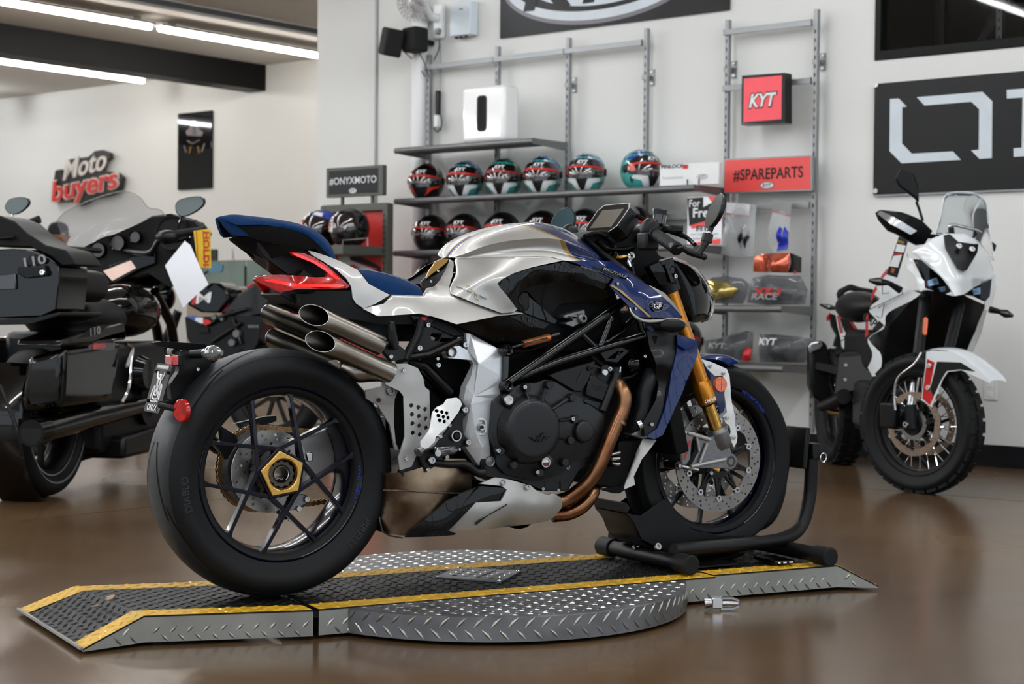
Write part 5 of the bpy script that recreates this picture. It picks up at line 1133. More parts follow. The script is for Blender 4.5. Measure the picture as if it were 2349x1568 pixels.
plate('yoke_fin', cE, [(1155, 725), (1185, 715), (1255, 905), (1220, 912)], -.162, .008, 'black_gloss', bev=.002)
bolt(cE(1258, 842, -.155), .0065)
g = G(); g.cyl(V((1.215, -.14, .80)), V((1.215, .14, .80)), .02); c0 = ft-axis*.19
for s in (1, -1):
    g2 = G(); p = V((c0.x, c0.y*s, c0.z)); g2.tube([p-axis*.03, p+axis*.03], .036, 24); g2.build('yoke_clamp', 'black_satin', BK)
    g2 = G(); p = V((ft.x, ft.y*s, ft.z))-axis*.225; g2.tube([p-axis*.012, p-axis*.008, p+axis*.006], [.014, .022, .024], 24); g2.build('fork_cap', 'gold_fork', BK)
top = V((c0.x, 0, c0.z)); g = G(); g.box(top+V((-.015, 0, 0)), (.07, .22, .04), Matrix.Rotation(math.radians(24), 3, 'Y')); g.box(top+V((.07, 0, -.19)), (.08, .23, .045), Matrix.Rotation(math.radians(24), 3, 'Y')); g.build('triple_clamp', 'black_satin', BK, bev=.006, kind='stuff')
g = G(); g.cyl(top+V((-.035, 0, -.01)), top+V((.05, 0, -.22)), .03, n=20); g.build('steering_head', 'frame_black', BK)
g = G(); g.prism(tr(cE, [(300, 470), (420, 400), (560, 380), (700, 400), (900, 360), (1000, 400), (1040, 520), (1110, 640), (1240, 680), (1010, 760), (960, 860), (900, 900), (640, 700), (480, 560)], -.06), (0, .12, 0)); g.build('front_harness', 'black_matt', BK, bev=.01)
for pts, r in ((((480, 480), (560, 560), (700, 580), (840, 560)), .008), (((350, 440), (500, 420), (640, 520), (660, 620)), .006), (((880, 500), (920, 430), (980, 440), (990, 500)), .007), (((700, 640), (820, 690), (830, 800)), .005), (((640, 560), (590, 640)), .006)):
    g = G(); g.tube([cE(x, y, -.07) for x, y in pts], r, 8, sm=24); g.build('control_cable', 'black_gloss', BK)
g = G(); g.lathe([(-.01, .004), (-.008, .012), (.01, .013), (.012, .004)], cE(805, 640, -.1), (0, 1, 0), 16); d1 = g.build('damper_joint', 'chrome', BK)
g = G(); g.tube(tr(cE, [(805, 645, -.1), (790, 690, -.1), (810, 760, -.1)]), .0085, 10); g.build('damper_stem', 'chrome', d1)
g = G(); g.tube(tr(cE, [(660, 640, -.1), (700, 655, -.1), (790, 640, -.1)]), [.010, .005, .004], 10); g.build('damper_arm', 'gold_anod', d1)
g = G(); g.cyl(cE(820, 740, -.105), cE(835, 830, -.105), .010, n=14); g.build('damper_tube', 'black_gloss', BK)
# tank nose trim between tank and yokes
panel('tank_nose_trim', cE, [(330, 440, -.05), (420, 480, -.06), (560, 600, -.09), (720, 720, -.12), (900, 860, -.16), (1000, 940, -.19), (900, 878, -.2), (700, 740, -.185), (610, 688, -.17), (480, 560, -.12)], 'black_satin', th=.02, both=True)
# --- dashboard
dp = tr(cE, [(338, 362, .075), (520, 215, .075), (590, 175, .06), (805, 145, -.055), (830, 160, -.065), (800, 235, -.07), (600, 345, -.06), (570, 355, -.045), (350, 385, .06)])
A_, B_, C_ = cE(340, 370, .072), cE(810, 148, .0), cE(580, 352, -.06)
DCN = cE(576, 272, 0); 
ux = V((0, -1, 0)); vx = V((.62, 0, .78)).normalized()       # screen axes: to the right, upward-forward
nrm = ux.cross(vx).normalized()
def ds(a, b_, c=0): return DCN+ux*a+vx*b_+nrm*c
def dring(k, c): return [ds(x*k*1.06, y*k*1.06, c) for x, y in ((-.082, -.03), (-.06, -.052), (.058, -.052), (.082, -.03), (.082, .036), (.064, .056), (-.064, .056), (-.082, .036))]
g = G(); R = [dring(.85, -.055), dring(1.02, -.042), dring(1.02, -.006), dring(1.0, 0)]; g.grid(R, cu=True, flip=True); g.fan(R[0]); g.fan(R[-1], True); dash = g.build('dashboard', 'black_satin', BK, sm=30)
g = G(); g.prism(dring(.99, .0005), nrm*.001, [dring(.94, .0005)]); g.build('dash_bezel', 'cast_grey', dash, sm=0)
g = G(); g.prism(dring(.935, .0005), nrm*.0008); g.build('dash_glass', 'black_gloss', dash, sm=0)
g = G(); g.prism([ds(x, y, .0012) for x, y in ((-.058, -.034), (.058, -.034), (.058, .036), (-.058, .036))], nrm*.0006); g.build('dash_screen', 'screen', dash, sm=0)
g = G(); g.tube([ds(0, -.01, -.035), ds(.0, .03, -.09), top], .018, 12); g.build('dash_mount', 'black_satin', dash)
# --- handlebars, controls, mirrors, both sides
GI, GE = cE(1060, 420, -.25), cE(1255, 555, -.37)
for s in (1, -1):
    Q = lambda p: V((p[0], p[1]*s, p[2]))
    d = (GE-GI).normalized(); inn = V((c0.x+.01, -.07, GI.z+.02))
    g = G(); g.tube([Q(inn), Q(inn.lerp(GI, .5)+V((0, 0, .01))), Q(GI-d*.02)], .011, 14, sm=14); hb = g.build('handlebar', 'black_satin', BK)
    g = G(); g.tube([Q(GI-d*.005), Q(GI), Q(GI+d*.006), Q(GI+d*.008), Q(GE-d*.01), Q(GE)], [.016, .021, .021, .0165, .0165, .0175], 20); g.build('grip', 'rubber', hb)
    for k in range(9):
        p = GI+d*(.03+.009*k); g = G(); g.tube([Q(p), Q(p+d*.003)], .0172, 18); g.build('grip_rib', 'rubber_worn', hb)
    g = G(); g.tube([Q(GE-d*.002), Q(GE+d*.014), Q(GE+d*.016)], [.019, .019, .013], 20); g.build('bar_end', 'black_satin', hb)
    g = G(); g.ell(Q(GI-d*.035), (.03, .03, .036)); g.box(Q(GI-d*.03+V((-.01, 0, -.03))), (.045, .05, .05)); sw_ = g.build('switch_block', 'black_plastic', hb, bev=.006, sm=50, kind='stuff')
    if s == 1:
        g = G(); g.prism(tr(cE, [(948, 475), (990, 470), (998, 525), (950, 530)], -.235), (0, .02, 0)); g.build('kill_switch', 'red_part', hb, bev=.002)
    g = G(); lv = GI+V((.055, 0, .01)); g.tube([Q(GI+V((.03, .01, .02))), Q(lv), Q(lv+d*.06+V((.02, 0, 0))), Q(lv+d*.13+V((.012, 0, 0)))], [.010, .008, .006, .006], 10, sm=20); g.build('lever', 'black_satin', hb)
    g = G(); g.box(Q(lv+d*.02+V((-.005, 0, .012))), (.05, .04, .024)); g.build('master_cylinder', 'black_satin', hb, bev=.006)
    # bar-end mirror
    m0, m1, m2 = GE+d*.01, cE(1480, 630, -.40), cE(1545, 655, -.41)
    g = G(); g.tube([Q(cE(1330, 560, -.385)), Q(cE(1400, 600, -.39)), Q(m1), Q(m2)], [.008, .010, .009, .006], 12, sm=16); g.tube([Q(m0), Q(cE(1330, 560, -.385))], .009, 10); g.build('mirror_arm', 'black_satin', hb)
    g = G(); g.ell(Q(cE(1546, 650, -.412)), (.009, .009, .009)); g.build('arm_knob', 'black_satin', hb)
    g = G(); g.tube([Q(cE(1490, 625, -.402)), Q(cE(1530, 560, -.405)), Q(cE(1565, 495, -.405))], [.010, .009, .012], 12, sm=10); g.tube([Q(cE(1570, 500, -.405)), Q(cE(1588, 420, -.405))], [.016, .0155], 16); g.build('mirror_stalk', 'black_satin', hb)
    g = G(); g.ell(Q(cE(1602, 402, -.405)), (.006, .006, .006)); g.build('mirror_ball', 'chrome', hb)
    mc = cE(1652, 190, -.40); mt, mb = cE(1718, 8, -.40), cE(1600, 350, -.40)
    up_ = (mt-mb).normalized(); nr = V((-.97, .25, -.0)); nr = (nr-up_*nr.dot(up_)).normalized(); sd = up_.cross(nr); a_, b_ = (mt-mb).length/2, .05
    def el(k, off): return [Q(mc+up_*a_*k*math.cos(t)+sd*b_*k*math.sin(t)+nr*off) for t in np.linspace(0, 2*PI, 41)[:-1]]
    g = G(); R = [el(.55, -.016), el(.9, -.012), el(1.0, -.004), el(1.0, .002), el(.96, .003)]; g.grid(R, cu=True, flip=s > 0); g.fan(R[0], s > 0); g.fan(R[-1], s < 0); mi = g.build('mirror', 'black_satin', hb, sm=40)
    g = G(); R = el(.945, .0036); g.fan(R, s < 0); g.build('mirror_glass', 'mirror_glass' if s > 0 else 'mirror_teal', hb)
    g = G(); g.tube([Q(cE(1602, 402, -.405)), Q(cE(1622, 340, -.404))], [.008, .009], 10); g.build('mirror_neck', 'black_satin', hb)
# brake fluid reservoir
rc_ = cE(1100, 230, -.20); g = G(); g.lathe([(-.028, .0), (-.028, .018), (-.026, .020), (.0, .021)], rc_, (0.1, 0, 1), 28); rs = g.build('fluid_reservoir', 'smoke_glass', BK, sm=40)
g = G(); g.lathe([(.0, .021), (.0, .0232), (.014, .0232), (.016, .021), (.016, 0)], rc_, (.1, 0, 1), 14); g.build('reservoir_cap', 'black_satin', rs, sm=20)
g = G(); g.tube([rc_+V((0, 0, -.028)), cE(1130, 330, -.2), cE(1180, 350, -.22)], .006, 8, sm=8); g.build('reservoir_bracket', 'black_satin', rs)
g = G(); g.tube(tr(cE, [(880, 240, -.1), (980, 290, -.15), (1040, 330, -.19)]), .007, 8); g.build('brake_hose', 'black_gloss', BK)

# --- rear number plate bracket on its swingarm stalk
g = G(); g.tube([V((.1, .14, .36)), V((-.12, .15, .40)), cA(560, 1290, .12), cA(420, 1300, .05), cA(330, 1290, 0)], [.016, .018, .024, .026, .02], 12, sm=20); g.build('plate_stalk', 'black_plastic', BK)
panel('plate_hugger', cA, [(115, 1160, .0), (180, 1150, .0), (520, 1168, .02), (600, 1205, .03), (560, 1230, .03), (400, 1225, .02), (150, 1190, 0)], 'black_plastic', y=0, th=.03)
panel('plate_bracket', cA, [(330, 1240, -.01), (420, 1225, -.01), (560, 1240, 0), (600, 1300, .0), (560, 1380, .0), (480, 1480, .0), (400, 1580, 0), (330, 1640, -.0), (260, 1620, -.0), (250, 1500, -.0), (320, 1400, -.01)], 'black_plastic', ctrl=[(420, 1380, -.02)], th=.03)
g = G(); q = [cA(217, 1268, .0), cA(310, 1262, -.045), cA(318, 1345, -.045), cA(222, 1345, .0)]
pc = cA(270, 1305, -.01); g.box(pc, (.022, .055, .026)); pl = g.build('plate_light', 'red_lens', BK, bev=.003)
g = G(); g.box(pc+V((.012, 0, 0)), (.012, .06, .03)); g.build('light_housing', 'black_plastic', BK, bev=.003)
rcx = cB(235, 408, -.125); g = G(); g.lathe([(0, 0), (0, .026), (.003, .029), (.010, .029), (.010, 0)], rcx, (.94, .34, 0), 40); rr_ = g.build('rear_reflector', 'red_lens', BK)
g = G(); g.tube([rcx+V((.008, .01, 0)), rcx+V((-.03, .06, .01)), cA(300, 1640, 0)], .008, 8); g.build('reflector_arm', 'black_plastic', BK)
for yy, c1, c2 in ((-.09, cA(420, 1255, -.03), cA(610, 1245, -.10)), (.1, cA(300, 1240, .03), cA(285, 1225, .1))):
    g = G(); g.tube([c1, c1.lerp(c2, .6)], [.011, .012], 12); g.build('signal_stem', 'black_plastic', BK)
    dv = (c2-c1).normalized(); g = G(); g.tube([c1.lerp(c2, .58), c1.lerp(c2, .7), c2, c2+dv*.02, c2+dv*.026], [.012, .018, .021, .016, .006], 14, sm=12); g.build('rear_turn_signal', 'clear_lens', BK, sm=20)
# number plate: writing and a rider drawing
pr = V((0, -1, 0)); tilt = V((.27, 0, .96)).normalized(); NPC = cA(150, 1530, 0); pn = pr.cross(tilt)
def np_(a, b_, c=0): return NPC+pr*a+tilt*b_+pn*c
hw_, hh = .062, .064
g = G(); cr_ = .008; pts = []
for cx_, cy_, a0 in ((hw_-cr_, hh-cr_, 0), (-hw_+cr_, hh-cr_, PI/2), (-hw_+cr_, -hh+cr_, PI), (hw_-cr_, -hh+cr_, 1.5*PI)):
    pts += [np_(cx_+cr_*math.cos(a0+t), cy_+cr_*math.sin(a0+t)) for t in np.linspace(0, PI/2, 5)]
g.prism(pts, -pn*.003); npl = g.build('number_plate', 'black_gloss', BK)
g = G(); g.prism([np_(x, y, .0005) for x, y in ((-.045, .05), (.045, .05), (.045, .06), (-.045, .06))], pn*.0005); g.build('plate_strip', 'grey_print', npl, sm=0)
g = G(); text(g, 'www.onyxmoto.com', np_(0, .055, .0015), pr, tilt, width=.085, height=.0085, bold=.02); text(g, 'ONYX', np_(.0, -.052, .001), pr, tilt, width=.075, height=.017, bold=.01); g.build('plate_lettering', 'white_print', npl, sm=0, kind='stuff')
g = G(); random.seed(4)
for pts, r in (([(-.028, .042), (-.02, .03), (-.006, .022), (0, .028), (.008, .02), (.022, .028), (.028, .042)], .0022), ([(-.004, .034), (.006, .034), (.008, .028), (-.002, .026)], .003), ([(-.006, .022), (-.008, .01), (0, 0), (-.008, -.012)], .003), ([(.01, .02), (.012, .008), (.004, -.002), (.01, -.014)], .0028),
               ([(-.034, -.03), (-.03, -.006), (-.022, .004), (-.016, -.006), (-.018, -.028)], .0022), ([(.034, -.03), (.032, 0), (.026, .01), (.02, 0), (.022, -.028)], .0022), ([(-.018, -.014), (0, -.02), (.018, -.012)], .0024), ([(-.014, -.028), (0, -.03), (.016, -.028)], .0022), ([(-.03, -.034), (-.026, -.036), (.03, -.034)], .0014)):
    g.tube([np_(x, y, .001) for x, y in pts], r, 5, sm=20)
g.build('plate_drawing', 'white_print', npl, kind='stuff')
for x, y in ((-.045, .042), (.045, .042), (-.05, -.036), (.05, -.036)):
    g = G(); g.box(np_(x, y, .002), (.006, .012, .008)); g.build('plate_fastener', 'black_plastic', npl, bev=.001)
for x, y in ((475, 1375), (440, 1350)): pass
bolt(cA(475, 1378, -.012), .005)
# lettering on tyre and rims
def ring_text(body, ax, r, y, ang, size, mat, par, name, s=-1, hgt=None):
    vs_, fs_ = text_geo(body, size=1, bold=.0)
    x0 = min(v.x for v in vs_); x1 = max(v.x for v in vs_); k = size/(x1-x0); g = G(); P = []
    for v in vs_:
        a = ang-((v.x-(x0+x1)/2)*k)/r; rr = r+v.y*k*(hgt or 1); P.append(V((ax.x+math.cos(a)*rr, y, ax.z+math.sin(a)*rr)))
    g.add(P, fs_); return g.build(name, mat, par, sm=0)
ring_text('PIRELLI', RAX, .266, -.1008, math.radians(-38), .085, 'rubber_worn', rw_, 'tyre_lettering')
ring_text('DIABLO', RAX, .272, -.1002, math.radians(188), .09, 'rubber_worn', rw_, 'tyre_lettering')
ring_text('MV MOTORBOX', RAX, .2185, -.0785, math.radians(-8), .09, 'blue_print', rw_, 'rim_lettering')
ring_text('MOTORBOX OILED', FAX, .226, -.0545, math.radians(52), .11, 'blue_print', fw_, 'rim_lettering')

# ---------------------------------------------------------------- display wall: racks, shelves, signs
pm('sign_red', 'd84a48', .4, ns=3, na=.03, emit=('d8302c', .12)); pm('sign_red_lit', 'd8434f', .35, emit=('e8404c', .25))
pm('sign_dark', '1c1e20', .5, spec=.3); pm('sign_frame', '6f6f6b', .45, .3); pm('white_gloss', 'f2f2f0', .12, 0, .6, .05, ns=3, na=.01)
pm('white_plastic', 'e6e7e6', .4, ns=5, na=.02); pm('cool_white', 'd3dde3', .35, ns=5, na=.02); pm('banner_black', '0c0c0d', .42, ns=3, na=.1, spec=.3); pm('banner_white', 'cdd6db', .4)
pm('banner_grey', '6e6b72', .4); pm('paper', 'eef0f4', .6, ns=4, na=.02); pm('screw', 'd8d8d6', .3, .6); pm('slot_black', '060606', .8)
pm('cable_black', '111111', .5); pm('cable_grey', 'a0a0a0', .5); pm('speaker_cloth', '0c0c0d', .8, ns=200, na=.3); pm('clear_plastic', 'eef2f4', .08, trans=.9, ior=1.2, na=0)
pm('bag_plastic', 'd6d9da', .18, alpha=.30, coat=.5, ns=30, na=.05, bump=(18, .9, .01)); pm('bag_dark', '6a6d70', .2, alpha=.45, coat=.6, ns=22, na=.2, bump=(22, 1, .012))
def wthing(name, label, cat, group=None): return thing(name, label, cat, WF, group)
SF = -.085
SX = {k: wf(px, py, SF).x for k, px, py in ((0, 981, 250), (1, 1139, 150), (2, 1301, 200), (3, 1480, 200), (4, 1665, 300), (5, 1868, 300))}
STOP = {0: wf(984, 122, SF).z, 1: wf(1141, 105, SF).z, 2: wf(1303, 88, SF).z, 3: wf(1482, 66, SF).z, 4: wf(1668, 43, SF).z, 5: wf(1875, 22, SF).z}
zt1 = (STOP[0]+STOP[1]+STOP[2]+STOP[3])/4; zt2 = (STOP[4]+STOP[5])/2
def upright(par, x, ztop):
    g = G(); g.box((x, SF+.016, (ztop+.13)/2), (.026, .032, ztop-.13)); u = g.build('upright', 'grey_metal', par, bev=.002, sm=0)
    g = G(); z = ztop-.13
    while z > .2: g.box((x-.002, SF-.0005, z), (.0075, .002, .022)); z -= .0508
    g.build('upright_slot', 'slot_black', u, sm=0, kind='stuff')
    return u
def wall_clip(par, px_, py_):
    q = wf(px_, py_, -.004); g = G(); g.box((q.x, -.004, q.z), (.04, .006, .105)); g.box((q.x-.03, -.028, q.z), (.03, .05, .03)); c = g.build('wall_clip', 'grey_metal', par, bev=.002, sm=0)
    for dz in (-.036, .036): bolt(V((q.x, -.008, q.z+dz)), .009, c, mat='screw', name='screw')
rackA = wthing('wall_rack', 'grey slotted wall rack with four uprights holding the helmet shelves', 'rack')
for k in range(4): upright(rackA, SX[k], zt1)
def crossbar(par, xa, xb, z, ya=SF-.012):
    g = G(); g.box(((xa+xb)/2, ya, z), (xb-xa, .014, .036)); g.box((xb-.006, ya+.004, z), (.012, .02, .04)); return g.build('crossbar', 'grey_metal', par, bev=.002, sm=0)
zr = wf(1303, 118, SF).z
for a, b in ((0, 1), (1, 2), (2, 3)): crossbar(rackA, SX[a]-.016, SX[b]-.02, zr)
zq = wf(1560, 497, SF).z; crossbar(rackA, SX[3], SX[4]+.1, zq)
for px_, py_ in ((1318, 195), (1496, 178)): wall_clip(rackA, px_, py_)
rackB = wthing('wall_rack', 'grey slotted wall rack with two uprights beside the white motorcycle', 'rack')
for k in (4, 5): upright(rackB, SX[k], zt2)
zc = wf(1770, 63, SF).z; crossbar(rackB, SX[4]-.016, SX[5]-.02, zc); zc2 = wf(1668, 203, SF).z; crossbar(rackB, SX[4]-.016, SX[5]-.02, zc2); zc3 = wf(1868, 470, SF).z; crossbar(rackB, SX[4]-.016, SX[5]-.02, zc3)
for px_, py_ in ((1684, 160), (1888, 142)): wall_clip(rackB, px_, py_)
SD = -.445
def shelf(pxl, pyl, pxr, pyr, label, xl=None, xr=None):
    a = wf(pxl, pyl, SD) if pxl is not None else None; b = wf(pxr, pyr, SD); z = (a.z+b.z)/2 if a else b.z
    x0 = xl if xl is not None else a.x; x1 = xr if xr is not None else b.x
    t = wthing('shelf', label, 'shelf', 'grey metal wall shelves')
    g = G(); g.box(((x0+x1)/2, (SD+SF)/2, z-.006), (x1-x0, SF-SD-.03, .012)); g.build('shelf_board', 'shelf_metal', t, sm=0)
    g = G(); g.tube([(x0, SD+.012, z-.018), (x1, SD+.012, z-.018)], .020, 14); g.build('front_lip', 'shelf_metal', t, sm=40)
    for x in (x0+.004, x1-.004):
        g = G(); g.prism([V((x-.003, SD+.02, z-.036)), V((x-.003, SF, z-.055)), V((x-.003, SF, z+.0)), V((x-.003, SD+.02, z+.0))], (.006, 0, 0)); g.build('shelf_bracket', 'shelf_metal', t, sm=0)
    g = G(); g.box(((x0+x1)/2, (SD+SF)/2, z-.014), (x1-x0-.02, SF-SD-.06, .004)); g.build('underside_shade', 'shelf_shaded', t, sm=0)  # darker sheet below the board, shade put into its colour
    return x0, x1, z
xa0, xa1, ZA = shelf(905, 338, 1222, 318, 'short top wall shelf carrying the white speaker box')
xb0, xb1, ZB2 = shelf(905, 455, 1592, 424, 'long wall shelf with the colourful helmets')
xc0, xc1, ZC = shelf(903, 575, None, None, 'long wall shelf with the all black helmets', xr=xb1) if False else (0, 0, 0)
a = wf(903, 575, SD); t_ = a
xc0, xc1, ZC = shelf(903, 575, wf(903, 575, SD).x and 1592, 560, 'long wall shelf with the all black helmets')
xd0, xd1, ZD = shelf(905, 690, 1500, 680, 'lowest wall shelf behind the tank of the silver motorcycle')
xe0, xe1, ZE = shelf(1585, 702, 1793, 699, 'narrow wall shelf with bagged visors behind the headlight')
xf0, xf1, ZF = shelf(1585, 838, 1796, 833, 'lowest narrow wall shelf with bagged helmets')

# --- helmets
def hS(az, el, lift=0.0):
    ca, sa, ce, se = math.cos(az), math.sin(az), math.cos(el), math.sin(el)
    a = .120; b = .150 if ca > 0 else .148; c = .128 if se > 0 else .135
    d = V((sa*ce, -ca*ce, se)); r = 1/math.sqrt((d.x/a)**2+(d.y/b)**2+(d.z/c)**2)
    if se < 0 and ca > 0: r *= 1+.10*min(1, -se*1.8)*ca**2
    if se > .2 and ca < 0: r *= 1+.04*math.sin((se-.2)*3)
    r += lift; p = d*r
    if p.z < -.115: p = V((p.x, p.y, -.115-(p.z+.115)*-.02))
    return p+V((0, 0, .118))
def hgeo(poly, lift=.002, n=16):
    P = [V(p) for p in poly]; lo = V((min(p.x for p in P), min(p.y for p in P))); hi = V((max(p.x for p in P), max(p.y for p in P)))
    st = max(hi.x-lo.x, hi.y-lo.y)/n; b = []
    for i in range(len(P)):
        a, c = P[i-1], P[i]; k = max(1, int((c-a).length/st)); b += [a.lerp(c, t/k) for t in range(1, k+1)]
    def ins(q):
        r = False
        for i in range(len(P)):
            a, c = P[i-1], P[i]
            if (a.y > q.y) != (c.y > q.y) and q.x < (c.x-a.x)*(q.y-a.y)/(c.y-a.y)+a.x: r = not r
        return r
    inn = []
    for i in range(n+1):
        for j in range(n+1):
            q = V((lo.x+i*st, lo.y+j*st))
            if ins(q) and min((p-q).length for p in b) > st*.4: inn.append(q)
    r = delaunay_2d_cdt(b+inn, [(i, (i+1) % len(b)) for i in range(len(b))], [], 1, 1e-7)
    D = math.radians
    return [hS(D(p.x), D(p.y), lift) for p in r[0]], [tuple(f) for f in r[2]]
pm('h_black', '0c0c0d', .18, 0, .8, .04); pm('h_mattblack', '101011', .4, 0, .2); pm('h_teal', '3fa39b', .25, 0, .8, .05, ns=20, na=.08); pm('h_blue', '1a2a78', .25, 0, .8, .05, ns=40, col2='2b3f9c')
pm('h_green', '0f6a34', .25, 0, .8, .05, ns=20, na=.1); pm('h_white', 'dfe3e4', .3, 0, .6); pm('h_red', 'c23020', .3, 0, .6, ns=30, na=.2); pm('h_visor', '131010', .06, 0, 1, .02, ns=12, col2='2a1512')
pm('h_smoke', '1a1a1c', .1, 0, 1, .02); pm('h_yellow', 'd8b420', .35)
def helmet_meshes(kind):
    """list of (part name, mesh data, material) shared by all helmets of a kind"""
    out = []
    def add(name, polys, mat, lift=.002, n=16):
        g = G()
        for p in polys: v, f = hgeo(p, lift, n); g.add(v, f)
        me = bpy.data.meshes.new(name); me.from_pydata(g.v, [], g.f); me.materials.append(MAT[mat]); me.polygons.foreach_set('use_smooth', [True]*len(me.polygons)); out.append((name, me))
    def mesh(name, g, mat, smooth=True):
        me = bpy.data.meshes.new(name); me.from_pydata(g.v, [], g.f); me.materials.append(MAT[mat])
        if smooth: me.polygons.foreach_set('use_smooth', [True]*len(me.polygons))
        out.append((name, me))
    D = math.radians
    g = G(); rows = [[hS(2*PI*i/40, D(-62+152*j/26)) for i in range(40)] for j in range(27)]; g.grid(rows, cu=True, flip=True)
    base = [hS(2*PI*i/40, D(-62)) for i in range(40)]; g.fan(base, False)
    mesh('shell', g, {'black': 'h_mattblack', 'red': 'h_black', 'teal': 'h_teal', 'green': 'h_teal', 'race': 'h_black', 'mix': 'h_black'}[kind])
    M2 = lambda P: [(-x, y) for x, y in P[::-1]]
    if kind in ('teal', 'green'):
        top = [(-75, 30), (75, 30), (110, 20), (150, 30), (179, 40), (179, 84), (0, 86), (-179, 84), (-179, 40), (-150, 30), (-110, 20)]
        add('crown_graphic', [top], 'h_blue' if kind == 'teal' else 'h_green', .0012, 22)
        V1 = [(4, -48), (16, -14), (52, -16), (60, -24), (30, -28), (18, -54)]
        add('chin_stripe', [V1, M2(V1)], 'h_white', .0035)
        ch = [(-14, -16), (14, -16), (5, -46), (-5, -46)]; add('chin_vent', [ch], 'h_mattblack', .004)
        g = G(); random.seed(3)
        for i in range(16):
            az, el = random.uniform(-80, 80), random.uniform(38, 72); v, f = hgeo([(az+7*math.cos(a)/math.cos(D(el))*.55, el+4*math.sin(a)) for a in np.linspace(0, 2*PI, 7)[:-1]], .003, 3); g.add(v, f)
        mesh('star_pattern', g, 'h_white' if kind == 'teal' else 'h_teal')
        g = G(); vs_, fs_ = text_geo('0', size=1, bold=.06); 
        for s in (-1, 1): g.add([hS(D(s*62+v.x*20), D(-30+v.y*20), .003) for v in vs_], fs_)
        vs_, fs_ = text_geo('LEOPARD', size=1, bold=.02); g.add([hS(D(96+v.x*8), D(-30+v.y*12), .003) for v in vs_], fs_); mesh('side_lettering', g, 'black_print', False)
    elif kind == 'red':
        V1 = [(12, -40), (22, -18), (62, -12), (66, -18), (34, -24)]; add('chin_stripe', [V1, M2(V1)], 'h_red', .003)
        V2 = [(-100, 10), (-66, 18), (-62, -6), (-100, -14)]; add('side_flash', [V2, M2(V2)], 'h_red', .003)
        ch = [(-20, -18), (20, -18), (9, -48), (-9, -48)]; add('chin_vent', [ch], 'duct', .004)
        V3 = [(18, 60), (26, 60), (50, 44), (44, 42)]; add('crown_graphic', [V3, M2(V3)], 'h_red', .003)
    elif kind in ('race', 'mix'):
        if kind == 'mix': add('crown_graphic', [[(-100, 30), (100, 30), (150, 40), (100, 75), (-100, 75)]], 'h_blue', .0015, 20); add('crown_flash', [[(10, 42), (50, 36), (56, 52), (20, 58)]], 'h_white', .003); add('crown_tip', [[(-30, 66), (30, 66), (20, 80), (-20, 80)]], 'h_yellow', .003)
        add('visor_sticker', [[(-60, 22), (-6, 24), (-4, -12), (-56, -8)]], 'h_red' if kind == 'mix' else 'h_white', .008)
        add('sticker_band', [[(-58, 10), (-8, 12), (-7, 2), (-57, 2)]], 'h_red', .0088); add('sticker_corner', [[(-30, 0), (-12, 0), (-10, -10), (-26, -8)]], 'h_yellow', .009)
        g = G(); random.seed(5)
        for i in range(20):
            az, el = random.uniform(-56, -8), random.uniform(-8, 22); w, h = random.uniform(2, 7), random.uniform(1, 3)
            v, f = hgeo([(az-w, el-h), (az+w, el-h), (az+w, el+h), (az-w, el+h)], .0095, 2); g.add(v, f)
        mesh('sticker_print', g, 'black_print')
    else:
        ch = [(-24, -20), (24, -20), (10, -48), (-10, -48)]; add('chin_vent', [ch], 'h_black', .003)
    if kind not in ('race',):
        vis = [(-80, 2), (-72, 24), (-40, 34), (0, 36), (40, 34), (72, 24), (80, 2), (66, -12), (30, -15), (0, -16), (-30, -15), (-66, -12)]
    else: vis = [(-80, 2), (-72, 24), (0, 30), (72, 24), (80, 2), (0, -16)]
    add('visor', [vis], 'h_visor', .006, 20)
    if kind not in ('race', 'mix'):
        g = G(); vs_, fs_ = text_geo('KYT', size=1, bold=.05, shear=.25); g.add([hS(D(v.x*15), D(25+v.y*13), .0075) for v in vs_], fs_)
        mesh('visor_lettering', g, 'white_print', False)
        g = G()
        for pl in ([(-70, 12), (-40, 17), (50, 14), (70, 6), (70, 2), (48, 9), (-40, 12), (-70, 5)],): v, f = hgeo(pl, .0072, 16); g.add(v, f)
        mesh('visor_band', g, 'red_print')
        g = G(); random.seed(2)
        for i in range(26):
            row = random.choice((18, 6, 2, -2, -5)); az = random.uniform(-36, 48); w = random.uniform(2, 8)
            v, f = hgeo([(az-w, row-.7), (az+w, row-.9), (az+w, row+.7), (az-w, row+.5)], .008, 2); g.add(v, f)
        mesh('visor_print', g, 'grey_print')
        add('visor_flash', [[(-68, 14), (-50, 16), (-46, -6), (-60, -8)]], 'h_red', .0078, 6)
    # crown vent and side pivots
    g = G(); v, f = hgeo([(-16, 44), (16, 44), (12, 52), (-12, 52)], .006, 6); g.add(v, f); mesh('crown_vent', g, 'h_black')
    g = G()
    for s in (-1, 1):
        c = hS(D(84*s), D(2), .002); g.lathe([(0, .026), (.008, .024), (.010, .012), (.010, 0)], c, (s, 0, 0), 18)
    mesh('visor_pivot', g, 'duct')
    g = G(); rows = [[hS(2*PI*i/32, D(-60), k)+V((0, 0, dz)) for i in range(32)] for k, dz in ((.001, .012), (.002, .004), (-.012, -.004))]; g.grid(rows, cu=True, flip=True); mesh('neck_trim', g, 'rubber')
    return out
_hm = {}
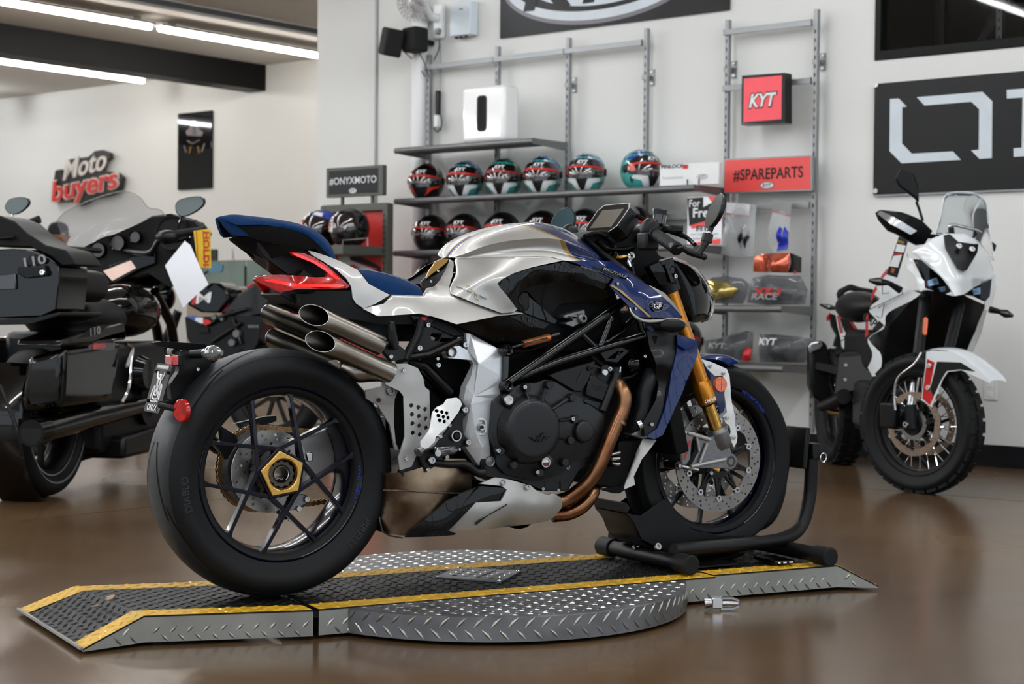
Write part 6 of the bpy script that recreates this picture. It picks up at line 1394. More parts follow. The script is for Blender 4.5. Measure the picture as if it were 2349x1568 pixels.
def helmet(kind, loc, ang, label, group=None, sc=1.0):
    if kind not in _hm: _hm[kind] = helmet_meshes(kind)
    t = thing('helmet', label, 'helmet', None, group); t.location = WF.w(loc); t.rotation_euler = (0, 0, WF.ang+ang); t.scale = (sc, sc, sc)
    for nm, me in _hm[kind]:
        o = bpy.data.objects.new(nm, me); COL.objects.link(o); o.parent = t
        if nm in ('star_pattern', 'visor_print', 'sticker_print', 'side_lettering', 'chin_stripe', 'side_flash', 'crown_graphic', 'visor_pivot'): o['kind'] = 'stuff'
    return t
HY = -.245
def hx(px_, py_): return wf(px_, py_, HY).x
tl_ = math.radians(24)
for k, px_, py_, lb, an in (('red', 979, 408, 'black and red full-face helmet at the left end of the upper helmet shelf', tl_), ('teal', 1068, 405, 'blue and turquoise full-face helmet with white chin stripes beside the black and red one', tl_), ('green', 1157, 402, 'green and turquoise full-face helmet, third on the upper helmet shelf', tl_), ('teal', 1246, 395, 'blue and turquoise full-face helmet, fourth on the upper helmet shelf', tl_), ('teal', 1346, 388, 'blue and turquoise full-face helmet, fifth on the upper helmet shelf', tl_), ('teal', 1470, 382, 'blue and turquoise helmet turned sideways beside the white visor box', tl_+.75)):
    helmet(k, (hx(px_, py_), HY, ZB2+.002), an, lb, 'helmets on the upper helmet shelf')
for i, (px_, py_) in enumerate(((988, 530), (1064, 528), (1152, 522), (1243, 520), (1342, 512), (1456, 506))):
    helmet('black', (hx(px_, py_), HY, ZC+.002), tl_, 'plain black full-face helmet, %s from the left on the second shelf' % ('first', 'second', 'third', 'fourth', 'fifth', 'last')[i], 'black helmets on the second shelf')
for i, (px_, py_) in enumerate(((990, 650), (1062, 648))):
    helmet('red' if i == 0 else 'black', (hx(px_, py_), HY, ZD+.002), tl_, ('black and red helmet' if i == 0 else 'plain black helmet')+' on the lowest shelf behind the tank', 'helmets on the lowest shelf')

# --- white speaker box on the top shelf
a = wf(1057, 325, -.40); b = wf(1155, 318, -.40); zt = wf(1106, 197, -.40).z
sp = wthing('speaker_box', 'glossy white upright speaker box with a dark slot on the top shelf', 'speaker')
g = G(); g.box(((a.x+b.x)/2, -.315, (ZA+zt)/2+.002), (b.x-a.x, .165, zt-ZA-.004)); g.build('cabinet', 'white_gloss', sp, bev=.03, seg=5)
q = wf(1105, 260, -.40); g = G(); n_ = 10; hw, hh = .026, .10
def slot(hw, hh, y): return [V((q.x+hw*.6*math.cos(t)+sx*hw*.4, y, q.z+hw*.6*math.sin(t)+sz*(hh-hw*.6))) for sx, sz, t0 in ((1, 1, 0), (-1, 1, PI/2), (-1, -1, PI), (1, -1, 1.5*PI)) for t in np.linspace(t0, t0+PI/2, 6)]
g.prism(slot(.042, .118, -.4), (0, .006, 0), [slot(.030, .106, -.4)]); g.build('slot_frame', 'duct', sp)
g = G(); g.prism(slot(.030, .106, -.3985), (0, .004, 0)); g.build('slot_void', 'slot_black', sp)

# --- small black speakers, fan, control box
def rbox(name, c, sz, mat, par, ang=0, bev=.01): g = G(); g.box(c, sz, Matrix.Rotation(ang, 3, 'Z')); return g.build(name, mat, par, bev=bev, seg=3)
c1 = wf(898, 97, -.30); c2 = wf(952, 92, -.20)
s1 = wthing('wall_speaker', 'small black wall speaker, the left one turned away on its bracket', 'speaker', 'black wall speakers')
g = G(); g.box(c1, (.155, .13, .19), Matrix.Rotation(.25, 3, 'Y') @ Matrix.Rotation(-.5, 3, 'Z')); g.build('speaker_body', 'speaker_cloth', s1, bev=.018, seg=3)
g = G(); g.tube([c1+V((.06, .05, .02)), c2+V((-.06, .06, .01)), V((c2.x-.02, -.03, c2.z))], .018, 10); g.build('speaker_bracket', 'black_satin', s1)
s2 = wthing('wall_speaker', 'small black wall speaker, the right one above the rack upright', 'speaker', 'black wall speakers')
g = G(); g.box(c2, (.15, .13, .17), Matrix.Rotation(-.15, 3, 'Z')); g.build('speaker_body', 'speaker_cloth', s2, bev=.018, seg=3)
g = G(); g.tube([c2+V((0, .06, 0)), V((c2.x, -.02, c2.z))], .02, 10); g.build('speaker_bracket', 'black_satin', s2)
def cable(pts, lb, r=.004, mat='cable_black', name='cable'):
    g = G(); g.tube([wf(*p) for p in pts], r, 6, sm=30); o = g.build(name, mat); o.location = WF.o; o.rotation_euler = (0, 0, WF.ang); return tag(o, lb, 'cable')
cable([(926, 118, -.25), (945, 135, -.12), (962, 155, -.10), (975, 175, -.10)], 'thin dark cable drooping from the left black wall speaker')
cable([(962, 122, -.17), (974, 145, -.13), (984, 178, -.12)], 'thin dark cable hanging from the right black wall speaker')
cable([(1008, 92, -.10), (1006, 115, -.05), (995, 138, -.06)], 'short black cable below the white fan')
cable([(1010, 100, -.02), (1011, 190, -.02), (1010, 255, -.02), (1012, 300, -.02)], 'pale cable running down the wall behind the rack', .004, 'cable_grey')
fan = wthing('wall_fan', 'white wall fan with wire guard above the black speakers', 'fan')
fc = wf(945, 8, -.42); g = G(); ax_ = V((.15, -1, -.25)).normalized(); qf = ax_.to_track_quat('Z', 'Y')
for rr in (.05, .075, .1, .118): g.tube([fc+qf @ V((rr*math.cos(t), rr*math.sin(t), .02*(1-rr/.12))) for t in np.linspace(0, 2*PI, 33)[:-1]], .002, 5, closed=True)
for k in range(24): t = 2*PI*k/24; g.tube([fc+qf @ V((.02*math.cos(t), .02*math.sin(t), .03)), fc+qf @ V((.118*math.cos(t), .118*math.sin(t), 0)), fc+qf @ V((.07*math.cos(t), .07*math.sin(t), -.06))], .0014, 5)
g.build('guard', 'chrome', fan, kind='stuff')
for k in range(4):
    t = 2*PI*k/4; g = G(); g.add([fc+qf @ V(p) for p in ((.02*math.cos(t), .02*math.sin(t), -.01), (.1*math.cos(t-.4), .1*math.sin(t-.4), -.025), (.105*math.cos(t+.3), .105*math.sin(t+.3), .0), (.03*math.cos(t+1), .03*math.sin(t+1), .005))], [(0, 1, 2, 3)]); g.build('blade', 'clear_plastic', fan, sm=0)
g = G(); g.ell(fc+qf @ V((0, 0, -.08)), (.06, .06, .07)); g.build('motor', 'white_plastic', fan)
q1 = wf(1008, 50, -.03); g = G(); g.box(V((q1.x, -.03, q1.z)), (.085, .05, .24)); g.build('wall_mount', 'white_plastic', fan, bev=.015, seg=3)
g = G(); g.tube([fc+qf @ V((0, 0, -.12)), V((q1.x-.02, -.12, q1.z+.03)), V((q1.x, -.05, q1.z+.02))], [.03, .035, .03], 12); g.build('mount_arm', 'white_plastic', fan)
q2 = wf(1007, 72, -.06); g = G(); g.lathe([(-.03, 0), (-.03, .018), (0, .024)], q2, (0, 1, 0), 18); g.build('knob', 'grey_metal', fan)
a = wf(1031, 84, -.09); b = wf(1079, 80, -.09); zz = wf(1055, 3, -.09).z
cb = wthing('control_box', 'pale grey electrical control box on the wall beside the fan', 'box')
g = G(); g.box(((a.x+b.x)/2, -.05, (a.z+zz)/2), (b.x-a.x, .08, zz-a.z)); g.build('box_body', 'cool_white', cb, bev=.006)
g = G(); g.box(((a.x+b.x)/2+.01, -.0915, zz-.055), (.03, .002, .012)); g.build('box_print', 'grey_print', cb)
for dx in (.03, .07, .12):
    g = G(); g.cyl((a.x+dx, -.05, a.z-.012), (a.x+dx, -.05, a.z+.002), .012, n=12); g.build('cable_gland', 'black_satin', cb)
pa = wthing('power_adapter', 'white power adapter with coiled black cable hanging behind the left upright', 'adapter')
q = wf(1003, 278, -.06); g = G(); g.box(q, (.04, .04, .085)); g.build('adapter_body', 'white_plastic', pa, bev=.006)
g = G(); g.box(q+V((-.012, .02, .12)), (.03, .03, .19)); g.build('power_strip', 'black_satin', pa, bev=.004)
g = G(); g.tube([q+V((.01, -.01, .1)), q+V((.05, -.01, .0)), q+V((.045, -.01, -.05)), q+V((.01, -.01, -.075)), q+V((-.02, -.01, -.05)), q+V((0, -.01, -.03))], .004, 6, sm=30); g.build('coiled_cable', 'cable_black', pa)
# round pipe and conduit
q = wf(957, 300, -.09); g = G(); g.cyl((q.x, -.07, 0), (q.x, -.07, CZ), .058, n=28); o = g.build('wall_pipe', 'white_plastic'); o.location = WF.o; o.rotation_euler = (0, 0, WF.ang); tag(o, 'white painted round pipe running up the wall left of the rack', 'pipe')
q = wf(863, 200, -.01); g = G(); g.cyl((q.x, -.012, .4), (q.x, -.012, CZ), .009, n=12); o = g.build('conduit', 'grey_metal'); o.location = WF.o; o.rotation_euler = (0, 0, WF.ang); tag(o, 'thin grey conduit running up the wall beside the speakers', 'pipe')

# --- signs
def sign_poly(par, name, crop_, pts, y, th, mat): g = G(); g.prism([crop_(x, yy, y) for x, yy in pts], (0, th, 0)); return g.build(name, mat, par, sm=0)
w1 = crop(1120, 0, 3.92, WF); w2 = crop(1640, 0, 3.313, WF); w3 = crop(680, 360, 4.9, WF); w6 = crop(860, 0, 3.267, WF); w7 = crop(1180, 300, 4.517, WF); w8 = crop(1560, 340, 2.8, WF)
bn = wthing('oval_logo_banner', 'black banner with a big white oval logo at the top of the display wall', 'banner')
zb = wf(1410, 55, -.02).z; x0 = wf(1147, 50, -.02).x; x1 = wf(1672, 10, -.02).x
g = G(); g.box(((x0+x1)/2, -.012, zb+.34), (x1-x0, .016, .68)); g.build('board', 'banner_black', bn, sm=0)
def ell(cx_, cz_, a, b, y, n=72): return [V((cx_+a*math.cos(t), y, cz_+b*math.sin(t))) for t in np.linspace(0, 2*PI, n+1)[:-1]]
eb = wf(1350, 46, -.022).z; ecx = wf(1372, 0, -.022).x; ra, rb = .78, .29
g = G(); g.prism(ell(ecx, eb+rb, ra+.03, rb+.028, -.0215), (0, .001, 0), [ell(ecx, eb+rb, ra, rb, -.0215)]); g.build('oval_shadow', 'banner_grey', bn, sm=0)  # grey edge: a shadow around the oval put into the colour
g = G(); g.prism(ell(ecx, eb+rb, ra, rb, -.0225), (0, .001, 0)); g.build('oval_ring', 'banner_white', bn, sm=0)
g = G(); g.prism(ell(ecx, eb+rb+.004, ra-.07, rb-.055, -.0235), (0, .001, 0)); g.build('oval_field', 'banner_black', bn, sm=0)
g = G(); g.prism(ell(ecx+.02, eb+rb+.03, ra-.15, rb-.06, -.0245), (0, .001, 0)); g.build('oval_inner', 'banner_white', bn, sm=0)
g = G(); text(g, 'KYT', (ecx-.02, -.0255, eb+rb+.02), (1, 0, 0), (0, 0, 1), width=1.2, height=.4, bold=.03, shear=.25); g.build('logo_lettering', 'banner_black', bn, sm=0)
ox = wthing('octagon_letter_banner', 'wide black banner with large white angular lettering behind the white motorcycle', 'banner')
zt_ = wf(2180, 177, -.03).z; zb_ = wf(2180, 439, -.03).z; xl_ = wf(2004, 320, -.03).x
g = G(); g.box((xl_+1.3, -.022, (zt_+zb_)/2), (2.6, .016, zt_-zb_)); g.build('board', 'banner_black', ox, bev=.003, sm=0)
g = G(); g.box((xl_+1.3, -.012, zb_-.004), (2.6, .02, .014)); g.build('board_edge', 'grey_metal', ox, sm=0)
for pts in ([(1330, 752), (1397, 748), (1457, 810), (1423, 814), (1422, 1090), (1495, 1167), (1808, 1150), (1868, 1214), (1418, 1240), (1326, 1147)], [(1534, 738), (2033, 697), (2108, 770), (2104, 1200), (2010, 1207), (1947, 1142), (2005, 1136), (2008, 830), (1948, 773), (1592, 801)], [(2218, 682), (2440, 666), (2700, 1000), (2700, 1160), (2440, 760), (2430, 1182), (2270, 1192), (2270, 1126), (2332, 1122), (2338, 740), (2218, 748)]):
    sign_poly(ox, 'letter', w2, pts, -.0325, .002, 'banner_white')
for px_, py_ in ((2010, 196), (2009, 438)): q = wf(px_, py_, -.031); bolt(V((q.x, -.031, q.z)), .014, ox, mat='screw', name='standoff')
k1 = wthing('red_logo_lightbox', 'small square red lightbox with white logo and black frame on the right rack', 'sign')
sign_poly(k1, 'frame', w2, [(205, 575), (532, 552), (532, 932), (200, 950)], -.20, .08, 'black_satin')
sign_poly(k1, 'face', w2, [(220, 597), (508, 573), (505, 905), (215, 928)], -.2015, .002, 'sign_red_lit')
def lt(par, name, body, c, wd, hg, mat, y, **kw): g = G(); text(g, body, V((c.x, y, c.z)), (1, 0, 0), (0, 0, 1), width=wd, height=hg, **kw); return g.build(name, mat, par, sm=0)
c = w2(366, 760, -.20); wd = w2(470, 750, -.2).x-w2(262, 770, -.2).x; lt(k1, 'logo_outline', 'KYT', c, wd*1.08, .095, 'black_print', -.2035, bold=.07, shear=.25); lt(k1, 'logo_lettering', 'KYT', c, wd, .08, 'white_print', -.205, bold=.03, shear=.25)
k2 = wthing('spare_parts_sign', 'wide red sign reading SPAREPARTS above the bagged visors', 'sign')
sign_poly(k2, 'frame', w2, [(70, 1208), (738, 1178), (738, 1446), (68, 1468)], -.135, .03, 'grey_metal')
sign_poly(k2, 'face', w2, [(76, 1217), (724, 1188), (726, 1436), (73, 1458)], -.137, .002, 'sign_red')
c = w2(402, 1322, -.137); lt(k2, 'lettering', '#SPAREPARTS', c, w2(668, 1310, -.137).x-w2(137, 1335, -.137).x, .075, 'sign_dark', -.1385, bold=.015)
def oval_logo(par, c, y, w, hgt):
    g = G(); g.prism(ell(c.x, c.z, w/2, hgt/2, y), (0, .001, 0)); g.build('logo_oval', 'black_print', par, sm=0)
    g = G(); g.prism(ell(c.x, c.z, w*.46, hgt*.42, y-.001), (0, .001, 0)); g.build('logo_field', 'white_print', par, sm=0)
    lt(par, 'logo_text', 'KYT', c, w*.62, hgt*.5, 'black_print', y-.002, bold=.02, shear=.2)
oval_logo(k2, w2(397, 1408, -.137), -.1385, .095, .042)
k3 = wthing('counter_card', 'white and black card reading For Fresh FIT standing on the second shelf end', 'card')
w9 = crop(1260, 440, 4.3565, WF); CY_ = -.40
cp = [(1380, 60), (1720, 40), (1722, 545), (1402, 512)]
g = G(); a = w9(1382, 60, CY_); b = w9(1722, 300, CY_); zt3 = w9(1540, 48, CY_).z; zb3 = w9(1560, 528, CY_).z
xw = b.x-a.x; g.box(((a.x+b.x)/2, CY_+.004, (zt3+zb3)/2), (xw, .006, zt3-zb3)); g.build('card', 'paper', k3, sm=0)
def cd(u, v, y=0): return V((a.x+xw*u, CY_-y, zt3-(zt3-zb3)*v))
def cpoly(pts, mat, nm, y): g = G(); g.prism([cd(u, v, y) for u, v in pts], (0, .0005, 0)); g.build(nm, mat, k3, sm=0)
cpoly([(0, .02), (.46, .01), (.46, .22), (.75, .12), (.98, .10), (.98, .45), (.06, .60)], 'sign_dark', 'dark_field', .0012)
cpoly([(.6, .0), (.98, 0), (.98, .08), (.72, .13)], 'sign_red', 'red_corner', .0016); cpoly([(.1, .585), (.98, .43), (.98, .50), (.14, .66)], 'sign_red', 'red_band', .0018); cpoly([(.1, .96), (.98, .88), (.98, .99), (.1, .99)], 'sign_red', 'red_foot', .0014)
for tx_, u, v, wd_, hg_, mt in (('For', .22, .13, .32, .15, 'white_print'), ('Fresh', .55, .33, .75, .2, 'white_print'), ('FIT', .45, .66, .34, .11, 'sign_dark'), ('KISS COMPLETE LINERS', .52, .78, .8, .03, 'grey_print'), ('MADE FROM ELEMENTS', .55, .87, .75, .03, 'grey_print')):
    lt(k3, 'lettering', tx_, cd(u, v), xw*wd_, (zt3-zb3)*hg_, mt, CY_-.003, bold=.02)
k4 = wthing('visor_insert_box', 'flat white box of visor inserts leaning on the upper helmet shelf', 'box')
ya = -.38; a = w7(1502, 440, ya); b = w7(2118, 450, ya); zt4 = w7(1800, 335, ya).z
g = G(); g.box(((a.x+b.x)/2, ya+.02, (zt4+ZB2)/2), (b.x-a.x, .035, zt4-ZB2-.003)); g.build('carton', 'white_plastic', k4, bev=.004)
lt(k4, 'lettering', 'PINLOCK', w7(1640, 367, ya), .165, .022, 'sign_dark', ya-.0005, bold=.02); g = G(); q = w7(1772, 371, ya); g.box((q.x, ya-.0005, q.z), (.035, .002, .024)); g.build('red_mark', 'red_print', k4, sm=0)
lt(k4, 'small_lettering', 'The innovative lens', w7(1640, 484, ya), .15, .012, 'grey_print', ya-.0005); oval_logo(k4, w7(1945, 472, ya), ya-.0008, .075, .026)
for xx in (1785, 1905):
    q = w7(xx, 545, ya-.02); g = G(); g.box((q.x, ya-.012, ZB2+.02), (.006, .006, .034)); g.build('price_clip', 'black_satin', k4, sm=0)
# --- bagged visors and pouches
def bag(name, label, c_, pts, y, th, mat='bag_plastic', inner=(), header=None):
    t = wthing(name, label, 'bag'); P = [c_(x, yy, y) for x, yy in pts]; n = len(P); cen = sum(P, V((0, 0, 0)))/n
    g = G(); g.relief(P, [cen+V((0, -th, 0))], 18, .002, lam=1e-4); g.relief([p+V((0, .004, 0)) for p in P], [cen+V((0, th*.6, 0))], 14, .002, lam=1e-4); g.build('plastic_bag', mat, t, sm=60, kind='stuff')
    for nm, ip, dy, m_ in inner:
        IP = [c_(x, yy, y+dy) for x, yy in ip]; g = G(); ic = sum(IP, V((0, 0, 0)))/len(IP); g.relief(IP, [ic+V((0, -.03, 0))], 12, .004, lam=1e-4); g.build(nm, m_, t, sm=60)
    if header:
        g = G(); g.prism([c_(x, yy, y-.006) for x, yy in header[0]], (0, .003, 0)); g.build('header_card', header[1], t, sm=0)
        g = G(); g.prism([c_(x, yy, y-.0075) for x, yy in header[2]], (0, .001, 0)); g.build('header_line', 'red_print', t, sm=0)
    return t
bag('visor_bag', 'clear bag with a dark visor piece hanging left on the spare parts rack', w8, [(300, 345), (488, 365), (480, 520), (470, 690), (380, 700), (262, 680), (285, 500)], -.16, .03, inner=[('visor_piece', [(370, 560), (405, 500), (410, 590), (390, 650)], -.01, 'duct'), ('visor_piece', [(420, 560), (440, 520), (452, 570), (415, 650)], -.005, 'duct')], header=([(300, 345), (446, 362), (440, 435), (294, 418)], 'paper', [(294, 414), (440, 432), (440, 438), (294, 421)]))
bag('visor_bag', 'clear bag with a mirrored blue visor hanging right on the spare parts rack', w8, [(598, 325), (718, 350), (700, 520), (690, 660), (600, 670), (560, 600), (590, 420)], -.16, .03, inner=[('blue_visor', [(640, 490), (655, 520), (662, 600), (628, 605)], -.02, 'blue_print'), ('blue_visor', [(670, 500), (695, 540), (690, 640), (620, 660), (630, 610), (668, 600)], -.012, 'blue_print')], header=([(598, 325), (718, 350), (706, 436), (592, 405)], 'grey_print', [(592, 400), (706, 432), (706, 438), (592, 406)]))
pm('visor_red', 'b8452c', .12, .6, .8, .03, ns=9, col2='e06a48'); pm('visor_gold', 'a98a3a', .12, .7, .8, .03, ns=9, col2='e0cf80')
t = wthing('mirrored_visor', 'red mirrored visor standing in a clear bag on top of the race pouch', 'visor')
g = G(); g.relief([w8(x, y, -.22) for x, y in [(478, 700), (520, 680), (620, 670), (702, 672), (708, 740), (690, 798), (560, 796), (470, 792)]], [w8(590, 745, -.30)], 16, .004, lam=1e-4); g.build('visor_lens', 'visor_red', t, sm=60)
g = G(); g.prism([w8(x, y, -.2) for x, y in [(704, 672), (764, 700), (762, 798), (690, 798), (712, 740)]], (0, .03, 0)); vc = g.build('visor_card', 'black_print', t, sm=0)
g = G(); g.prism([w8(x, y, -.2015) for x, y in [(735, 780), (752, 800), (730, 808)]], (0, .001, 0)); g.build('card_red', 'red_print', t, sm=0)
t = wthing('mirrored_visor', 'gold mirrored visor lying in a grey bag beside the headlight', 'visor')
g = G(); g.relief([w8(x, y, -.30) for x, y in [(150, 860), (200, 848), (300, 860), (375, 905), (330, 960), (240, 978), (150, 975)]], [w8(260, 915, -.37)], 16, .004, lam=1e-4); g.build('visor_lens', 'visor_gold', t, sm=60)
bag('visor_pouch', 'grey plastic pouch around the gold visor on the narrow shelf', w8, [(140, 870), (210, 828), (300, 822), (400, 835), (440, 870), (420, 960), (400, 998), (150, 995)], -.24, .05, 'bag_dark')
b2 = bag('race_pouch', 'dark transparent pouch printed with race lettering on the narrow shelf', w8, [(440, 880), (470, 830), (560, 812), (690, 818), (770, 818), (820, 910), (800, 1000), (560, 1008), (430, 990)], -.26, .09, 'bag_dark', inner=[('dark_filling', [(450, 890), (540, 830), (760, 840), (790, 980), (450, 985)], .02, 'h_mattblack')])
c = w8(550, 925, -.36); lt(b2, 'pouch_lettering', 'XX-1', w8(565, 920, -.36), .19, .045, 'red_print', -.37, bold=.04, shear=.2); lt(b2, 'pouch_lettering', 'RACE', w8(550, 950, -.36), .18, .04, 'grey_print', -.372, bold=.03, shear=.2)
b3 = bag('helmet_bag', 'grey helmet bag with pale emblem on the lowest narrow shelf', w8, [(155, 1235), (280, 1215), (430, 1170), (468, 1180), (462, 1300), (445, 1365), (200, 1350), (165, 1320)], -.26, .10, 'bag_dark', inner=[('dark_filling', [(170, 1240), (430, 1190), (440, 1350), (200, 1340)], .03, 'h_mattblack'), ('red_strap', [(400, 1330), (430, 1280), (465, 1290), (455, 1360), (400, 1365)], -.06, 'red_part')])
lt(b3, 'bag_lettering', 'KYT', w8(245, 1265, -.36), .12, .03, 'grey_print', -.375, bold=.03, shear=.2)
b4 = bag('helmet_bag', 'dark helmet bag with white lettering on the lowest narrow shelf beside the exhaust', w8, [(508, 1190), (620, 1195), (830, 1220), (830, 1330), (800, 1376), (640, 1374), (512, 1372), (505, 1300)], -.26, .10, 'bag_dark', inner=[('dark_filling', [(520, 1210), (800, 1230), (800, 1365), (520, 1360)], .03, 'h_mattblack')])
lt(b4, 'bag_lettering', 'KYT', w8(572, 1240, -.36), .12, .04, 'white_print', -.375, bold=.03, shear=.2)
helmet('black', (wf(1566, 770, HY).x, HY, ZF+.002), tl_, 'black helmet on the lowest narrow shelf behind the radiator cover')
# wall socket
q = wf(2272, 893, -.004); t = wthing('wall_socket', 'white wall socket plate low on the wall behind the white motorcycle', 'socket'); g = G(); g.box((q.x, -.004, q.z), (.075, .008, .115)); g.build('plate', 'white_plastic', t, bev=.003)
for dz in (-.025, .025): g = G(); g.box((q.x, -.009, q.z+dz), (.03, .004, .028)); g.build('socket_face', 'white_gloss', t, bev=.004)

# ---------------------------------------------------------------- wheel chock under the front wheel, phone
pm('chock_black', '060607', .45, ns=200, na=.2, bump=(500, .2, .0005), spec=.3); pm('cap_rubber', '0f1011', .6, spec=.3)
CK = thing('wheel_chock', 'black tubular wheel chock clamping the front wheel of the silver motorcycle', 'wheel chock', BF)
def dk(x, y, z): return BF.at(x, y, z, 2)
zc_ = .030
n0, f0 = dk(1578, 1294, zc_), dk(1388, 1252, zc_); cdir = (f0-n0).normalized()
g = G(); g.tube([n0+cdir*.03, f0-cdir*.03], .023, 18); g.build('rear_cross_tube', 'chock_black', CK)
r0_ = dk(1897, 1276, zc_); r1_ = V((r0_.x, .235, zc_)); 
g = G(); g.tube([r0_+V((0, .03, 0)), r1_-V((0, .03, 0))], .023, 18); g.build('front_cross_tube', 'chock_black', CK)
for p, d in ((n0, cdir), (f0, -cdir), (r0_, V((0, 1, 0))), (r1_, V((0, -1, 0)))):
    g = G(); g.tube([p-d*.018, p-d*.016, p+d*.045, p+d*.047], [.024, .029, .029, .026], 22); g.build('rubber_cap', 'cap_rubber', CK)
for s in (1, -1):
    g = G(); g.tube([V((1.19, -.165*s, .062)), V((1.45, -.15*s, .06)), V((1.64, -.115*s, .062)), V((1.735, -.085*s, .09)), V((1.775, -.075*s, .17)), V((1.785, -.075*s, .30))], .021, 18, sm=44); g.build('side_tube', 'chock_black', CK)
g = G(); g.tube([V((1.805+.012*math.cos(t), -.105, .305+.014*math.sin(t))) for t in np.linspace(0, 2*PI, 17)[:-1]], .0022, 6, closed=True); g.build('pin_ring', 'chrome', CK)
c5 = crop(1340, 1100, 3.789, BF)
PLN = [(365, 290), (490, 315), (690, 165), (860, 365), (960, 440), (1180, 480), (1400, 488), (1422, 520), (1380, 562), (960, 640), (800, 660), (500, 520), (430, 370)]
for s in (1, -1):
    P = [c5(x, y, -.085) for x, y in PLN]; hs = [[c5(x+rx*math.cos(t), y+ry*math.sin(t), -.085) for t in np.linspace(0, 2*PI, 13)[:-1]] for x, y, rx, ry in ((1040, 535, 48, 20), (1150, 530, 30, 16), (1225, 518, 18, 12))]
    g = G(); g.prism([V((p.x, p.y*s, p.z)) for p in P], (0, .004*s, 0), [[V((p.x, p.y*s, p.z)) for p in h] for h in hs]); g.build('cradle_plate', 'chock_black', CK, bev=.001)
lo = [c5(365, 290, -.085), c5(430, 370, -.085), c5(500, 520, -.085), c5(800, 640, -.085), c5(1380, 562, -.085)]
lo = [FAX+V((p.x-FAX.x, 0, p.z-FAX.z))*max(1, .302/V((p.x-FAX.x, p.z-FAX.z)).length)+V((0, -.085, 0)) for p in catmull(lo, 30)]
g = G(); g.grid([[p for p in lo], [V((p.x, -p.y, p.z)) for p in lo]]); g.grid([[p+V((0, 0, -.003)) for p in lo], [V((p.x, -p.y, p.z-.003)) for p in lo]], flip=True); g.build('cradle_pan', 'chock_black', CK)
g = G(); tp = c5(360, 250, -.085); g.prism([c5(345, 205, -.085), c5(372, 202, -.085), c5(402, 245, -.085), c5(368, 292, -.085)], (0, .17, 0)); g.build('cradle_lip', 'chock_black', CK)
g = G(); g.box((1.752, 0, .335), (.018, .18, .13), Matrix.Rotation(.1, 3, 'Y')); g.build('front_rest', 'chock_black', CK, bev=.004)
g = G(); g.box((1.785, -.075, .325), (.034, .05, .05)); g.build('rest_bracket', 'chock_black', CK, bev=.003)
g = G(); g.prism([V((1.22, -.17, .004)), V((1.42, -.17, .004)), V((1.42, .14, .004)), V((1.22, .14, .004))], (0, 0, .004)); g.build('foot_plate', 'chock_black', CK)
for x, y, z in ((450, 590, .0), (757, 645, -.1), (1018, 640, -.1), (633, 583, -.09)): bolt(c5(x, y, z), .012 if x < 800 else .008, CK, (0, -1, .4))
q = dk(1778, 1292, .004); PH = Fr(BF.w(q), BF.ang-.1)
ph = thing('phone', 'black phone lying on the ramp beside the wheel chock, its port end facing us', 'phone', PH)
g = G(); g.box((.02, .035, .006), (.075, .12, .011)); g.build('phone_body', 'black_gloss', ph, bev=.004)
for x, w in ((-.002, .008), (.018, .011), (.040, .013)):
    g = G(); g.box((x, -.0262, .006), (w, .001, .004)); g.build('port', 'white_print', ph)  # slots coloured white, their shine put into the colour

# ---------------------------------------------------------------- generic parts for the bikes behind
def tw(g_frame, name, par, c, R, hw, rr, mat='rubber', rim='black_satin', spokes=9, sm=60, knobs=0, wire=False, rimmat2=None):
    """wheel in the frame's xz plane; returns the rim"""
    g = G(); g.lathe(rim_prof(rr, hw*.7), c, (0, 1, 0), 56, True); w_ = g.build(name, rim, par, sm=40)
    g = G(); g.lathe(fine(tyre_prof(R, hw, rr, hw*.68), 40), c, (0, 1, 0), 72, True); g.build('tyre', mat, w_, sm=60)
    if knobs:
        g = G()
        for i in range(knobs):
            for k, yy in ((0, -.55), (.5, 0), (0, .55)):
                a = 2*PI*(i+k)/knobs; q_ = V((math.cos(a), 0, math.sin(a))); t_ = V((-math.sin(a), 0, math.cos(a))); r_ = R-.004-abs(yy)*.012
                M_ = Matrix((t_, V((0, 1, 0)), q_)).transposed(); g.box(c+q_*r_+V((0, yy*hw, 0)), (.052, hw*.5, .02), M_)
        g.build('tread_block', mat, w_, sm=0, kind='stuff')
    if wire:
        for i in range(wire):
            a = 2*PI*i/wire; b = a+(.35 if i % 2 else -.35); g = G(); g.cyl(c+V((math.cos(b)*.045, (-.03 if i % 4 < 2 else .03), math.sin(b)*.045)), c+V((math.cos(a)*(rr-.012), 0, math.sin(a)*(rr-.012))), .0022, n=6); g.build('spoke', 'chrome', w_)
    else:
        for i in range(spokes):
            a = 2*PI*(i+.3)/spokes; g = G(); e_ = c+V((math.cos(a)*(rr-.02), 0, math.sin(a)*(rr-.02))); g.bar(c, e_, .022, .025, V((0, 1, 0))); g.build('spoke', rim, w_, bev=.003)
    g = G(); g.lathe([(-hw*.8, .015), (-hw*.8, .045), (hw*.8, .045), (hw*.8, .015)], c, (0, 1, 0), 24, True); g.build('hub', rim, w_)
    return w_
def pl2(fr_c, name, pts, mat, par, ctrl=(), th=.01, n=20, lam=1e-3, xd=None, sm=55):
    """curved panel traced across the bike: (px, py, depth along x)"""
    cv = lambda p: fr_c(p[0], p[1], p[2] if len(p) > 2 else xd, 0)
    P = [cv(p) for p in pts]; Cc = [cv(p) for p in ctrl]; sw = lambda p: V((p.y, p.x, p.z))
    g = G(); g.relief([sw(p) for p in P], [sw(p) for p in Cc], n, th, lam=lam); g.v = [(b, a, c) for a, b, c in g.v]; g.f = [f[::-1] for f in g.f]
    return g.build(name, mat, par, sm=sm)
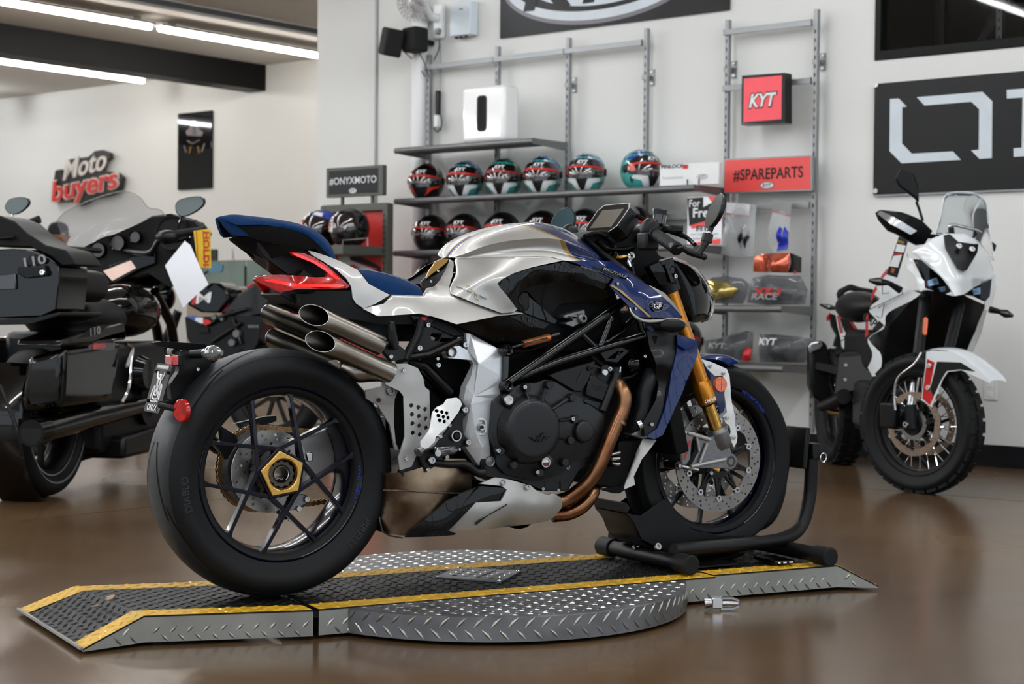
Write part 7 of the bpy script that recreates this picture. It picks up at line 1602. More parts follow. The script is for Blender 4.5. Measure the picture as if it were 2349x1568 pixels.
def pr2(fr_c, name, pts, xd, dx, mat, par, bev=.01):
    g = G(); g.prism([fr_c(x, y, xd, 0) for x, y in pts], (dx, 0, 0)); return g.build(name, mat, par, bev=bev, seg=3)

# ---------------------------------------------------------------- black touring motorcycle at the left
TF = Fr((-2.07, 7.27, 0), math.radians(79)); t3 = crop(0, 420, 2.119, TF); t8 = crop(0, 700, 3.4087, TF)
pm('tour_black', '060504', .1, 0, .6, .03, ns=30, na=.3, spec=.1); pm('tour_matt', '0a0908', .5, spec=.25); pm('tour_glass', '77777a', .08, alpha=.22, na=0); pm('pinstripe', '8a8a84', .4)
pm('gauge_face', '1b1513', .3, coat=.8, col2='2c1a18', ns=60)
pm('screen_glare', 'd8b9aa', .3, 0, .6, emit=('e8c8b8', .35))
TB = thing('touring_motorcycle', 'large black touring motorcycle with top case and saddlebags seen from behind', 'motorcycle', TF)
w_ = tw(TF, 'rear_wheel', TB, V((0, 0, .33)), .33, .09, .235, 'rubber', 'black_satin', 7)
g = G(); g.lathe([(-.0905, .262), (-.0925, .270)], V((0, 0, .33)), (0, 1, 0), 64); g.lathe([(-.0925, .270), (-.0905, .262)], V((0, 0, .33)), (0, 1, 0), 64); g.build('white_wall', 'pinstripe', w_)
g = G(); g.lathe([(-.067, .236), (-.068, .23)], V((0, 0, .33)), (0, 1, 0), 64); g.build('rim_line', 'pinstripe', w_)
tw(TF, 'front_wheel', TB, V((1.63, 0, .32)), .32, .065, .235, 'rubber', 'black_satin', 7)
g = G(); g.lathe([(-.1, .36), (-.09, .372), (0, .38), (.09, .372), (.1, .36)], V((0, 0, .33)), (0, 1, 0), 30, False, PI*.5, PI*1.25); g.build('rear_fender', 'tour_black', TB)
LID = [(-80, 150), (0, 157), (70, 185), (130, 240), (220, 300), (320, 325), (362, 372), (372, 398), (300, 402), (245, 355), (150, 312), (-80, 305)]
pr2(t3, 'top_case_lid', LID, -.3, .24, 'tour_matt', TB, .02)
pr2(t3, 'top_case', [(-80, 325), (60, 318), (150, 322), (240, 365), (287, 405), (287, 480), (272, 615), (200, 648), (-80, 660)], -.32, .27, 'tour_black', TB, .02)
pr2(t3, 'passenger_backrest', [(288, 412), (365, 428), (386, 465), (382, 540), (335, 580), (276, 574), (285, 490)], -.1, .3, 'tour_matt', TB, .025)
pr2(t3, 'top_case_latch', [(80, 408), (215, 398), (225, 450), (120, 462), (85, 440)], -.345, .03, 'black_satin', TB, .006)
bolt(t3(208, 433, -.348, 0), .012, TB, (-1, 0, 0), 'chrome')
em_ = pr2(t3, 'case_emblem', [(108, 400), (140, 352), (205, 342), (228, 380), (200, 395)], -.332, .02, 'black_satin', TB, .002)
def t_text(body, c, w, h, mat, nm, right=V((0, -1, 0)), up=V((0, 0, 1))): g = G(); text(g, body, c, right, up, width=w, height=h, bold=.02); return g.build(nm, mat, TB, sm=0)
t_text('110', t3(170, 376, -.336, 0), .1, .04, 'grey_print', 'emblem_lettering', V((0, -1, .18)), V((0, .18, 1)))
pr2(t3, 'case_light', [(-60, 450), (75, 440), (78, 515), (-60, 520)], -.332, .02, 'smoke_glass', TB, .004)
g = G(); g.tube([t3(0, 270, -.32, 0), t3(70, 262, -.32, 0)], .008, 8); g.build('lid_rail', 'black_satin', TB)
pr2(t3, 'case_rack', [(-60, 660), (180, 650), (290, 625), (290, 645), (180, 680), (-60, 690)], -.4, .4, 'black_satin', TB, .006)
# saddlebag
XRr = -.36
A_ = [t8(140, 860, XRr, 0), t8(480, 800, XRr, 0), t8(505, 330, XRr, 0), t8(200, 400, XRr, 0)]; yo = A_[1].y
B_ = [V((.30, A_[0].y, A_[0].z+.02)), t8(888, 748, yo, 1), t8(965, 268, yo, 1), V((.30, A_[3].y, A_[3].z))]
g = G(); g.hexa([A_[0], A_[1], B_[1], B_[0], A_[3], A_[2], B_[2], B_[3]]); g.build('saddlebag', 'tour_black', TB, bev=.035, seg=4)
sA, sB = t8(485, 300, yo, 1), t8(985, 250, yo, 1)
g = G(); lid = [t8(470, 322, yo-.01, 1), t8(985, 268, yo-.01, 1), t8(985, 245, yo-.01, 1), t8(862, 142, yo+.06, 1), t8(800, 136, yo+.06, 1), t8(560, 200, yo+.06, 1), t8(486, 266, yo-.01, 1)]
g = G(); g.prism([V((p.x, yo-.012, p.z)) for p in lid], (0, .2, 0)); g.build('saddlebag_lid', 'tour_black', TB, bev=.02, seg=3)
panel_l = [t8(x, y, yo-.014, 1) for x, y in ((600, 262), (720, 175), (820, 150), (840, 165), (700, 245))]
g = G(); g.prism(panel_l, (0, .004, 0)); g.build('lid_emblem', 'black_satin', TB)
t_text('110', t8(745, 200, yo-.0155, 1), .1, .035, 'grey_print', 'emblem_lettering', V((1, 0, .1)), V((-.1, 0, 1)))
g = G(); g.prism([t8(x, y, yo-.004, 1) for x, y in ((690, 315), (735, 290), (905, 285), (900, 345), (700, 372))], (0, .01, 0)); g.build('side_light', 'smoke_glass', TB, bev=.003)
g = G(); g.prism([t8(x, y, yo-.006, 1) for x, y in ((730, 302), (820, 298), (820, 335), (722, 340))], (0, .004, 0)); g.build('side_reflector', 'red_lens', TB)
g = G(); g.tube([t8(990, 480, yo-.03, 1), t8(1035, 330, yo-.03, 1), t8(985, 305, yo-.03, 1)], .010, 8); g.tube([t8(1035, 330, yo-.03, 1), t8(1000, 660, yo-.03, 1), t8(950, 760, yo-.03, 1)], .009, 8, sm=14); g.build('bag_guard', 'chrome', TB)
mt_ = t8(245, 1000, -.52, 0); mf_ = V((.75, mt_.y+.03, mt_.z+.05))
g = G(); g.tube([mt_, mt_+V((.10, 0, .005))], .056, 24); g.build('muffler_tip', 'black_gloss', TB)
g = G(); R_ = circle(mt_+V((-.001, 0, 0)), .046, 24, V((1, 0, 0))); g.prism(R_, (.002, 0, 0)); g.build('muffler_bore', 'slot_black', TB)
g = G(); g.tube([mt_+V((.09, 0, .004)), mt_+V((.6, .01, .03)), mf_], [.05, .05, .035], 22); g.build('muffler', 'tour_black', TB)
mL = V((mt_.x, -mt_.y, mt_.z)); g = G(); g.tube([mL, mL+V((.6, 0, .03)), V((.75, -mf_.y, mf_.z))], [.05, .05, .035], 20); g.build('muffler', 'tour_black', TB)
g = G(); g.tube([t8(0, 620, -.45, 0), t8(70, 800, -.45, 0), t8(140, 985, -.45, 0)], .008, 8); g.build('bag_strut', 'black_satin', TB)
g = G(); g.hexa([A_[0]*1, A_[0]+V((0, .001, 0)), A_[0]+V((.5, .001, 0)), A_[0]+V((.5, 0, 0)), A_[3], A_[3]+V((0, .001, 0)), A_[3]+V((.5, .001, 0)), A_[3]+V((.5, 0, 0))])
yl_ = .22; g = G(); g.hexa([V((XRr, .42, .36)), V((XRr, yl_, .36)), V((.3, yl_, .38)), V((.3, .42, .38)), V((XRr, .40, .70)), V((XRr, yl_, .70)), V((.3, yl_, .70)), V((.3, .40, .70))]); g.build('saddlebag', 'tour_black', TB, bev=.035, seg=4)
# engine, tank, seat masses
g = G(); g.box((.62, 0, .42), (.75, .34, .5)); g.box((.2, 0, .55), (.5, .3, .35)); g.build('engine_block', 'engine_black', TB, bev=.03, kind='stuff')
for i in range(5):
    g = G(); g.cyl((.72+i*.001, -.20, .36+i*.035), (.72+i*.001, .2, .36+i*.035), .09-.004*i, n=20); g.build('cylinder_fin', 'engine_black', TB)
g = G(); g.lathe([(-.04, 0), (-.04, .07), (0, .09)], V((.62, -.2, .52)), (0, 1, 0), 24); g.build('air_cleaner', 'black_gloss', TB)
tc_ = t3(600, 620, .82, 0); g = G(); g.ell(tc_, (.30, .15, .13)); g.build('fuel_tank', 'tour_black', TB)
g = G(); g.ell((.35, 0, .78), (.34, .2, .11)); g.build('seat', 'tour_matt', TB)
pr2(t3, 'seat_side', [(345, 590), (400, 585), (470, 660), (440, 690), (340, 680)], .3, .2, 'tour_matt', TB, .02)
g = G(); g.tube([t3(440, 640, .55, 0), t3(470, 580, .7, 0), t3(540, 520, .9, 0), t3(600, 500, 1.0, 0)], .012, 8, sm=20); g.build('tank_rail', 'chrome', TB)
# fairing with instruments
XI = 1.12
fa = pl2(t3, 'fairing', [(345, 350), (500, 270), (740, 165), (830, 158), (945, 185), (988, 240), (965, 300), (900, 400), (880, 480), (820, 502), (720, 435), (540, 480), (400, 560), (385, 440)], 'tour_matt', TB, xd=XI, ctrl=[(600, 350, XI+.03)], th=.12)
pl2(t3, 'fairing_shell', [(345, 345), (500, 262), (740, 158), (830, 148), (955, 178), (1000, 240), (975, 310), (820, 520), (520, 500), (370, 480)], 'tour_black', TB, xd=XI+.16, ctrl=[(650, 330, XI+.36)], th=.01)
for x, y, r in ((402, 375, 24), (480, 325, 40), (575, 290, 40), (660, 262, 30)):
    c = t3(x, y, XI-.005, 0); rr = r/2.119/470; g = G(); g.lathe([(-.015, rr*.9), (-.018, rr), (.01, rr*1.05)], c, (1, 0, 0), 28); k = g.build('gauge_bezel', 'black_gloss', TB); g = G(); g.prism(circle(c+V((-.010, 0, 0)), rr*.9, 24, V((1, 0, 0))), (.002, 0, 0)); g.build('gauge_face', 'gauge_face', TB)
c = t3(840, 240, XI-.005, 0); g = G(); g.lathe([(-.02, .075), (-.022, .088), (.02, .09)], c, (1, 0, 0), 28); g.build('speaker_ring', 'tour_matt', TB); g = G(); g.prism(circle(c+V((-.012, 0, 0)), .076, 24, V((1, 0, 0))), (.002, 0, 0)); g.build('speaker_grille', 'speaker_cloth', TB)
pr2(t3, 'navigation_frame', [(485, 420), (640, 355), (690, 350), (750, 310), (755, 390), (670, 420), (545, 490)], XI-.02, .02, 'black_gloss', TB, .004)
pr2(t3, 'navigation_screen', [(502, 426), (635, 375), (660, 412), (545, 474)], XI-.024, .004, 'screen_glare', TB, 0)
pl2(t3, 'windscreen', [(275, 185), (310, 145), (370, 112), (500, 62), (610, 40), (680, 68), (720, 118), (780, 130), (806, 160), (740, 165), (500, 262), (345, 345), (300, 260)], 'tour_glass', TB, xd=XI+.12, ctrl=[(520, 180, XI+.22)], th=.004)
g = G(); g.tube([t3(x, y, XI+.12, 0) for x, y in ((275, 185), (310, 145), (370, 112), (500, 62), (610, 40), (680, 68), (720, 118), (780, 130), (806, 160))], .0025, 6, sm=50); g.build('windscreen_edge', 'pinstripe', TB)
g = G(); g.tube([t3(600, 330, XI, 0), t3(740, 330, .95, 0), t3(780, 270, .92, 0), t3(860, 250, .9, 0)], .014, 10, sm=16); g.build('handlebar', 'black_satin', TB)
g = G(); g.tube([t3(860, 248, .9, 0), t3(880, 243, .9, 0), t3(985, 228, .88, 0), t3(995, 227, .88, 0)], [.022, .018, .018, .02], 14); g.build('grip', 'rubber', TB)
g = G(); g.ell(t3(815, 262, .9, 0), (.04, .06, .035)); g.build('switch_block', 'black_satin', TB); g = G(); g.tube([t3(770, 275, .98, 0), t3(860, 285, 1.0, 0), t3(930, 262, .98, 0)], .006, 8); g.build('lever', 'black_gloss', TB)
g = G(); g.tube([t3(500, 330, XI, 0), t3(250, 300, .95, 0), t3(200, 230, .85, 0), t3(150, 205, .82, 0)], .014, 10, sm=16); g.build('handlebar', 'black_satin', TB)
g = G(); g.tube([t3(85, 195, .82, 0), t3(150, 190, .82, 0), t3(192, 175, .82, 0)], [.019, .018, .02], 14); g.build('grip', 'rubber', TB); g = G(); g.ell(t3(170, 240, .88, 0), (.05, .05, .05)); g.build('switch_block', 'black_satin', TB)
for nm, pts, st in (('m', [(852, 102), (872, 80), (985, 68), (993, 95), (962, 130), (890, 162), (860, 150)], [(885, 155), (870, 200), (855, 250)]), ('n', [(22, 112), (45, 78), (130, 72), (142, 95), (100, 140), (60, 152), (33, 140)], [(62, 150), (55, 185), (70, 210)])):
    P = catmull([t3(x, y, .9, 0) for x, y in pts], 30, True); g = G(); g.prism(P, (.02, 0, 0)); m_ = g.build('mirror', 'black_gloss', TB, bev=.004)
    cc_ = sum(P, V((0, 0, 0)))/30; g = G(); g.prism([cc_+(p-cc_)*.93+V((-.002, 0, 0)) for p in P], (.002, 0, 0)); g.build('mirror_glass', 'mirror_glass', m_)
    g = G(); g.tube([t3(x, y, .91, 0) for x, y in st], .005, 8, sm=10); g.build('mirror_stem', 'black_gloss' if nm == 'm' else 'chrome', TB)
for a, b in (((750, 525), (830, 680)), ((700, 540), (760, 700))):
    g = G(); g.tube([t3(*a, 1.25, 0), t3(*b, 1.45, 0), V((1.63, t3(*b, 1.45, 0).y, .33))], .026, 14); g.build('fork_leg', 'black_gloss', TB)
g = G(); g.tube([t3(520, 480, 1.2, 0), t3(560, 470, 1.2, 0), t3(660, 480, 1.2, 0)], .02, 8); g.build('clutch_cable', 'black_satin', TB)
g = G(); g.hexa([V((.35, -.24, .14)), V((1.0, -.2, .14)), V((1.0, .2, .14)), V((.35, .24, .14)), V((.35, -.24, .24)), V((1.0, -.2, .26)), V((1.0, .2, .26)), V((.35, .24, .24))]); g.build('lower_frame', 'black_satin', TB, bev=.02)
g = G(); g.tube([t3(380, 1345, .55, 0), t3(430, 1330, .6, 0), t3(540, 1295, .8, 0)], .010, 8); g.build('floorboard_edge', 'black_satin', TB)
g = G(); g.tube([(.55, .22, .2), (.5, .34, .008)], .012, 8); g.build('side_stand', 'black_satin', TB)
# paper and hold tag hanging from its right grip
c = t3(905, 440, .84, 0)
pt = thing('paper_sheet', 'blank white paper sheet hanging from the grip of the touring motorcycle', 'paper', TF)
g = G(); g.relief([V((p.y, p.x, p.z)) for p in (t3(898, 280, .84, 0), t3(925, 300, .84, 0), t3(1012, 490, .83, 0), t3(890, 604, .82, 0), t3(802, 400, .83, 0))], [V((q_.y, q_.x, q_.z)) for q_ in (t3(905, 440, .82, 0),)], 14, .002, lam=1e-3); g.v = [(b, a, c_) for a, b, c_ in g.v]; g.build('sheet', 'paper', pt, sm=60)
pm('tag_yellow', 'd9b41f', .5); pm('tag_red', 'b8301c', .5)
ht = thing('hold_tag', 'yellow hanging tag with red letters reading HOLD on the grip end', 'tag', TF)
HQ = [t3(945, 250, .848, 0), t3(1025, 220, .848, 0), t3(1025, 412, .848, 0), t3(975, 410, .848, 0), t3(942, 330, .848, 0)]
g = G(); g.prism([t3(x, y, .848, 0) for x, y in ((940, 232), (1022, 220), (1026, 412), (962, 408))], (.003, 0, 0)); g.build('tag_card', 'tag_yellow', ht)
cq = t3(1003, 318, .844, 0); g = G(); text(g, 'HOLD!', cq, (0, 0, -1), (0, -1, 0), width=.165, height=.032, bold=.02); g.build('tag_lettering', 'tag_red', ht, sm=0)
for xx in (952, 985): g = G(); g.prism([t3(xx, 232, .846, 0), t3(xx+4, 232, .846, 0), t3(xx+14, 408, .846, 0), t3(xx+10, 408, .846, 0)], (.001, 0, 0)); g.build('tag_line', 'tag_red', ht)

# ---------------------------------------------------------------- black naked motorcycle behind it
NF = Fr((-1.75, 10.2, 0), math.radians(-12)); nk_ = crop(400, 560, 4.195, NF)
NB = thing('naked_motorcycle', 'black naked motorcycle with a white M on its tank standing behind the hanging paper', 'motorcycle', NF)
def npr(name, pts, y, th, mat, bev=.02): g = G(); g.prism([nk_(a, b, y) for a, b in pts], (0, th, 0)); return g.build(name, mat, NB, bev=bev, seg=3)
npr('tail', [(430, 660), (520, 560), (620, 478), (760, 380), (880, 360), (1000, 440), (1020, 480), (880, 600), (850, 680), (700, 720), (560, 705)], -.1, .2, 'h_mattblack', .03)
npr('seat_stripe', [(436, 655), (515, 552), (528, 566), (470, 652)], -.105, .01, 'red_part', .002); npr('tail_red', [(690, 410), (760, 368), (780, 372), (700, 425)], -.105, .01, 'red_part', .002)
npr('fuel_tank', [(110, 580), (190, 455), (320, 362), (430, 372), (515, 440), (530, 540), (440, 660), (250, 655)], -.13, .26, 'black_gloss', .05)
npr('tank_red', [(158, 580), (200, 480), (222, 468), (192, 582)], -.135, .01, 'red_part', .002)
cq = nk_(282, 516, -.137); g = G(); text(g, 'M', cq, (1, 0, .08), (-.08, 0, 1), width=.11, height=.065, bold=.012, shear=.15); g.build('tank_lettering', 'white_print', NB, sm=0)
npr('side_cowl', [(105, 692), (200, 682), (240, 700), (245, 745), (190, 745)], -.15, .02, 'h_blue', .004); npr('side_cowl', [(200, 705), (265, 705), (290, 760), (250, 765), (195, 735)], -.155, .02, 'h_white', .004); npr('side_cowl', [(270, 712), (345, 735), (352, 760), (300, 785), (270, 765)], -.155, .02, 'red_part', .004)
npr('engine', [(100, 700), (520, 690), (860, 690), (800, 960), (700, 1100), (240, 1100), (120, 900)], -.12, .24, 'engine_black', .02)
for a, b, c_, d in ((320, 780, 560, 640), (360, 940, 640, 760), (560, 720, 640, 960), (430, 700, 700, 620)):
    g = G(); g.tube([nk_(a, b, -.14), nk_(c_, d, -.14)], .012, 8); g.build('frame_tube', 'black_satin', NB)
for x, y, r in ((610, 860, .028), (565, 945, .026), (470, 720, .012), (395, 700, .02)):
    g = G(); g.lathe([(-.03, 0), (-.03, r*.8), (0, r)], nk_(x, y, -.13), (0, 1, 0), 16); g.build('engine_cap', 'cast_grey', NB)
npr('front_block', [(230, 810), (320, 800), (330, 850), (240, 860)], -.14, .02, 'duct', .004)
g = G(); text(g, 'ONYX', nk_(760, 790, -.142), (1, 0, 0), (0, 0, 1), width=.07, height=.018, bold=.02); g.build('plate_lettering', 'grey_print', NB, sm=0)
fx = nk_(-60, 1000, 0).x; rx = nk_(900, 1000, 0).x
tw(NF, 'front_wheel', NB, V((fx-.15, 0, .3)), .3, .06, .215); tw(NF, 'rear_wheel', NB, V((rx+.05, 0, .31)), .31, .085, .215)
g = G(); g.tube([V((fx-.15, -.1, .3)), nk_(40, 640, -.1)], .025, 10); g.build('fork_leg', 'black_satin', NB); g = G(); g.tube([V((fx-.15, .1, .3)), nk_(40, 640, .1)], .025, 10); g.build('fork_leg', 'black_satin', NB)
g = G(); g.bar(V((rx+.05, -.1, .31)), nk_(640, 1020, -.1), .04, .05); g.build('swingarm', 'black_satin', NB)
g = G(); q_ = nk_(60, 420, 0); g.tube([q_+V((0, -.36, .06)), q_+V((.03, -.15, .02)), q_+V((.03, .15, .02)), q_+V((0, .36, .06))], .012, 8, sm=16); g.build('handlebar', 'black_satin', NB); g = G(); g.ell(q_+V((-.12, 0, -.06)), (.08, .09, .09)); g.build('headlight', 'black_gloss', NB)
ms = nk_(405, 235, -.36); g = G(); g.prism(catmull([nk_(x, y, -.3) for x, y in ((320, 255), (345, 205), (460, 192), (455, 260), (420, 272))], 24, True), (0, .015, 0)); g.build('mirror_glass', 'mirror_teal', NB, bev=.003); g = G(); g.tube([nk_(330, 255, -.29), nk_(220, 330, -.29), nk_(120, 420, -.29)], .006, 8); g.build('mirror_stem', 'black_satin', NB)

# ---------------------------------------------------------------- white adventure motorcycle at the right
AF = Fr((1.821, 9.177, 0), math.radians(-86.4)); a2 = crop(1820, 380, 2.0095, AF)
pm('adv_white', 'dfe4e6', .22, 0, .8, .05, ns=4, na=.02); pm('adv_red', 'b81a1c', .3, 0, .5); pm('adv_black', '08090a', .42, spec=.25); pm('adv_header', '8a6a4a', .3, 1, ns=20, col2='b59468'); pm('adv_disc', '9c8a7a', .35, .9)
pm('adv_glass', 'e8eef0', .03, trans=.95, ior=1.12, na=0, rv=0); pm('lamp_glass', '6f8fae', .08, .3, 1, .02, ns=60, na=.5)
AB = thing('adventure_motorcycle', 'white and red adventure motorcycle with clear windscreen facing the camera', 'motorcycle', AF)
WFm = Fr((1.9125, 7.728, 0), math.radians(-51)); fwL = Matrix.Rotation(AF.ang, 4, 'Z'); FWE = None
def to_af(p): return AF.Ri @ (WFm.w(p)-AF.o)
AM = Matrix.Translation(AF.Ri @ (WFm.o-AF.o)) @ Matrix.Rotation(WFm.ang-AF.ang, 4, 'Z')     # wheel frame -> bike frame
tw(AF, 'rear_wheel', AB, V((0, 0, .32)), .32, .075, .225, 'rubber', 'black_satin', knobs=26, wire=18)
fwl = tw(AF, 'front_wheel', AB, V((0, 0, .325)), .325, .056, .245, 'rubber', 'black_satin', knobs=30, wire=28); fwl.matrix_local = AM
def wbuild(g, name, mat, par=AB, **kw): g.xf(AM); return g.build(name, mat, par, **kw)
aw = crop(1820, 380, 2.0095, WFm)
for s in (-1, 1):
    hs = []
    for i in range(20):
        for j, rr in enumerate((.128, .14)): a = 2*PI*(i+j*.5)/20; hs.append(circle(V((math.cos(a)*rr, s*.055, .325+math.sin(a)*rr)), .0035, 7))
    g = G(); g.prism(circle(V((0, s*.055, .325)), .15, 56), (0, .004, 0), [circle(V((0, s*.055, .325)), .118, 48)]+hs); d_ = wbuild(g, 'front_disc', 'adv_disc', sm=20)
    for k in range(7):
        a = 2*PI*k/7; g = G(); g.bar(V((math.cos(a)*.05, s*.055, .325+math.sin(a)*.05)), V((math.cos(a+.2)*.122, s*.055, .325+math.sin(a+.2)*.122)), .014, .008, V((0, 1, 0))); wbuild(g, 'disc_arm', 'black_satin')
    g = G(); g.lathe([(s*.062, .055), (s*.062, .075), (s*.058, .075), (s*.058, .055)], V((0, 0, .325)), (0, 1, 0), 40, True); wbuild(g, 'speed_ring', 'steel')
    g = G(); g.lathe([(s*.07, 0), (s*.07, .05), (s*.03, .055)], V((0, 0, .325)), (0, 1, 0), 30); wbuild(g, 'hub_cover', 'black_satin')
    axp = V((-.0, s*.078, .325)); top_ = AM.inverted() @ (a2(606, 600, 1.2, 0)+V((0, .09+s*.09, 0)))
    g = G(); g.tube([axp+V((0, 0, .06)), axp.lerp(top_, .45)], .021, 16); wbuild(g, 'fork_slider', 'steel'); g = G(); g.tube([axp.lerp(top_, .40), top_], .026, 16); wbuild(g, 'fork_tube', 'adv_black')
    g = G(); g.tube([axp+V((.01, 0, -.02)), axp+V((0, 0, .09))], [.03, .028], 14); wbuild(g, 'fork_foot', 'adv_black', bev=.004); g = G(); g.lathe([(s*.118, .006), (s*.118, .013), (s*.1, .015)], V((0, 0, .325)), (0, 1, 0), 16); wbuild(g, 'axle_end', 'chrome')
    g = G(); g.box((-.10, s*.1, .36), (.09, .05, .12)); wbuild(g, 'brake_caliper', 'adv_black', bev=.01)
g = G(); g.tube([aw(470, 1125, -.13), aw(465, 1060, -.13), aw(480, 980, -.13), aw(560, 910, -.12), aw(590, 860, -.1)], .005, 8, sm=24); wbuild(g, 'brake_hose', 'steel')
fen = [(612, 858), (640, 851), (730, 856), (790, 888), (895, 978), (906, 1001), (850, 975), (775, 942), (712, 950), (688, 985), (637, 1112), (590, 1080), (595, 1030), (610, 905)]
P = [aw(x, y, -.075) for x, y in fen]; g = G(); g.relief(P, [], 24, .004); wbuild(g, 'mudguard_side', 'adv_white', sm=50)
g = G(); tl2 = [aw(x, y, -.05) for x, y in ((612, 858), (640, 850), (730, 854), (790, 886), (895, 976), (906, 1000))]; g.skin([[V((p.x, .0, p.z+.012)) for p in tl2], [V((p.x, -.045, p.z+.008)) for p in tl2], [V((p.x, -.075, p.z)) for p in tl2]], 24, 4, mirror=True); wbuild(g, 'mudguard', 'adv_white', sm=60)
for pts, mt, y in (([(617, 890), (650, 906), (626, 1030), (646, 1064), (628, 1102), (594, 1072), (600, 1010)], 'adv_red', -.0775), ([(662, 902), (770, 906), (838, 948), (765, 938), (705, 946), (680, 985), (645, 1062), (630, 1030)], 'adv_black', -.0772)):
    g = G(); g.prism([aw(x, yy, y) for x, yy in pts], (0, .002, 0)); wbuild(g, 'mudguard_decal', mt, sm=0)
for x, y in ((627, 922), (622, 1022)): bolt(AM @ aw(x, y, -.079), .012, AB, AM.to_3x3() @ V((0, -1, 0)), 'screw')
# body
pl2(a2, 'beak', [(545, 398, 1.2), (640, 335, 1.28), (700, 312, 1.3), (790, 312, 1.32), (850, 345, 1.3), (905, 420, 1.24), (928, 490, 1.2), (915, 515, 1.22), (850, 545, 1.34), (785, 592, 1.46), (745, 600, 1.5), (715, 555, 1.46), (640, 470, 1.36), (580, 425, 1.24)], 'adv_white', AB, ctrl=[(750, 430, 1.44), (770, 520, 1.5), (650, 400, 1.36)], th=-.01, n=30)
pl2(a2, 'cowl_side', [(500, 420, .95), (545, 398, 1.18), (580, 428, 1.22), (600, 500, 1.3), (606, 560, 1.32), (590, 580, 1.3), (570, 570, 1.26), (500, 462, 1.0)], 'adv_white', AB, th=-.01)
pl2(a2, 'cowl_side', [(928, 500, 1.2), (935, 560, 1.15), (915, 640, 1.2), (885, 660, 1.28), (882, 620, 1.32), (912, 520, 1.26)], 'adv_white', AB, th=-.01)
sp_ = pl2(a2, 'side_shroud', [(440, 470, .72), (500, 462, .95), (568, 575, 1.22), (575, 590, 1.22), (432, 745, .98), (405, 860, .9), (378, 996, .85), (345, 930, .76), (335, 800, .62), (337, 660, .56), (372, 560, .6)], 'adv_white', AB, ctrl=[(470, 600, .98), (380, 780, .76), (400, 700, .8)], th=-.01, n=30)
pl2(a2, 'shroud_edge', [(440, 470, .725), (410, 500, .655), (360, 590, .585), (334, 670, .55), (333, 800, .61), (344, 800, .635), (346, 680, .59), (372, 600, .63), (420, 512, .69), (450, 478, .75)], 'adv_red', AB, th=-.006, n=30)
c = a2(360, 715, .80, 0); g = G(); text(g, 'CAPE', c, (.25, .9, -.75), (.1, .5, .85), width=.10, height=.042, bold=.03); g.build('shroud_lettering', 'black_print', AB, sm=0)
for ln in ([(355, 660), (505, 590), (490, 560), (440, 540)], [(410, 545), (410, 590), (440, 585)], [(390, 655), (420, 635), (405, 705), (380, 690)]):
    g = G(); g.tube([a2(x, y, .62+(x-340)*.0026+.03, 0) for x, y in ln], .0022, 5); g.build('shroud_line', 'black_print', AB)
pl2(a2, 'side_shroud', [(880, 660, 1.25), (895, 665, 1.2), (870, 770, 1.0), (812, 900, .9), (788, 885, .95), (840, 760, 1.05)], 'adv_white', AB, th=-.01)
pl2(a2, 'front_grille', [(432, 750, .86), (574, 590, 1.1), (620, 572, 1.18), (735, 600, 1.3), (790, 600, 1.28), (882, 640, 1.14), (872, 720, 1.0), (800, 880, .9), (640, 860, .9), (560, 920, .85), (400, 960, .74), (410, 860, .78)], 'adv_black', AB, th=-.25, n=24)
for pts in ([(566, 430), (588, 432), (690, 520), (732, 578), (700, 592), (622, 562), (602, 505)], [(788, 592), (830, 562), (915, 520), (906, 600), (888, 622), (845, 602)]):
    pl2(a2, 'headlamp', [(x, y, 1.335) for x, y in pts], 'black_gloss', AB, th=-.05)
for pts in ([(618, 530), (660, 515), (672, 545), (625, 555)], [(670, 560), (700, 555), (700, 578), (680, 580)], [(825, 570), (862, 560), (862, 590), (835, 595)]):
    pl2(a2, 'lamp_lens', [(x, y, 1.352) for x, y in pts], 'lamp_glass', AB, th=-.02)
pl2(a2, 'windscreen', [(655, 318, 1.2), (680, 230, 1.12), (700, 138, 1.03), (740, 122, 1.02), (842, 130, 1.02), (886, 165, 1.02), (905, 300, 1.1), (925, 440, 1.2), (900, 410, 1.22), (860, 350, 1.28), (760, 320, 1.3)], 'adv_glass', AB, ctrl=[(780, 220, 1.17)], th=-.004, n=24)
g = G(); g.tube([a2(x, y, xd, 0) for x, y, xd in ((655, 318, 1.2), (680, 230, 1.12), (700, 138, 1.03), (740, 122, 1.02), (842, 130, 1.02), (886, 165, 1.02), (905, 300, 1.1), (925, 440, 1.2))], .003, 6, sm=50); g.build('windscreen_edge', 'cool_white', AB)
pl2(a2, 'screen_bracket', [(698, 320, 1.40), (722, 315, 1.40), (760, 350, 1.42), (830, 360, 1.42), (852, 360, 1.40), (848, 400, 1.44), (800, 480, 1.51), (785, 487, 1.52), (760, 475, 1.51), (705, 380, 1.43)], 'adv_black', AB, th=-.02)
for x, y in ((762, 372), (822, 386)): bolt(a2(x, y, 1.455, 0), .014, AB, (1, 0, .3), 'steel')
g = G(); g.tube([a2(720, 280, 1.3, 0), a2(740, 272, 1.32, 0), a2(840, 295, 1.32, 0), a2(858, 305, 1.3, 0)], [.012, .008, .008, .012], 10); g.build('screen_bar', 'steel', AB)
for pts in ([(720, 275), (738, 268), (745, 320), (720, 315)], [(838, 298), (858, 300), (830, 340)]):
    pl2(a2, 'screen_bracket', [(x, y, 1.31) for x, y in pts], 'adv_black', AB, th=-.02)
hg_ = pl2(a2, 'hand_guard', [(385, 215, .98), (402, 203, .98), (500, 214, 1.0), (590, 250, 1.0), (641, 300, .98), (605, 362, .96), (570, 366, .96), (520, 340, .98), (440, 300, .98), (398, 250, .97)], 'adv_black', AB, ctrl=[(500, 280, 1.06)], th=-.03)
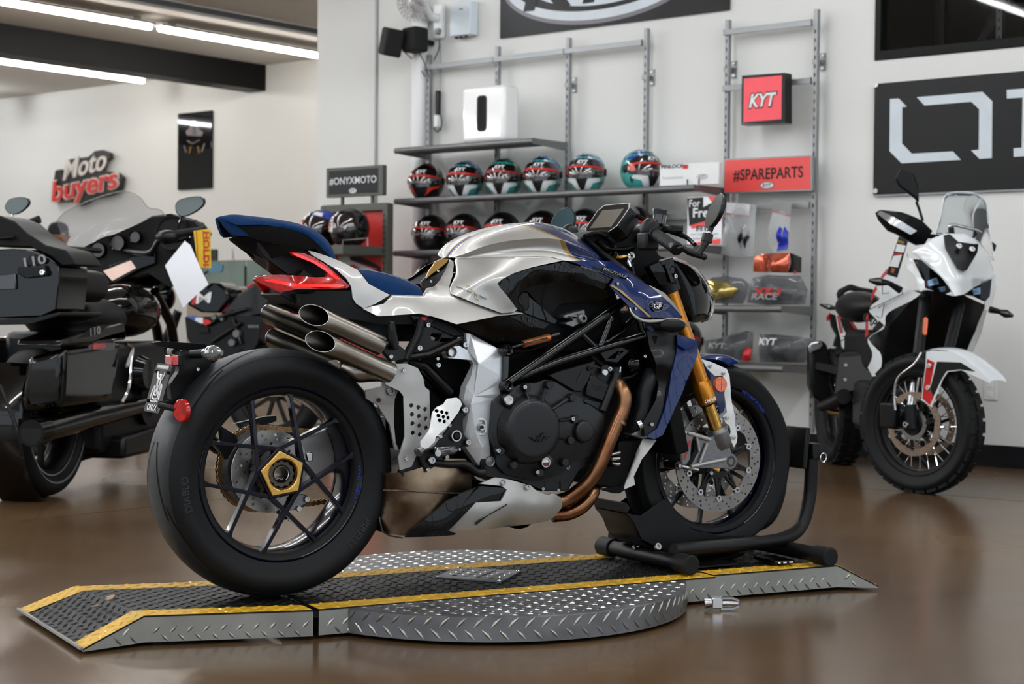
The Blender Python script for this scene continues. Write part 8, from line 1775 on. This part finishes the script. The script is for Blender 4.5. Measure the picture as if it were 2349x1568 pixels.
pl2(a2, 'guard_strip', [(388, 222, 1.0), (400, 206, 1.0), (470, 240, 1.045), (570, 300, 1.05), (540, 318, 1.05), (450, 270, 1.045)], 'steel', AB, th=-.004)
pl2(a2, 'hand_guard', [(862, 352, .98), (900, 335, .98), (936, 366, .98), (930, 392, .98), (905, 402, .98)], 'adv_black', AB, th=-.03)
pr2(a2, 'mirror', [(464, 62), (490, 14), (552, 45), (570, 100), (572, 172), (555, 152), (478, 92)], .88, .03, 'adv_black', AB, .008); g = G(); g.tube([a2(566, 165, .88, 0), a2(580, 200, .88, 0), a2(596, 252, .9, 0)], .007, 8); g.build('mirror_stem', 'adv_black', AB)
g = G(); g.tube([a2(430, 230, .92, 0), a2(600, 320, .85, 0), a2(760, 330, .8, 0), a2(900, 370, .88, 0)], .012, 8, sm=20); g.build('handlebar', 'adv_black', AB)
for a, b, c_ in (((495, 575), (440, 540), (348, 528)), ((905, 662), (950, 672), (1012, 692))):
    g = G(); g.tube([a2(*a, 1.1, 0), a2(*b, 1.1, 0)], [.018, .012], 10); g.build('signal_stem', 'adv_black', AB); g = G(); g.tube([a2(*b, 1.1, 0), a2((b[0]+c_[0])/2, (b[1]+c_[1])/2, 1.1, 0), a2(*c_, 1.1, 0)], [.012, .022, .008], 12, sm=10); g.build('turn_signal', 'smoke_glass', AB)
pr2(a2, 'fork_reflector', [(598, 702), (610, 695), (618, 705), (612, 778), (600, 782), (593, 770)], 1.42, .012, 'amber', AB, .003)
# rear half
pr2(a2, 'luggage_rack', [(195, 590), (205, 570), (255, 545), (300, 560), (362, 570), (358, 588), (290, 580), (250, 575), (222, 590), (240, 650), (225, 660), (205, 630)], -.25, .05, 'adv_black', AB, .01)
g = G(); g.ell(a2(300, 650, .3, 0), (.34, .095, .085)); g.build('seat', 'adv_black', AB)
pl2(a2, 'rear_panel', [(195, 652, .0), (250, 682, .08), (312, 772, .2), (300, 840, .2), (232, 862, .06), (218, 790, .02)], 'adv_white', AB, th=-.01); pl2(a2, 'rear_panel_line', [(203, 690, .03), (250, 690, .1), (300, 765, .2), (298, 778, .2), (245, 702, .1), (212, 700, .035), (222, 770, .035), (216, 770, .03)], 'adv_red', AB, th=-.004)
pl2(a2, 'rear_panel_inset', [(215, 702, .045), (245, 704, .105), (296, 780, .205), (288, 830, .2), (240, 770, .08)], 'adv_black', AB, th=-.004)
c = a2(248, 815, .13, 0); g = G(); text(g, '700', c, (.3, .7, -.6), (0, .5, .85), width=.08, height=.035, bold=.03); g.build('panel_lettering', 'grey_print', AB, sm=0)
pr2(a2, 'tail_light', [(150, 690), (165, 675), (168, 700), (152, 718)], -.3, .03, 'red_lens', AB, .004); g = G(); g.tube([a2(122, 640, -.3, 0), a2(160, 650, -.3, 0), a2(200, 658, -.25, 0)], [.006, .018, .008], 10, sm=8); g.build('turn_signal', 'smoke_glass', AB)
pr2(a2, 'plate_holder', [(160, 680), (195, 690), (205, 760), (215, 840), (180, 830), (185, 810), (195, 780), (172, 740)], -.3, .04, 'adv_black', AB, .006)
mz = [(58, 835), (75, 808), (110, 802), (135, 818), (145, 870), (150, 990), (172, 1078), (122, 1100), (78, 1062), (58, 1010)]
pr2(a2, 'muffler', mz, -.05, .1, 'adv_black', AB, .02); pr2(a2, 'muffler_cap', [(62, 832), (80, 808), (112, 804), (132, 820), (120, 850), (72, 870)], .03, .03, 'steel', AB, .012)
g = G(); g.tube([a2(170, 1130, .0, 0), a2(230, 1140, .1, 0), a2(262, 1158, .2, 0)], .02, 12); g.build('link_pipe', 'adv_header', AB); g = G(); g.tube([a2(445, 1040, .85, 0), a2(380, 1095, .85, 0), a2(345, 1160, .8, 0), a2(345, 1230, .7, 0)], .022, 14, sm=16); g.build('header_pipe', 'adv_header', AB)
g = G(); g.hexa([a2(170, 1090, .35, 0), a2(470, 1000, .8, 0), a2(470, 1000, .8, 0)+V((0, .35, 0)), a2(170, 1090, .35, 0)+V((0, .35, 0)), a2(200, 860, .3, 0), a2(440, 840, .75, 0), a2(440, 840, .75, 0)+V((0, .35, 0)), a2(200, 860, .3, 0)+V((0, .35, 0))]); g.build('engine', 'engine_black', AB, bev=.03)
g = G(); g.box((.72, .03, .36), (.4, .22, .26)); g.build('crankcase', 'engine_black', AB, bev=.04); g = G(); g.box((.45, .02, .64), (.6, .10, .22)); g.build('mid_frame', 'adv_black', AB, bev=.04); g = G(); g.tube([V((0, -.1, .32)), V((.3, -.11, .36)), V((.5, -.11, .4))], [.03, .035, .04], 12); g.build('swingarm', 'adv_black', AB)
g = G(); g.bar(a2(110, 920, .05, 0), a2(245, 950, .3, 0), .03, .04); g.build('muffler_bracket', 'adv_black', AB); pl2(a2, 'rear_inner_guard', [(175, 940, .1), (200, 890, .1), (260, 850, .15), (300, 850, .2), (270, 930, .2), (200, 960, .1)], 'adv_black', AB, th=-.03)
for x, y in ((115, 922), (242, 918), (240, 985), (328, 872), (280, 1080), (405, 942), (548, 1028)): bolt(a2(x, y, .5 if x > 200 else .06, 0), .010, AB, (1, -.3, 0))
bolt(a2(572, 1164, 1.5, 0), .012, AB, (1, -.4, 0), 'chrome')
g = G(); g.tube([(.55, .16, .2), (.62, .34, .01)], .012, 8); g.build('side_stand', 'adv_black', AB)
# price card
pc_ = thing('price_card', 'narrow printed price card hanging from the hand guard of the white motorcycle', 'card', AF)
g = G(); g.prism([a2(x, y, 1.02, 0) for x, y in ((486, 325), (527, 350), (478, 516), (428, 500))], (.003, 0, 0)); g.build('card', 'black_print', pc_)
for pts, mt in (([(478, 360), (518, 368), (508, 400), (468, 395)], 'white_print'), ([(462, 415), (500, 410), (482, 468), (440, 462)], 'white_print'), ([(455, 470), (470, 475), (462, 495), (448, 490)], 'copper_print'), ([(480, 340), (512, 350), (508, 360), (478, 352)], 'gold_print'), ([(462, 404), (502, 402), (500, 408), (460, 412)], 'red_print')):
    g = G(); g.prism([a2(x, y, 1.024, 0) for x, y in pts], (.001, 0, 0)); g.build('card_print', mt, pc_)

# ---------------------------------------------------------------- free-standing helmet display left of the shelves
DY = -.62
pm('stand_grey', '55564f', .5, .2); pm('stand_red', 'c9302a', .45); pm('wire', '9a9a98', .35, .8)
ds_ = wthing('helmet_display_stand', 'grey helmet display stand with red back panel and hashtag sign on top', 'display stand')
def w3p(name, pts, y, th, mat, bev=0): g = G(); g.prism([w3(a, b, y) for a, b in pts], (0, th, 0)); return g.build(name, mat, ds_, bev=bev, sm=0)
a, b = w3(335, 300, DY), w3(970, 250, DY); zt5, zb5 = w3(650, 107, DY).z, w3(650, 443, DY).z
def sgn(u0, u1, v0, v1, y, th, mat, name): g = G(); g.box((a.x+(b.x-a.x)*(u0+u1)/2, y+th/2, zb5+(zt5-zb5)*(v0+v1)/2), ((b.x-a.x)*(u1-u0), th, (zt5-zb5)*(v1-v0))); return g.build(name, mat, ds_, bev=.003, sm=0)
sgn(0, 1, 0, 1, DY, .04, 'stand_grey', 'sign_frame'); sgn(.05, .92, .10, .90, DY-.003, .004, 'sign_dark', 'sign_face')
cq = V((a.x+(b.x-a.x)*.485, 0, zb5+(zt5-zb5)*.53)); lt(ds_, 'sign_lettering', '#ONYXMOTO', cq, (b.x-a.x)*.83, (zt5-zb5)*.26, 'white_print', DY-.005, bold=.004)
oval_logo(ds_, V((cq.x, 0, zb5+(zt5-zb5)*.19)), DY-.004, .075, .04)
for u in (.24, .77):
    x = a.x+(b.x-a.x)*u; g = G(); g.box((x, DY+.03, zb5-.03), (.018, .018, .09)); g.build('sign_post', 'stand_grey', ds_, sm=0)
x0, x1 = w3(285, 570, DY).x, w3(1000, 540, DY).x; ztp = w3(640, 535, DY).z
g = G(); g.box(((x0+x1)/2, DY+.03, ztp-.02), (x1-x0, .05, .05)); g.build('top_rail', 'stand_grey', ds_, bev=.003, sm=0)
for x in (x1-.005, x0+.01):
    g = G(); g.box((x, DY+.03, ztp/2), (.045, .06, ztp)); u_ = g.build('stand_upright', 'stand_grey', ds_, bev=.003, sm=0)
    g = G(); z = ztp-.08
    while z > .3: g.box((x-.006, DY-.0005, z), (.008, .002, .018)); z -= .04
    g.build('upright_slot', 'slot_black', u_, sm=0, kind='stuff')
g = G(); g.box(((x0+x1)/2, DY+.05, ztp-.25), (x1-x0-.05, .012, .46)); g.build('back_panel', 'stand_red', ds_, sm=0)
g = G(); g.box(((x0+x1)/2, DY+.05, ztp-.85), (x1-x0-.05, .012, .60)); g.build('back_panel', 'stand_red', ds_, sm=0)
zs = w3(700, 1015, DY).z; g = G(); g.box(((x0+x1)/2, DY-.16, zs-.03), (x1-x0-.06, .42, .06)); g.build('stand_shelf', 'stand_grey', ds_, bev=.004, sm=0)
w3p('panel_graphic', [(600, 1090), (660, 1090), (945, 1230), (945, 1300), (900, 1300), (900, 1250), (600, 1150)], DY+.040, .004, 'sign_dark'); w3p('panel_graphic', [(470, 1100), (600, 1090), (600, 1160), (860, 1260), (860, 1310), (470, 1300)], DY+.041, .003, 'cool_white'); w3p('panel_graphic', [(560, 1215), (640, 1205), (720, 1250), (560, 1260)], DY+.038, .003, 'red_print')
g = G(); g.box(((x0+x1)/2, DY-.02, .03), (x1-x0, .42, .06)); g.build('stand_base', 'stand_grey', ds_, bev=.005, sm=0)
P = [w3(x, y, DY-.362) for x, y in ((515, 1030), (520, 935), (800, 912), (802, 1000))]; g = G(); g.tube(P, .004, 6); g.build('wire_hook', 'wire', ds_)
hy = DY-.2; q = wf(803, 527, hy); helmet('race', (q.x, hy, zs+.004), math.radians(2), 'black helmet with stickered visor on the red display stand')
q = wf(738, 520, hy); helmet('mix', (q.x-.02, hy+.02, zs+.004), math.radians(-4), 'blue, white and yellow helmet with stickered visor behind the blue seat')

# ---------------------------------------------------------------- far wall: lettered sign, poster
ff = crop(0, 0, 3.174, WF)
def fw3(x, y, d=0): return ff(x, y, FARY-d)
pm('sign_backing', '211d1a', .5); pm('buyers_red', 'c8352f', .4, ns=4, na=.08); pm('sign_offwhite', 'd9d2cb', .5)
mb_ = wthing('lettered_wall_sign', 'wall sign of white and red script letters reading Moto buyers on black backing', 'sign')
def ftext(body, cx_, cy_, wpx, hpx, d, mat, name, bold, shear, rot, ex):
    c = fw3(cx_, cy_, d); wv = abs(fw3(cx_+wpx/2, cy_, d).x-fw3(cx_-wpx/2, cy_, d).x); hv = abs(fw3(cx_, cy_-hpx/2, d).z-fw3(cx_, cy_+hpx/2, d).z)
    g = G(); text(g, body, c, V((1, 0, rot)), V((-rot, 0, 1)), width=wv, height=hv, bold=bold, shear=shear, extrude=ex, lift=0); return g.build(name, mat, mb_, sm=0)
g = G(); g.prism([fw3(x, y, .09) for x, y in ((450, 1275), (500, 1160), (560, 1150), (640, 1142), (690, 1098), (740, 1090), (800, 1115), (802, 1150), (762, 1172), (742, 1240), (850, 1255), (892, 1290), (872, 1380), (800, 1422), (660, 1442), (602, 1490), (540, 1492), (520, 1462), (366, 1466), (370, 1420), (402, 1240), (440, 1230))], (0, .05, 0)); g.build('backing_board', 'sign_backing', mb_, bev=.015)
ftext('Moto', 612, 1200, 320, 150, .1, 'sign_offwhite', 'letter', .012, .35, .12, .008); ftext('buyers', 612, 1368, 505, 215, .1, 'sign_offwhite', 'letter_outline', .05, .15, .10, .006); ftext('buyers', 612, 1368, 480, 195, .11, 'buyers_red', 'letter', .02, .15, .10, .008)
po = wthing('motorcycle_poster', 'tall glossy black poster of a motorcycle front on the far wall', 'poster')
a, b = fw3(1292, 1100, .03), fw3(1538, 1090, .03); zt6, zb6 = fw3(1415, 815, .03).z, fw3(1415, 1376, .03).z
g = G(); g.box(((a.x+b.x)/2, FARY-.015, (zt6+zb6)/2), (b.x-a.x, .025, zt6-zb6)); g.build('poster_board', 'black_gloss', po, bev=.002, sm=0)
def pb(pts, mat, r=None):
    P = [V((p.x, FARY-.0285, p.z)) for p in [fw3(x, y, .03) for x, y in pts]]; g = G()
    if r: g.tube(P, r, 5)
    else: g.prism(P, (0, .001, 0))
    g.build('poster_print', mat, po, sm=0)
pm('poster_red', '3a1010', .3, coat=1); pm('poster_grey', '6d6f74', .3, coat=1); pm('poster_gold', '9a6a20', .3, coat=1)
pb([(1380, 900), (1410, 870), (1440, 890), (1450, 940), (1480, 960), (1470, 990), (1360, 985), (1350, 955), (1378, 935)], 'poster_red'); pb([(1395, 925), (1432, 925), (1430, 970), (1412, 985), (1398, 968)], 'poster_grey')
pb([(1365, 1025), (1400, 1045), (1455, 1018)], 'poster_grey', .008); pb([(1340, 1060), (1355, 1110)], 'poster_grey', .01); pb([(1490, 1045), (1470, 1105)], 'poster_grey', .01); pb([(1390, 1065), (1378, 1115)], 'poster_gold', .012); pb([(1440, 1065), (1450, 1115)], 'poster_gold', .012)

# ---------------------------------------------------------------- reception desk behind the bikes
pm('desk_beige', 'a59684', .5, ns=5); pm('desk_top', 'b8b4ac', .4); pm('pane_green', '8fa39c', .12, trans=.35, ior=1.2, alpha=.85); pm('frame_wood', '6a3424', .5); pm('cert_paper', 'cfc6ae', .6, ns=18, na=.12); pm('monitor', '131b1b', .3)
QY = 1.9; kk = crop(400, 560, 4.195, WF)
dk_ = wthing('reception_desk', 'beige reception desk with a glass screen behind the black naked motorcycle', 'desk')
x0, x1 = kk(120, 420, QY).x, kk(1330, 420, QY).x; zd = kk(600, 408, QY).z
g = G(); g.box(((x0+x1)/2, QY+.3, zd/2-.015), (x1-x0, .6, zd-.03)); g.build('desk_body', 'desk_beige', dk_, bev=.005, sm=0); g = G(); g.box(((x0+x1)/2, QY+.3, zd-.012), (x1-x0+.04, .66, .024)); g.build('desk_top', 'desk_top', dk_, bev=.004, sm=0)
for p0_, p1_ in ((150, 682), (694, 990), (1000, 1300)):
    xa_, xb_ = kk(p0_, 300, QY+.05).x, kk(p1_, 300, QY+.05).x; zz_ = kk(500, 155, QY+.05).z; g = G(); g.box(((xa_+xb_)/2, QY+.05, (zd+zz_)/2), (xb_-xa_, .01, zz_-zd)); g.build('screen_pane', 'pane_green', dk_, sm=0)
for p0_ in (688, 994):
    q = kk(p0_, 270, QY+.05); g = G(); g.box((q.x, QY+.05, zd+.1), (.014, .03, .2)); g.build('pane_clip', 'black_satin', dk_, sm=0)
fr_ = wthing('framed_certificate', 'framed certificate propped on the desk under the red tail light', 'frame')
a = kk(768, 235, QY+.18); b = kk(962, 240, QY+.18); zt7 = kk(860, 160, QY+.18).z; g = G(); g.box(((a.x+b.x)/2, QY+.2, (zt7+zd)/2), (b.x-a.x, .02, zt7-zd-.001)); g.build('frame', 'frame_wood', fr_, bev=.003, sm=0); g = G(); g.box(((a.x+b.x)/2, QY+.188, (zt7+zd)/2), (b.x-a.x-.03, .004, zt7-zd-.03)); g.build('certificate', 'cert_paper', fr_, sm=0)
fl_ = wthing('small_flag', 'tiny striped flag standing on the desk behind the glass screen', 'flag'); q = kk(560, 60, QY+.25)
g = G(); g.cyl((q.x, QY+.25, zd+.001), (q.x, QY+.25, q.z+.02), .003, n=8); g.build('flag_pole', 'frame_wood', fl_)
for i in range(5): g = G(); z1 = q.z-.022*i; g.prism([V((q.x-.002, QY+.25, z1)), V((q.x+.035+.006*i, QY+.24, z1-.05)), V((q.x+.035+.006*i, QY+.24, z1-.065)), V((q.x-.002, QY+.25, z1-.018))], (0, .001, 0)); g.build('flag_stripe', ('blue_print', 'white_print', 'red_print', 'white_print', 'red_print')[i], fl_, sm=0)
mo_ = wthing('desk_monitor', 'dark monitor on the desk behind the yellow tag', 'monitor'); a = kk(330, 50, QY+.3); b = kk(400, 50, QY+.3); g = G(); g.box(((a.x+b.x)/2-.08, QY+.32, zd+.23), (.26, .03, .30)); g.build('monitor_panel', 'monitor', mo_, bev=.006); g = G(); g.cyl(((a.x+b.x)/2-.08, QY+.33, zd+.002), ((a.x+b.x)/2-.08, QY+.33, zd+.1), .02); g.build('monitor_foot', 'monitor', mo_)
for i, (x, nm) in enumerate(((640, 'left'), (722, 'right'))):
    q = kk(x, 380, QY+.14); t = wthing('paper_cup', 'small white cup on the desk, the %s one of two' % nm, 'cup', 'cups on the desk'); g = G(); g.lathe([(0, 0), (0, .025), (.07, .032), (.07, .029), (.004, .022)], V((q.x, QY+.14, zd+.001)), (0, 0, 1), 20); g.build('cup_body', 'white_plastic', t)
st_ = wthing('logo_sticker_card', 'white card with a red bordered oval logo below the exhaust pipes', 'card'); a, b = kk(1072, 640, QY-.03), kk(1202, 640, QY-.03)
zz_ = kk(1140, 560, QY-.03).z; zy_ = kk(1140, 735, QY-.03).z; g = G(); g.box(((a.x+b.x)/2, QY-.01, (zz_+zy_)/2), (b.x-a.x, .006, zz_-zy_)); g.build('card', 'white_plastic', st_, sm=0)
c = kk(1141, 632, QY-.03); g = G(); g.box((c.x, QY-.0145, c.z), (.13, .003, .085)); g.build('red_border', 'red_print', st_, sm=0); g = G(); g.box((c.x, QY-.0165, c.z), (.1, .002, .055)); g.build('dark_field', 'sign_dark', st_, sm=0); oval_logo(st_, V((c.x, 0, c.z)), QY-.0185, .09, .045)

# ---------------------------------------------------------------- person standing behind the touring motorcycle
pm('skin', '8a5a44', .55, ns=20, na=.08); pm('coat_grey', '3a3a3a', .85, ns=60, na=.1); pm('cap_dark', '15171d', .85, ns=80, na=.15); pm('hair_dark', '0e0b0a', .7); pm('trousers_dark', '17181b', .85); pm('cap_strip', 'c9c4bb', .7)
PY = 2.6; q = wf(128, 560, PY); PFm = Fr(WF.w((q.x, PY, 0)), WF.ang+math.radians(62))
PFm.o.z = 0
pe = thing('person', 'person in a dark beanie and grey coat looking down behind the touring motorcycle', 'person', PFm)
pe.scale = (1.04, 1.04, 1.04)
def lump(g, name, mat, vox=.014):
    o = g.build(name, mat, pe, sm=0); md = o.modifiers.new('fuse', 'REMESH'); md.mode = 'VOXEL'; md.voxel_size = vox; md.use_smooth_shade = True; sm_ = o.modifiers.new('soft', 'SMOOTH'); sm_.factor = .5; sm_.iterations = 4; return o
g = G()      # front is +x, left is +y
hc = V((.03, 0, 1.57)); g.ell(hc, (.098, .074, .118), 24, 18); g.ell(hc+V((.03, 0, -.06)), (.066, .056, .06), 20, 14)
g.tube([hc+V((.095, 0, .015)), hc+V((.118, 0, -.018)), hc+V((.1, 0, -.03))], [.008, .015, .013], 10)
for s in (-1, 1):
    g.ell(hc+V((-.005, s*.076, -.01)), (.02, .009, .034), 12, 10); g.ell(hc+V((.086, s*.032, .014)), (.012, .016, .008), 12, 8)
g.tube([hc+V((.092, -.02, -.058)), hc+V((.1, 0, -.056)), hc+V((.092, .02, -.058))], .008, 8)
g.tube([V((0, 0, 1.36)), V((.01, 0, 1.52))], [.062, .052], 16)
g.tube([V((0, 0, .9)), V((0, 0, 1.08)), V((.0, 0, 1.25)), V((0, 0, 1.38))], [.15, .14, .165, .09], 20, sm=12)
for s in (-1, 1):
    g.tube([V((0, s*.15, 1.37)), V((-.02, s*.22, 1.1)), V((.08, s*.21, .92))], [.055, .045, .036], 12, sm=12)
    hp_p = V((.1, s*.205, .86)); g.ell(hp_p, (.03, .018, .045), 12, 10)
    for k, (dx, L_) in enumerate(((-.018, .06), (-.006, .072), (.008, .068), (.02, .052))): g.tube([hp_p+V((dx, 0, -.03)), hp_p+V((dx+.008, s*-.006, -.03-L_*.6)), hp_p+V((dx+.004, s*-.014, -.03-L_))], [.0095, .0085, .007], 8)
    g.tube([hp_p+V((.025, s*-.01, .01)), hp_p+V((.042, s*-.022, -.02)), hp_p+V((.042, s*-.026, -.045))], [.011, .0095, .008], 8)
    g.tube([V((0, s*.085, .92)), V((.015, s*.09, .5)), V((0, s*.09, .07))], [.092, .06, .042], 14, sm=14); g.ell(V((.05, s*.09, .045)), (.125, .045, .042), 16, 10)
lump(g, 'body', 'skin', .009)
g = G(); g.tube([V((0, 0, .78)), V((0, 0, .95)), V((0, 0, 1.1)), V((0, 0, 1.27)), V((0, 0, 1.36)), V((0, 0, 1.42))], [.19, .185, .17, .19, .15, .085], 22, sm=18)
for s in (-1, 1): g.tube([V((0, s*.14, 1.37)), V((-.02, s*.225, 1.1)), V((.075, s*.215, .93))], [.075, .062, .052], 14, sm=12)
lump(g, 'coat', 'coat_grey', .016)
g = G()
for s in (-1, 1): g.tube([V((0, s*.085, .95)), V((.015, s*.09, .5)), V((0, s*.09, .09))], [.11, .078, .062], 14, sm=14)
lump(g, 'trousers', 'trousers_dark', .016)
g = G(); rows = [[hc+V((-.005+.108*k*math.cos(t), .085*k*math.sin(t), z)) for t in np.linspace(0, 2*PI, 29)[:-1]] for k, z in ((.98, .015), (1.03, .03), (1.05, .06), (.95, .10), (.7, .13), (.3, .145), (.05, .148))]; g.grid(rows, cu=True); g.build('beanie', 'cap_dark', pe)
g = G(); rows = [[hc+V((-.005+.108*k*math.cos(t), .085*k*math.sin(t), z)) for t in np.linspace(0, 2*PI, 29)[:-1]] for k, z in ((1.04, .008), (1.075, .02), (1.075, .05), (1.05, .06))]; g.grid(rows, cu=True); g.build('beanie_cuff', 'cap_dark', pe)
for s in (-1, 1):
    g = G(); g.ell(hc+V((.093, s*.032, .012)), (.006, .011, .005), 10, 8); g.build('eye', 'hair_dark', pe)
for s in (-1, 1):
    g = G(); g.ell(V((.06, s*.09, .045)), (.14, .052, .045), 16, 10); g.build('shoe', 'cap_dark', pe)
